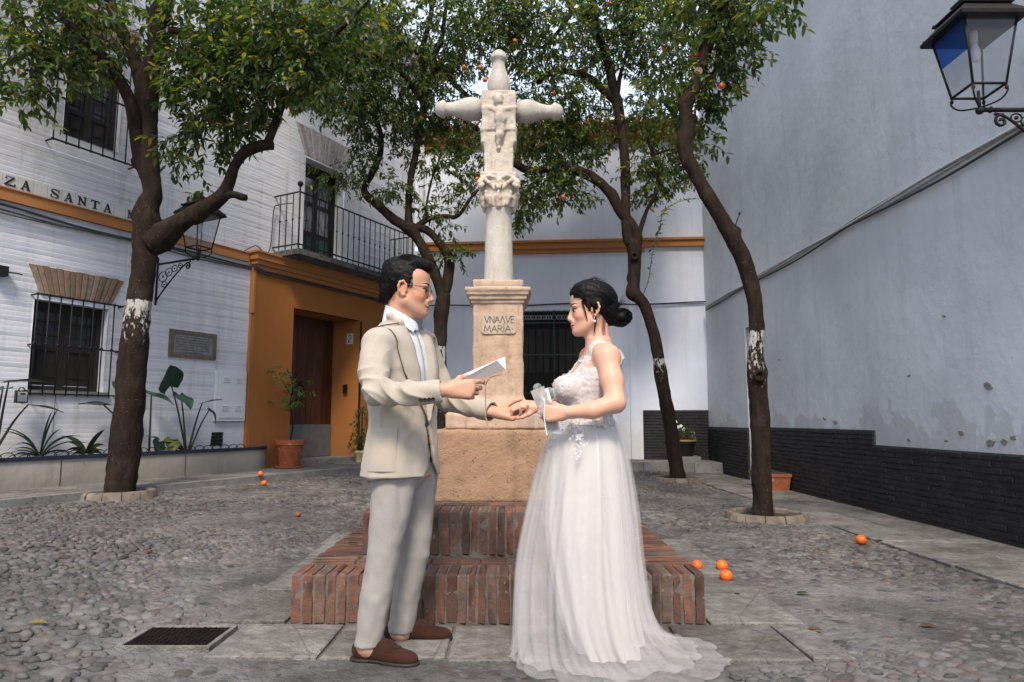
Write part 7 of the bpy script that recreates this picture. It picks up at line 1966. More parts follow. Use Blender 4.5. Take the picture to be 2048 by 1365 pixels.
zs_t = [s[0] for s in sorted(secs(TORSO))]; cx_t = [s[1] for s in sorted(secs(TORSO))]; rx_t = [s[3] for s in sorted(secs(TORSO))]; ry_t = [s[4] for s in sorted(secs(TORSO))]
def vopen(z): return np.interp(z, [zhem - .05, zhem + .012, zhem + .05, zbut - .10, zbut - .005, zbut + .005, zbut + .12, ztop], [.090, .062, .036, .024, .0, .010, .040, .082])
def voff(z): return np.interp(z, [zhem - .05, zbut - .10, zbut - .005, zbut], [.026, .020, .0, .0])
def carve_front(X, Y, Z):
    x, y = X - np.interp(Z.ravel(), zs_t, cx_t)[None, None, :], Y - MYC
    u, v = x * fM[0] + y * fM[1], x * sM[0] + y * sM[1]
    return np.maximum(np.abs(v - voff(Z.ravel())[None, None, :]) - vopen(Z.ravel())[None, None, :], .03 - u)
S.apply(carve_front, (-.8, 2.6, zhem - .1), (.1, 3.5, ztop + .1), .006, 'd')
S.loft(secs(TORSO, -.016), .004, 'd', 2.15, .0)
S.cut((0, 0, zhem + .004), (0, 0, -1))
V, Q = S.mesh(); V = relax(V, Q, 1, .4); N = vert_normals(V, Q)
w_ = wr(V, mp(790, 775, 2.76), .21, (.55, -.3, .78), 58, .014, 1, 2.6) + wr(V, mp(742, 770, 2.80), .15, (.3, 0, .95), 62, .010, 2, 2.4) + wr(V, mp(905, 800, 3.25), .16, (.8, 0, .5), 55, .010, 3) + wr(V, mp(757, 700, 2.9), .14, (.9, 0, -.4), 50, .004, 4)
w_ += wr(V, mp(770, 850, 2.95), .2, (.95, 0, .3), 30, .009, 7, 3) + wr(V, mp(830, 780, 2.95), .14, (.6, 0, .8), 40, .008, 8, 3)
w_ += .0085 * vnoise(V * np.array((1, 1, .35)), 17, 5) * np.clip((1.30 - V[:, 2]) * 4, .2, 1) + .0025 * vnoise(V, 26, 6)
V = V + N * w_[:, None]
jacket = np_mesh('jacket', V, Q, M['jacket'], man)
from mathutils.bvhtree import BVHTree
jbvh = BVHTree.FromPolygons([tuple(v) for v in V], [tuple(int(k) for k in q) for q in Q])
def on_torso(v, z, off, grow=0.0):
    cx = np.interp(z, zs_t, cx_t); rx, ry = np.interp(z, zs_t, rx_t), np.interp(z, zs_t, ry_t); n_ = 2.15
    u = rx * (max(0.0, 1 - abs(v / ry) ** n_)) ** (1 / n_)
    p = np.array((cx, MYC, 0)) + fM * u + sM * v; p[2] = z
    nn = fM * (u / rx ** 2) + sM * (v / ry ** 2); nn /= np.linalg.norm(nn)
    if grow:
        h = jbvh.ray_cast(Vector(p + nn * .12), Vector(-nn), .16)
        if h[0] is not None: p = np.array(h[0])
    return p + nn * off
def lapel(side):
    """side -1 = near (his right)"""
    mb = MB(); nz, nv = 16, 5; zl = ztop - .045; rows = []
    for i in range(nz + 1):
        z = zbut + .01 + (zl - zbut - .01) * i / nz; t_ = i / nz; v0 = float(vopen(z)) - .004; wd = .085 * min(1, t_ * 1.9) * (1 - .25 * max(0, t_ - .75) * 4) + .004
        row = []
        for j in range(nv + 1):
            q = (0, .06, .25, .5, .75, 1)[j]; row.append(len(mb.v)); mb.v.append(tuple(on_torso(side * (v0 + wd * q - (.003 if j == 0 else 0)), z, -.026 if j == 0 else .007 + .006 * math.sin(math.pi * (1 - q)) + (.003 if q > .8 else 0), 1 if j else 0)))
        rows.append(row)
    for i in range(nz):
        for j in range(nv):
            f = (rows[i][j], rows[i][j + 1], rows[i + 1][j + 1], rows[i + 1][j]); mb.f.append(f if side > 0 else f[::-1])
        a, b = rows[i][nv], rows[i + 1][nv]; k = len(mb.v)
        z0_, z1_ = mb.v[a][2], mb.v[b][2]
        pa, pb = np.array(mb.v[a]), np.array(mb.v[b]); ctr = np.array((np.interp(z0_, zs_t, cx_t), MYC, z0_)); inn = (ctr - pa); inn /= np.linalg.norm(inn)
        mb.v += [tuple(pa + inn * .016), tuple(pb + inn * .016)]; mb.f.append((a, k, k + 1, b))
    mb.build('lapel', M['jacket'], jacket, True)
    eb = MB(); eb.tube([Vector(mb.v[r_[nv]]) + Vector((0, 0, 0)) for r_ in rows], .0021, 5); eb.build('lapel_edge_shade', M['lapel_shade'], jacket, True)  # thin dark tube: shade along the lapel's outer edge, put in as colour
    mb = MB()      # dark seam of the collar notch
    z = zl; v0 = float(vopen(z)); mb.tube([on_torso(side * (v0 + .012), zl + .012, .006, 1), on_torso(side * (v0 + .05), zl + .004, .006, 1), on_torso(side * (v0 + .088), zl - .008, .006, 1)], .0026, 5); mb.build('collar_seam', M['button'], jacket)
lapel(-1); lapel(1)
def button(c, n, r, parent, mat='button'):
    c, n = Vector(c), Vector(n).normalized(); a = n.orthogonal().normalized(); b = n.cross(a); mb = MB(); k = 12
    for rr, h in ((r, 0), (r, .003), (r * .75, .0042), (r * .6, .0026)):
        for i in range(k): th = 2 * math.pi * i / k; mb.v.append(tuple(c + a * (rr * math.cos(th)) + b * (rr * math.sin(th)) + n * h))
    for l in range(3):
        for i in range(k): mb.f.append((l * k + i, l * k + (i + 1) % k, (l + 1) * k + (i + 1) % k, (l + 1) * k + i))
    mb.f.append(tuple(3 * k + i for i in range(k))); mb.build('button', M[mat], parent, True)
for i, px in enumerate((845, 853, 861, 869)): button(mp(px, 801 - i * .6, 2.79) + np.array((0, -.050, -.0)), (0, -1, -.35), .0085, jacket)
button(on_torso(-.016, zbut - .006, .008), on_torso(-.016, zbut, 1) - on_torso(-.016, zbut, 0), .0125, jacket)
def patch(vs, z0, z1, off, name):
    """patch pocket lying on the side of the jacket"""
    mb = MB(); nv, nz = 8, 6
    for i in range(nz + 1):
        for j in range(nv + 1):
            z = z0 + (z1 - z0) * i / nz; v = vs[0] + (vs[1] - vs[0]) * j / nv; e = .0 if (i in (0, nz) or j in (0, nv)) else .0055
            cx = np.interp(z, zs_t, cx_t); rx, ry = np.interp(z, zs_t, rx_t), np.interp(z, zs_t, ry_t); p = np.array((cx, MYC, z)) + fM * (rx * math.cos(v)) * (1.03) + sM * (ry * math.sin(v)) * (1.03)
            nn = fM * math.cos(v) / rx + sM * math.sin(v) / ry; nn /= np.linalg.norm(nn); mb.v.append(tuple(p + nn * (.004 + e)))
    for i in range(nz):
        for j in range(nv): a = i * (nv + 1) + j; mb.f.append((a, a + 1, a + nv + 2, a + nv + 1))
    mb.build(name, M['jacket'], jacket, True)
patch((-1.72, -.95), zhem + .035, zbut - .02, 0, 'pocket')
# shirt body, collar and placket
S = SDF(*SDF.grid((-.66, 2.88, .85), (-.28, 3.34, 1.62), .006))
S.loft(secs(TORSO, -.022), .02, 'u', 2.15)
S.cut((0, 0, cxm(800, 885)[2]), (0, 0, -1)); 
V, Q = S.mesh(); N = vert_normals(V, Q); V = V + N * (.004 * vnoise(V * np.array((1, 1, .4)), 20, 9))[:, None]
shirt = np_mesh('shirt', V, Q, M['shirt'], man)
S = SDF(*SDF.grid(tuple(gm(-.04, 0, -.14) - .13), tuple(gm(-.04, 0, -.14) + .13), .0035))
S.cone(gm(-.022, 0, -.07), gm(-.034, 0, -.21), .066, .069, .004); S.cone(gm(-.0, 0, -.12), gm(.012, 0, -.20), .052, .062, .02)
S.cone(gm(-.020, 0, -.03), gm(-.036, 0, -.24), .0600, .0625, .002, 'd'); S.cone(gm(.022, 0, -.09), gm(0, 0, -.2), .034, .045, .004, 'd')
nb_ = Rm @ np.array((.48, 0, 1.0)); S.cut(gm(-.035, 0, -.098), nb_); S.cut(gm(-.03, 0, -.185), (0, 0, -1))
V, Q = S.mesh(); np_mesh('shirt_collar', V, Q, M['shirt'], man)
for y in (-1, 1):
    mb = MB(); A, B, C_, D = gm(.010, y * .066, -.118), gm(.058, y * .010, -.148), gm(.052, y * .050, -.190), gm(.0, y * .082, -.160)
    o = Rm @ np.array((.006, y * .006, 0)); mb.quad(A, B, C_, D); mb.quad(A - o, D - o, C_ - o, B - o); mb.quad(D, C_, C_ - o, D - o); mb.quad(C_, B, B - o, C_ - o); mb.build('collar_point', M['shirt'], man)
mb = MB(); zz_ = np.linspace(ztop - .01, zbut + .02, 12); mb.tube([on_torso(.004, z, -.013) for z in zz_], .0025, 5); mb.build('placket_seam', M['trousers'], shirt)
for z in np.linspace(ztop - .05, zbut + .06, 4): button(on_torso(.010, z, -.014), fM, .0055, shirt, 'pearl')
# trousers and belt
S = SDF(*SDF.grid((-.78, 2.82, .03), (-.30, 3.38, 1.0), .0055))
S.ball(mp(808, 930, 3.11), (.116, .150, .12), .03); c = cxm(808, 900); S.loft([(c[2] - .03, c[0], MYC, .112, .150, yaw), (c[2] + .06, c[0], MYC, .106, .148, yaw)], .02)
S.chain(NEAR_LEG[:2], [.098, .074], .03); S.chain(NEAR_LEG[1:], [.074, .064, .055], .004); S.chain(FAR_LEG[:2], [.096, .072], .012); S.chain(FAR_LEG[1:], [.072, .062, .054], .004)
def cuffcut(p, n): S.box(np.array(p) + np.array(n) * .06, (.10, .10, .06), .002, .002, 'd', np.stack([np.cross((0, 1, 0), n), (0, 1, 0), n], 1))
for leg in (NEAR_LEG, FAR_LEG):
    d = leg[3] - leg[2]; d = d / np.linalg.norm(d); nrm = np.array((d[0] * .2, 0, -1.0)); nrm /= np.linalg.norm(nrm); y_ = np.array((0, 1.0, 0)); x_ = np.cross(y_, nrm); x_ /= np.linalg.norm(x_)
    S.box(leg[3] + nrm * .062, (.10, .10, .06), .002, .002, 'd', np.stack([x_, y_, nrm], 1)); S.cone(leg[3] - d * .10, leg[3] + d * .06, .043, .043, .003, 'd')
V, Q = S.mesh(); V = relax(V, Q, 1, .4); N = vert_normals(V, Q)
def fold(V, c, rad, d, f1, f2, amp, seed):
    d = np.array(d, float); d /= np.linalg.norm(d); m = np.clip(1 - np.sqrt(((V - np.array(c)) ** 2).sum(1)) / rad, 0, 1) ** .8; q = V * f2 + np.outer(V @ d, d) * (f1 - f2)
    n_ = vnoise(q, 1.0, seed); return amp * m * (np.abs(n_) ** .8 * np.sign(n_))
w_ = fold(V, NEAR_LEG[1] + np.array((.0, 0, .02)), .24, (.55, 0, .83), 14, 5, .006, 71) + fold(V, FAR_LEG[1], .22, (-.5, 0, .85), 14, 5, .006, 72) + fold(V, NEAR_LEG[3], .20, (.4, 0, .9), 22, 8, .005, 73) + fold(V, FAR_LEG[3], .18, (-.3, 0, .95), 22, 8, .005, 74) + fold(V, mp(830, 985, 3.05), .22, (.8, 0, .6), 18, 6, .007, 75)
w_ += .006 * vnoise(V * np.array((1, 1, .22)), 19, 16) + .003 * vnoise(V * np.array((1, 1, .6)), 34, 18)
V = V + N * w_[:, None]; tro_ = np_mesh('trousers', V, Q, M['trousers'], man)
mb = MB(); c = cxm(806, 880); k = 28
for h in (-.016, .016):
    for i in range(k): a_ = -1.1 + 2.2 * i / (k - 1); p = np.array((c[0], MYC, c[2] + h)) + fM * .117 * math.cos(a_) + sM * .155 * math.sin(a_); mb.v.append(tuple(p))
for i in range(k - 1): mb.f.append((i, (i + 1) % k, k + (i + 1) % k, k + i))
belt = mb.build('belt', M['belt'], man, True)
mb = MB(); q = np.array((c[0], MYC, c[2])) + fM * .119 + sM * .025
mb.tube([q + sM * a + np.array((0, 0, b)) for a, b in ((-.022, -.018), (.022, -.018), (.022, .018), (-.022, .018), (-.022, -.018))], .0035, 6); mb.build('buckle', M['wire'], belt)
# creases down the trouser front, side seam
# shoes
def shoe(h, t_, nm):
    h, t_ = np.array(h), np.array(t_); d = t_ - h; L = np.linalg.norm(d[:2]); d = d / np.linalg.norm(d); s_ = np.array((-d[1], d[0], 0)); P = lambda a, b, z: h + d * a * L + s_ * b + np.array((0, 0, z))
    lo_, hi_ = np.minimum(h, t_) - .08, np.maximum(h, t_) + .08; lo_[2] = -.005; hi_[2] = .14
    S = SDF(*SDF.grid(lo_, hi_, .0038)); R_ = np.stack([d, s_, (0, 0, 1)], 1)
    S.ball(P(.02, 0, .045), (.045, .036, .042), .02, 'u', R_); S.ball(P(.45, .0, .045), (.085, .041, .040), .03, 'u', R_); S.ball(P(.85, .0, .030), (.072, .044, .030), .03, 'u', R_); S.ball(P(1.03, -.002, .024), (.045, .036, .022), .02, 'u', R_); S.ball(P(.42, 0, .075), (.055, .033, .022), .02, 'u', R_)
    S.ball(P(.12, 0, .105), (.062, .030, .045), .006, 'd', R_)
    S.cut((0, 0, .014), (0, 0, -1))
    V, Q = S.mesh(); V = relax(V, Q, 1, .4); N = vert_normals(V, Q); V += N * (.0012 * vnoise(V, 40, 3))[:, None]
    o = np_mesh('shoe', V, Q, M['suede'], man); sb = BVHTree.FromPolygons([tuple(v) for v in V], [tuple(int(k) for k in q) for q in Q])
    tb_ = MB(); tb_.tube([np.array(h_[0]) + np.array((0, 0, .0008)) for h_ in (sb.ray_cast(Vector(P(.62 + .25 * math.cos(q_), .027 * math.sin(q_) * 1.1, .2)), Vector((0, 0, -1))) for q_ in np.linspace(-1.5, 1.5, 12)) if h_[0] is not None], .0022, 5); tb_.build('apron_seam', M['suede_dark'], o, True)
    S = SDF(*SDF.grid(lo_, hi_, .0045))
    S.ball(P(.0, 0, .008), (.048, .036, .5), .0, 'u', R_); S.ball(P(.45, 0, .008), (.11, .035, .5), .02, 'u', R_); S.ball(P(.86, 0, .008), (.080, .047, .5), .02, 'u', R_); S.ball(P(1.03, -.002, .008), (.050, .038, .5), .02, 'u', R_)
    S.cut((0, 0, .017), (0, 0, 1), .002); S.cut((0, 0, .0015), (0, 0, -1), .002); S.box(P(.36, 0, -.004), (.03, .08, .011), .004, .004, 'd', R_)
    V, Q = S.mesh(); np_mesh('sole', V, Q, M['sole'], o)
    mb = MB()
    for a in (.58, .72):
        row = []
        for b in np.linspace(-1, 1, 9):
            h_ = sb.ray_cast(Vector(P(a + .03 * (1 - b * b), b * .039, .2)), Vector((0, 0, -1))); mb.v.append(tuple((np.array(h_[0]) if h_[0] is not None else P(a, b * .039, .02)) + np.array((0, 0, .0035))))
    for i in range(8): mb.f.append((i, i + 1, 9 + i + 1, 9 + i))
    mb.build('saddle_strap', M['suede'], o, True)
shoe(shoeN[0], shoeN[1], 'n'); shoe(shoeF[0], shoeF[1], 'f')
# hair
def strands(parent, lines, r, name='hair_strands'):
    mb = MB()
    for pts in lines:
        n = len(pts); mb.tube(pts, [r * (1 - .75 * (i / (n - 1))) for i in range(n)], 4, False)
    o = mb.build(name, M['hair'], parent, True); o['kind'] = 'stuff'; return o
g = gm; s = sm_
lo_, hi_ = headO_m - .17, headO_m + .19
S = SDF(*SDF.grid(lo_, hi_, .0035)); B = lambda c, r, k=.012, op='u': S.ball(g(*c), np.array(r) * s, k, op, Rm)
B((-.018, 0, .046), (.100, .083, .086)); B((.030, 0, .108), (.062, .062, .034), .03); B((.072, 0, .098), (.034, .050, .028), .02); B((-.05, 0, .09), (.06, .064, .045), .03); B((-.066, 0, -.012), (.044, .062, .064), .03)
for y in (-1, 1): B((.006, y * .070, .012), (.016, .010, .034), .012)
B((.108, 0, -.035), (.100, .2, .105), .012, 'd')
for y in (-1, 1): B((-.012, y * .086, -.028), (.030, .026, .036), .008, 'd')
S.cut(g(-.08, 0, -.062), Rm @ np.array((.35, 0, -1)), .01)
V, Q = S.mesh(); N = vert_normals(V, Q); V = V + N * (.0030 * vnoise(V @ Rz(.3) * np.array((.35, 1.6, 1.2)), 75, 21) + .0010 * vnoise(V, 120, 22))[:, None]
hairm = np_mesh('hair', V, Q, M['hair'], man)
rh = random.Random(31); lines = []
for i in range(1100):
    y = rh.uniform(-.062, .062); x0 = rh.uniform(-.05, .05); z0 = .120 - 1.6 * abs(y) ** 1.55 * 3; z0 = .046 + .092 * math.sqrt(max(0, 1 - (y / .084) ** 2 - ((x0 + .018) / .115) ** 2)); dx = rh.uniform(.02, .05)
    lines.append([g(x0, y, z0), g(x0 + dx * .5, y + rh.uniform(-.008, .008), z0 + rh.uniform(.006, .018)), g(x0 + dx, y + rh.uniform(-.014, .014), z0 + rh.uniform(.0, .020) - .25 * dx)])
for i in range(600):
    a_ = rh.uniform(2.0, 4.28); z0 = rh.uniform(-.05, .07); rr = .095 * math.sqrt(max(.05, 1 - ((z0 - .04) / .1) ** 2)) if z0 > .0 else .09; x_, y_ = -.02 + rr * math.cos(a_) * 1.04, rr * .84 * math.sin(a_)
    lines.append([g(x_, y_, z0), g(x_ * 1.03, y_ * 1.03, z0 - .012), g(x_ * .99, y_ * .99, z0 - .026)])
for i in range(500):      # short fade round the ear, temple and nape
    sd_ = -1 if i % 4 else 1; x_ = rh.uniform(-.065, .036); z_ = rh.uniform(-.03, .055) if x_ < -.03 or x_ > .004 else rh.uniform(.015, .055)
    if z_ < .008 and x_ > .012: z_ += .03
    yy = .0785 * math.sqrt(max(.1, 1 - ((x_ + .01) / .108) ** 2)) * (1 if z_ > 0 else .97); lines.append([g(x_, sd_ * yy, z_), g(x_ - .003, sd_ * (yy + .0008), z_ - .006), g(x_ - .005, sd_ * (yy - .0005), z_ - .012)])
strands(hairm, lines, .0009)
# glasses
gl = MB()
def lens_pts(y, k=20): return [gm(.104 - .10 * abs(y * .033 + .022 * math.copysign(abs(math.cos(a)) ** .8, math.cos(a))) * .35, y * .033 + .024 * math.copysign(abs(math.cos(a)) ** .8, math.cos(a)), -.010 + .021 * math.copysign(abs(math.sin(a)) ** .8, math.sin(a))) for a in np.linspace(0, 2 * math.pi, k)]
for y in (-1, 1):
    gl.tube(lens_pts(y), .0013, 5, False); gl.tube([gm(.100, y * .057, -.002), gm(.094, y * .070, .001), gm(.04, y * .0775, .006), gm(-.004, y * .080, .008), gm(-.020, y * .079, .0)], .0014, 5)
gl.tube([gm(.106, -.010, -.004), gm(.110, 0, -.001), gm(.106, .010, -.004)], .0013, 5)
glass = gl.build('glasses', M['wire'], man, True)
for y in (-1, 1):
    mb = MB(); p = lens_pts(y)[:-1]; mb.v = [tuple(q) for q in p]; mb.f = [tuple(range(len(p)))]; mb.build('lens', M['lens'], glass)

# his card: folded cover, white inner page, cord
card = thing('vow_card', 'open grey folded card with a white page and thin pink cord in his hand', 'card', mp(968, 745, 2.83))
M['card_grey'] = simple('grey card', (0.36, 0.335, 0.31), 0.85, 0.03, 30, 0.1, 200); M['paper'] = simple('white paper', (0.74, 0.74, 0.75), 0.8, 0.02)
A, B_, C_, D = mp(926, 774, 2.815), mp(1011, 739, 2.815), mp(994, 721, 2.80), mp(931, 754, 2.80)
def sheet(pts, th, nrm, name, mat, parent):
    mb = MB(); n_ = np.array(nrm) * th; mb.hexa([tuple(np.array(p)) for p in pts] + [tuple(np.array(p) + n_) for p in pts]); return mb.build(name, M[mat], parent)
sheet([A, B_, C_, D], .0016, (0, 1, 0), 'cover', 'card_grey', card)
E_, F_ = mp(1010, 714, 2.86), mp(925, 750, 2.86)
sheet([A + (0, .004, 0), B_ + (0, .004, 0), E_, F_], .0012, (0, 1, 0), 'page', 'paper', card)
sheet([A + (0, .0065, 0), B_ + (0, .0065, 0), E_ + (0, .008, -.002), F_ + (0, .008, -.002)], .0014, (0, 1, 0), 'back_cover', 'card_grey', card)
M['cord'] = simple('pink cord', (0.42, 0.25, 0.19), 0.7, 0.1)
mb = MB(); Yc = 2.805
mb.tube(smooth_path([mp(927, 775, Yc), mp(960, 762, Yc - .003), mp(980, 755, Yc), mp(1008, 741, Yc)], 4), .0016, 5)
mb.tube(smooth_path([mp(980, 755, Yc), mp(998, 748, Yc - .01), mp(1006, 746, Yc - .01), mp(1003, 750, Yc - .01), mp(992, 752, Yc), mp(980, 756, Yc)], 4), .0016, 5)
mb.tube(smooth_path([mp(980, 756, Yc), mp(971, 766, Yc - .005), mp(970, 782, Yc - .005), mp(971, 810, Yc), mp(972, 838, Yc), mp(977, 856, Yc), mp(983, 872, Yc)], 5), .0018, 5)
mb.tube(smooth_path([mp(980, 756, Yc), mp(973, 768, Yc + .004), mp(971.5, 795, Yc + .004), mp(972, 830, Yc + .004), mp(975, 850, Yc + .004)], 5), .0018, 5)
mb.build('cord', M['cord'], card, True)

# ---------------------------------------------------------------- the woman
WYC = 3.08
woman = thing('person', 'woman with black hair in a bun wearing a white lace and tulle wedding gown', 'person', (mp(1180, 900, WYC)[0], WYC, 0))
yawW = math.pi + math.radians(14); fW = np.array((math.cos(yawW), math.sin(yawW), 0)); sW = np.array((-math.sin(yawW), math.cos(yawW), 0))
cxw = lambda px, py: (mp(px, py, WYC)[0], WYC, mp(px, py, WYC)[2])
WT = [(684, 1198, .046, .052), (697, 1201, .062, .085), (708, 1203, .078, .125), (722, 1200, .092, .148), (745, 1188, .102, .150), (770, 1178, .110, .145), (800, 1175, .108, .132), (835, 1172, .108, .126), (870, 1170, .135, .160), (905, 1170, .158, .182)]
def wsecs(grow=0.0): return [(cxw(px, py)[2], cxw(px, py)[0], WYC, rx + grow, ry + grow, yawW) for py, px, rx, ry in WT]
BUST = [(mp(1136, 777, 3.00), .053), (mp(1131, 777, 3.145), .053)]
headO_w = mp(1184, 619, 3.08); Rw = Rz(math.pi) @ Ry(math.radians(3)); sw_ = .99; gw = head_map(headO_w, Rw, sw_)
wN = [mp(1213, 716, 2.945), mp(1224, 762, 2.90), mp(1231, 806, 2.86), mp(1185, 821, 2.84), mp(1136, 825, 2.86)]; wF = [mp(1180, 716, 3.23), mp(1165, 770, 3.30), mp(1155, 806, 3.30), mp(1118, 812, 3.24), mp(1084, 814, 3.16)]
S = SDF(*SDF.grid((-.06, 2.70, .55), (.62, 3.46, 1.66), .0075, [(0, -.06, .30, .0029), (0, .30, .40, .004), (1, 2.78, 2.92, .0034), (1, 2.96, 3.24, .0034), (2, .95, 1.15, .003), (2, 1.36, 1.62, .003)]))
sculpt_head(S, gw, Rw, sw_, True)
S.cone(gw(-.022, 0, -.05), mp(1200, 697, WYC), .047, .050, .025); S.cone(gw(.012, 0, -.10), mp(1190, 700, WYC), .024, .036, .025)
WB = [w if w[0] > .98 else (w[0], w[1], w[2], .105, .118, w[5]) for w in wsecs(-.002)]
S.loft(WB, .03)
for c, r in BUST: S.ball(c, r, .035)
S.chain(wN, [.050, .047, .041, .034, .025], .018); S.chain(wF, [.052, .045, .042, .035, .026], .025)
S.ball(mp(1214, 716, 2.95), (.052, .046, .05), .03); S.cone(mp(1196, 700, 3.0), mp(1216, 712, 2.95), .035, .045, .03); S.cone(mp(1196, 700, 3.16), mp(1185, 712, 3.22), .035, .042, .03)
add_hand(S, mp(1131, 826, 2.865), (-1, .12, -.03), (0.05, -1, .10), .93, ((45, 62, 40), (55, 70, 40), (60, 72, 42), (62, 72, 42)), ((.75, .55, -.40), (.9, .15, -.4), (.95, -.1, -.3)), 1, .03)
add_hand(S, mp(1079, 813, 3.155), (-1, .0, .10), (.0, -.45, .89), .93, ((30, 42, 26), (34, 44, 28), (38, 46, 28), (42, 48, 28)), ((.72, .55, -.42), (.85, .2, -.5), (.95, -.1, -.35)), -1, .04)
V, Q = S.mesh(); V = relax(V, Q, 1, .4)
col = paint_head(V, (np.array(headO_w), Rw), sw_, True)
np_mesh('body', V, Q, M['skin_woman'], woman, True, col)
eyes(gw, Rw, sw_, woman, BVHTree.FromPolygons([tuple(v) for v in V], [tuple(int(k) for k in q) for q in Q]))
# gown: lace bodice, then satin and tulle skirts
def sheer(name, c, alpha, rough=0.7, bump=None, lace=None):
    t = NT(name); t.set(c, rough, None, 0.2)
    tr = t.n.new('ShaderNodeBsdfTransparent'); tl_ = t.n.new('ShaderNodeBsdfTranslucent'); tl_.inputs[0].default_value = (*c, 1)
    m1 = t.n.new('ShaderNodeMixShader'); m1.inputs[0].default_value = 0.35; t.L(t.b.outputs[0], m1.inputs[1]); t.L(tl_.outputs[0], m1.inputs[2])
    m2 = t.n.new('ShaderNodeMixShader')
    if lace:
        f = t.math('MAXIMUM', t.ramp(t.noise(lace, 3, 0.6, None, 1.2), [(0.50, alpha), (0.58, 0.98)]), alpha); t.L(f, m2.inputs[0])
    else:
        f = t.ramp(t.noise(14, 4, 0.6), [(0.3, alpha * 0.85), (0.7, min(1, alpha * 1.15))]); t.L(f, m2.inputs[0])
    t.L(tr.outputs[0], m2.inputs[1]); t.L(m1.outputs[0], m2.inputs[2]); t.L(m2.outputs[0], t.out.inputs[0])
    if bump: t.L(t.bump(t.noise(bump, 4, 0.6), 0.6, 0.004), t.b.inputs['Normal'])
    return t.m
M['lace'] = sheer('white lace over lining', (0.76, 0.745, 0.73), 0.88, 0.8, 90, 48); M['tulle'] = sheer('white tulle', (0.76, 0.75, 0.745), 0.27, 0.8); M['satin'] = fabric('ivory satin', (0.62, 0.595, 0.57), 0.5, 1500, 0.02, 0.06)
M['applique'] = fabric('embroidered lace flower', (0.62, 0.61, 0.60), 0.8, 1200, 0.03, 0.3)
S = SDF(*SDF.grid((.0, 2.82, .93), (.60, 3.34, 1.44), .004))
S.loft(wsecs(.0075), .03)
for c, r in BUST: S.ball(c, r + .008, .035)
S.cone(mp(1196, 700, 3.0), mp(1216, 712, 2.95), .041, .051, .03); S.cone(mp(1196, 700, 3.16), mp(1185, 712, 3.22), .041, .048, .03)
zA = cxw(1150, 752)[2]; xc = cxw(1190, 760)[0]
def keep(X, Y, Z):
    front = X < xc
    top = zA + np.where(front, .42 * np.clip(np.abs(Y - 3.075) - .085, -.12, .02) + .02, .045)
    below = Z - top
    yc = np.abs(np.abs(Y - 3.085) - (.086 + .10 * np.clip(Z - (zA + .06), 0, .1) * .3)) - .021
    return np.minimum(below, np.maximum(yc, Z - 2.0)) + 0 * X
S.apply(keep, (-1, 0, 0), (2, 9, 3), .003, 'i'); S.cut((0, 0, .975), (0, 0, -1))
V, Q = S.mesh(); V = relax(V, Q, 1, .4); N = vert_normals(V, Q); V = V + N * (.0022 * vnoise(V, 55, 41) + .0015 * vnoise(V, 110, 42))[:, None]
bod = np_mesh('lace_bodice', V, Q, M['lace'], woman)
# embroidered flowers and leaves on bodice and waist
rf_ = random.Random(44); mb = MB(); N = vert_normals(V, Q)
def flower(p, n, r, petals=5, kind=0):
    n = Vector(n).normalized(); a = n.orthogonal().normalized(); b = n.cross(a); p = Vector(p) + n * .003; th0 = rf_.uniform(0, 6.28)
    for k in range(petals):
        th = th0 + 2 * math.pi * k / petals; e = a * math.cos(th) + b * math.sin(th); f_ = n.cross(e); i = len(mb.v)
        mb.v += [tuple(p), tuple(p + e * r * .55 + f_ * r * .32 + n * .002), tuple(p + e * r + n * .001), tuple(p + e * r * .55 - f_ * r * .32 + n * .002)]; mb.f.append((i, i + 1, i + 2, i + 3))
cand = [i for i in range(len(V)) if (V[i, 2] < zA + .03 or rf_.random() < .5) and N[i, 1] < .35]
for i in rf_.sample(cand, min(230, len(cand))):
    flower(V[i], N[i], rf_.uniform(.003, .0065), rf_.choice((4, 5, 5, 6)))
for px, py, Y in ((1166, 722, 2.955), (1172, 715, 2.955)): flower(mp(px, py, Y), (-.4, -.8, .3), .0065, 6)
mb.build('lace_flowers', M['applique'], woman, kind='stuff')
# skirts: rings from the waist to the floor; columns keep their angle
def skirt(name, mat, rows, nth, folds, seed, tail=None, parent=woman):
    rs_ = np.random.default_rng(seed); th = np.linspace(0, 2 * math.pi, nth, endpoint=False); V = []; R_ = []
    ph = rs_.uniform(0, 6.28, 6); R0 = smooth_path(rows, 5); nr = len(R0)
    for i, (z, cx, cy, rx, ry, amp, flat) in enumerate(R0):
        t_ = i / (nr - 1)
        wv = sum(a_ * np.sin(f_ * th + p_ + .5 * math.sin(2.2 * t_ + p_)) for a_, f_, p_ in zip((.45, .35, .28, .18), folds, ph))
        wv = np.sign(wv) * np.abs(wv) ** .85
        dx, dy = np.cos(th), np.sin(th); x = cx + dx * (rx + amp * wv); y = cy + dy * (ry + amp * wv)
        zz = z + flat * (.012 * np.abs(np.sin(folds[1] * th + ph[1])) + .018 * np.abs(np.sin(folds[0] * .5 * th + ph[2])))
        V.append(np.stack([x, y, zz], 1))
    V = np.concatenate(V); Q = []
    for i in range(nr - 1):
        for k in range(nth): k2 = (k + 1) % nth; Q.append((i * nth + k, (i + 1) * nth + k, (i + 1) * nth + k2, i * nth + k2))
    return np_mesh(name, V, Q, M[mat], parent)
X = lambda px, Y=3.0: (px - 1024) / FOCAL * (Y * CP + (.3 - 1) * SP)
def row(z, pl_, pr_, ry, amp, flat=0.0, cy=3.08):
    k = (cy * CP + (z - 1) * SP) / FOCAL; x0, x1 = (pl_ - 1024) * k, (pr_ - 1024) * k; return (z, (x0 + x1) / 2, cy, (x1 - x0) / 2, ry, amp, flat)
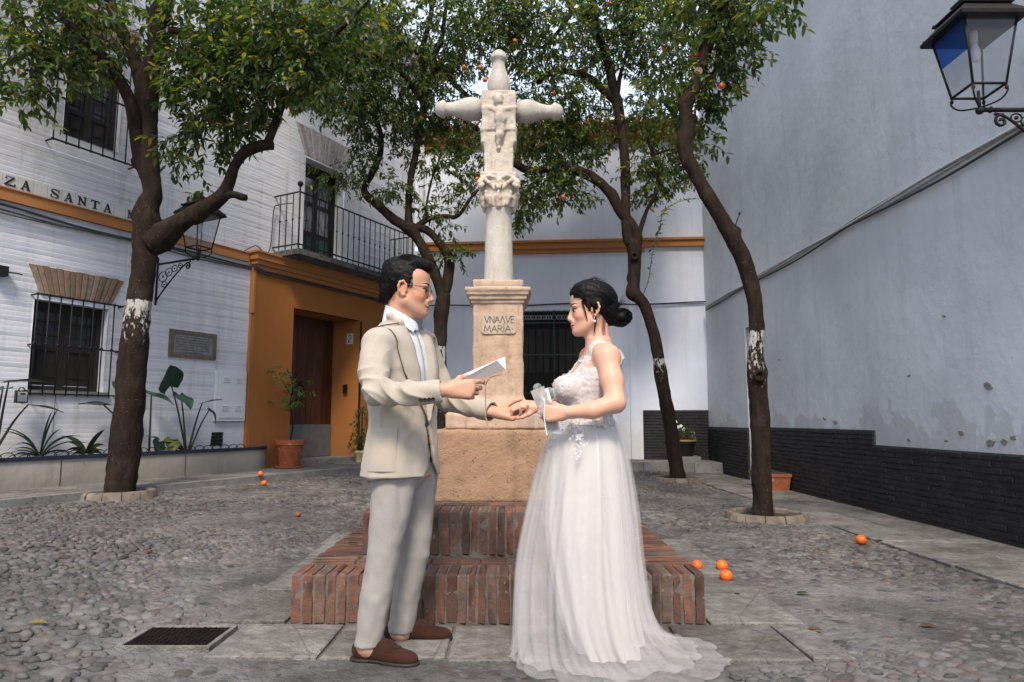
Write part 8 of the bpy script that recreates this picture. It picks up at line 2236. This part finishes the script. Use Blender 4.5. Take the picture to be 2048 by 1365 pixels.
skirt('satin_skirt', 'satin', [row(1.01, 1117, 1224, .123, .001), row(.97, 1113, 1230, .135, .002), row(.90, 1104, 1243, .165, .004), row(.75, 1096, 1252, .19, .008), row(.50, 1092, 1262, .215, .014), row(.25, 1112, 1270, .215, .018), row(.10, 1132, 1276, .215, .022), row(.025, 1150, 1281, .21, .026, .3)], 220, (5, 9, 14, 23), 51)
skirt('tulle_skirt', 'tulle', [row(1.012, 1116, 1225, .126, .002), row(.96, 1106, 1238, .145, .004), row(.88, 1090, 1250, .18, .008), row(.65, 1062, 1268, .23, .018), row(.40, 1040, 1278, .27, .026), row(.20, 1033, 1290, .29, .034, .0, 3.06), row(.08, 1030, 1318, .31, .034, .2, 3.05), row(.022, 1026, 1372, .34, .028, .6, 3.03), row(.008, 1020, 1450, .38, .022, .7, 3.0)], 260, (8, 13, 21, 34), 52)
skirt('tulle_skirt', 'tulle', [row(1.014, 1115, 1226, .129, .002), row(.95, 1100, 1241, .15, .005), row(.86, 1082, 1254, .19, .010), row(.62, 1055, 1270, .24, .022), row(.38, 1034, 1282, .28, .030), row(.18, 1030, 1298, .30, .040, .0, 3.06), row(.06, 1030, 1335, .32, .036, .3, 3.05), row(.03, 1028, 1395, .35, .026, .7, 3.02)], 240, (7, 11, 19, 31), 53)
# embroidery trailing down from the waist
mb = MB(); rf_ = random.Random(60)
for cx_, cy_, sx_, sy_, n_ in ((1150, 862, 16, 16, 34), (1162, 880, 10, 18, 22), (1158, 905, 7, 14, 14), (1110, 885, 10, 20, 18), (1200, 848, 22, 8, 20), (1140, 845, 14, 7, 14)):
    for _ in range(n_):
        px, py = cx_ + rf_.gauss(0, sx_ * .55), cy_ + rf_.gauss(0, sy_ * .55); u = (px - 1172) / 62; Yf = WYC - (.125 + .0011 * (py - 835)) * math.sqrt(max(.05, 1 - min(.95, u * u))) - .022
        flower(mp(px, py, Yf), (u * .8, -1, .1), rf_.uniform(.004, .0085), rf_.choice((4, 5, 6)))
mb.build('trailing_embroidery', M['applique'], woman, kind='stuff')
# hair with bun, loose locks
g = gw; s = sw_
S = SDF(*SDF.grid(tuple(headO_w - np.array((.16, .15, .15))), tuple(headO_w + np.array((.23, .15, .17))), .0034)); B = lambda c, r, k=.012, op='u', rot=None: S.ball(g(*c), np.array(r) * s, k, op, Rw if rot is None else Rw @ rot)
B((-.014, 0, .040), (.108, .087, .092)); B((.02, 0, .075), (.075, .078, .058), .03); B((-.072, 0, -.018), (.052, .062, .056), .03)
B((.108, 0, -.052), (.080, .3, .122), .010, 'd')
for y in (-1, 1): B((-.012, y * .078, .014), (.030, .015, .030), .01); B((.03, 0, -.11), (.085, .3, .066), .01, 'd')
B((-.090, 0, -.045), (.040, .045, .035), .02); B((-.128, .004, -.048), (.036, .042, .032), .012); B((-.142, .018, -.030), (.022, .026, .020), .008); B((-.120, -.02, -.066), (.030, .028, .018), .008); B((-.150, .0, -.058), (.020, .03, .018), .008)
V, Q = S.mesh(); N = vert_normals(V, Q); V = V + N * (.0020 * vnoise((V - headO_w) @ Ry(.5) * np.array((.3, 1.5, 1.7)), 75, 61) + .0008 * vnoise(V, 120, 62))[:, None]
hw = np_mesh('hair', V, Q, M['hair'], woman)
rh = random.Random(33); lines = []
for i in range(300):
    sd_ = rh.choice((1, 1, 1, -1)); z0 = rh.uniform(-.01, .118); z1 = -.048 + rh.uniform(-.02, .025); pts = []
    for k in range(8):
        t_ = k / 7; th = 1.15 - 2.5 * t_; zz = z0 + (z1 - z0) * t_ ** 1.6; rr = math.sqrt(max(.02, 1 - ((zz - .04) / .098) ** 2)); 
        x_ = -.014 + .111 * rr * math.cos(math.pi / 2 - th) if False else -.014 + .1115 * rr * math.sin(th); y_ = sd_ * .0895 * rr * abs(math.cos(th)) ** .8
        pts.append(g(x_, y_, zz))
    if z0 < .05 and True: pts = pts[2:]
    lines.append(pts)
for i in range(190):
    a0_ = rh.uniform(0, 6.28); rb_ = rh.uniform(.033, .048); lines.append([g(-.130 + rb_ * math.cos(a0_ + k * .5), .004 + rh.uniform(.03, .044) * (1 if i % 3 else -1) * abs(math.cos(k * .25)), -.048 + rb_ * .86 * math.sin(a0_ + k * .5)) for k in range(6)])
strands(hw, lines, .0012)
lines = []
for i in range(26):   # flyaway ends above the bun and over the crown
    y_ = rh.uniform(-.02, .03); lines.append([g(-.10, y_, -.01 + rh.uniform(-.02, .02)), g(-.125, y_ * 1.2, .012 + rh.uniform(-.01, .012)), g(-.15 + rh.uniform(-.02, .015), y_ * 1.6, .035 + rh.uniform(-.02, .028))])
for i in range(14):
    y_ = rh.uniform(.0, .05); lines.append([g(.03, y_, .128), g(-.02, y_, .142 + rh.uniform(-.006, .006)), g(-.07, y_, .122 + rh.uniform(-.006, .01))])
for i in range(22):   # lock in front of the ear and the one hanging behind it
    o = rh.uniform(-.004, .004); lines.append([g(.052 + o, .070, .03), g(.046 + o, .074, .0), g(.040 + o, .073, -.03), g(.033 + o * .4, .068, -.062)])
for i in range(24):
    o = rh.uniform(-.007, .007); lines.append([g(.004 + o, .082, .015), g(.001 + o, .083, -.03), g(-.002 + o, .078, -.07), g(.006 + o * .3, .066, -.115)])
for i in range(14):
    o = rh.uniform(-.01, .01); lines.append([g(-.04 + o, .078, -.02), g(-.045 + o, .07, -.06), g(-.04 + o, .055, -.10), g(-.042 + o, .05, -.13)])
strands(hw, lines, .0010, 'loose_strands')
er = MB(); er.tube([g(.002, .083, -.046), g(.003, .085, -.060)], .0012, 5); er.sphere(g(.003, .085, -.068), .0062, 10, 8); er.build('earring', M['pearl'], woman, True)
nk = MB(); nk.tube(smooth_path([mp(1206, 690, 3.02), mp(1185, 705, 3.0), mp(1166, 716, 3.02), mp(1158, 722, 3.06), mp(1158, 718, 3.12)], 5), .0011, 5); nk.sphere(mp(1160, 723, 3.04), .006, 8, 6); nk.build('necklace', M['pearl'], woman, True)
# her card with organza bow and pearl string
wc = thing('vow_card', 'grey folded card with a white organza bow and hanging pearl string in her hand', 'card', mp(1090, 820, 2.88))
sheet([mp(1061, 783, 2.90), mp(1088, 772, 2.90), mp(1116, 858, 2.90), mp(1096, 866, 2.90)], .0018, (0, 1, 0), 'cover', 'card_grey', wc)
sheet([mp(1064, 786, 2.906), mp(1096, 776, 2.906), mp(1123, 868, 2.906), mp(1098, 866, 2.906)], .0014, (0, 1, 0), 'page', 'paper', wc)
M['organza'] = sheer('white organza', (0.78, 0.78, 0.80), 0.38, 0.6)
def ribbon(pts, w, name, tw=0.0):
    P = [np.array(p) for p in smooth_path(pts, 6)]; mb = MB()
    for i, p in enumerate(P):
        d = P[min(i + 1, len(P) - 1)] - P[max(i - 1, 0)]; d /= np.linalg.norm(d) + 1e-9; a = np.cross(d, (0, 1, 0)); a /= np.linalg.norm(a) + 1e-9; t_ = i / (len(P) - 1); a = a * math.cos(tw * t_) + np.array((0, 1, 0)) * math.sin(tw * t_)
        ww = w * (.55 + .45 * math.sin(math.pi * min(1, .12 + t_ * .88)))
        mb.v += [tuple(p - a * ww), tuple(p + np.array((0, -.004, 0))), tuple(p + a * ww)]
    for i in range(len(P) - 1):
        for j in (0, 1): mb.f.append((i * 3 + j, i * 3 + j + 1, i * 3 + j + 4, i * 3 + j + 3))
    mb.build(name, M['organza'], wc, True)
yb = 2.87
ribbon([mp(1084, 797, yb), mp(1092, 783, yb - .02), mp(1104, 782, yb - .03), mp(1106, 795, yb - .02), mp(1097, 802, yb), mp(1085, 798, yb)], .012, 'bow_loop', .6)
ribbon([mp(1084, 797, yb), mp(1074, 788, yb - .02), mp(1071, 775, yb - .03), mp(1078, 772, yb - .02), mp(1083, 785, yb), mp(1085, 797, yb)], .010, 'bow_loop', .5)
ribbon([mp(1085, 798, yb - .005), mp(1086, 812, yb - .012), mp(1080, 828, yb - .015), mp(1073, 842, yb - .012), mp(1072, 858, yb - .01)], .012, 'ribbon_tail', .9)
mb = MB(); mb.sphere(mp(1085, 798, yb - .012), .010, 10, 7); mb.build('bow_knot', M['organza'], wc, True)
pm = MB(); pm.sphere((0, 0, 0), .0036, 8, 6); pmesh = pm.mesh('pearl', M['pearl'], True)
for p in smooth_path([mp(1088, 799, yb - .02), mp(1089, 815, yb - .022), mp(1088.5, 835, yb - .022), mp(1091, 855, yb - .02), mp(1093.5, 870, yb - .02)], 6): piece('pearl', pmesh, wc, p)
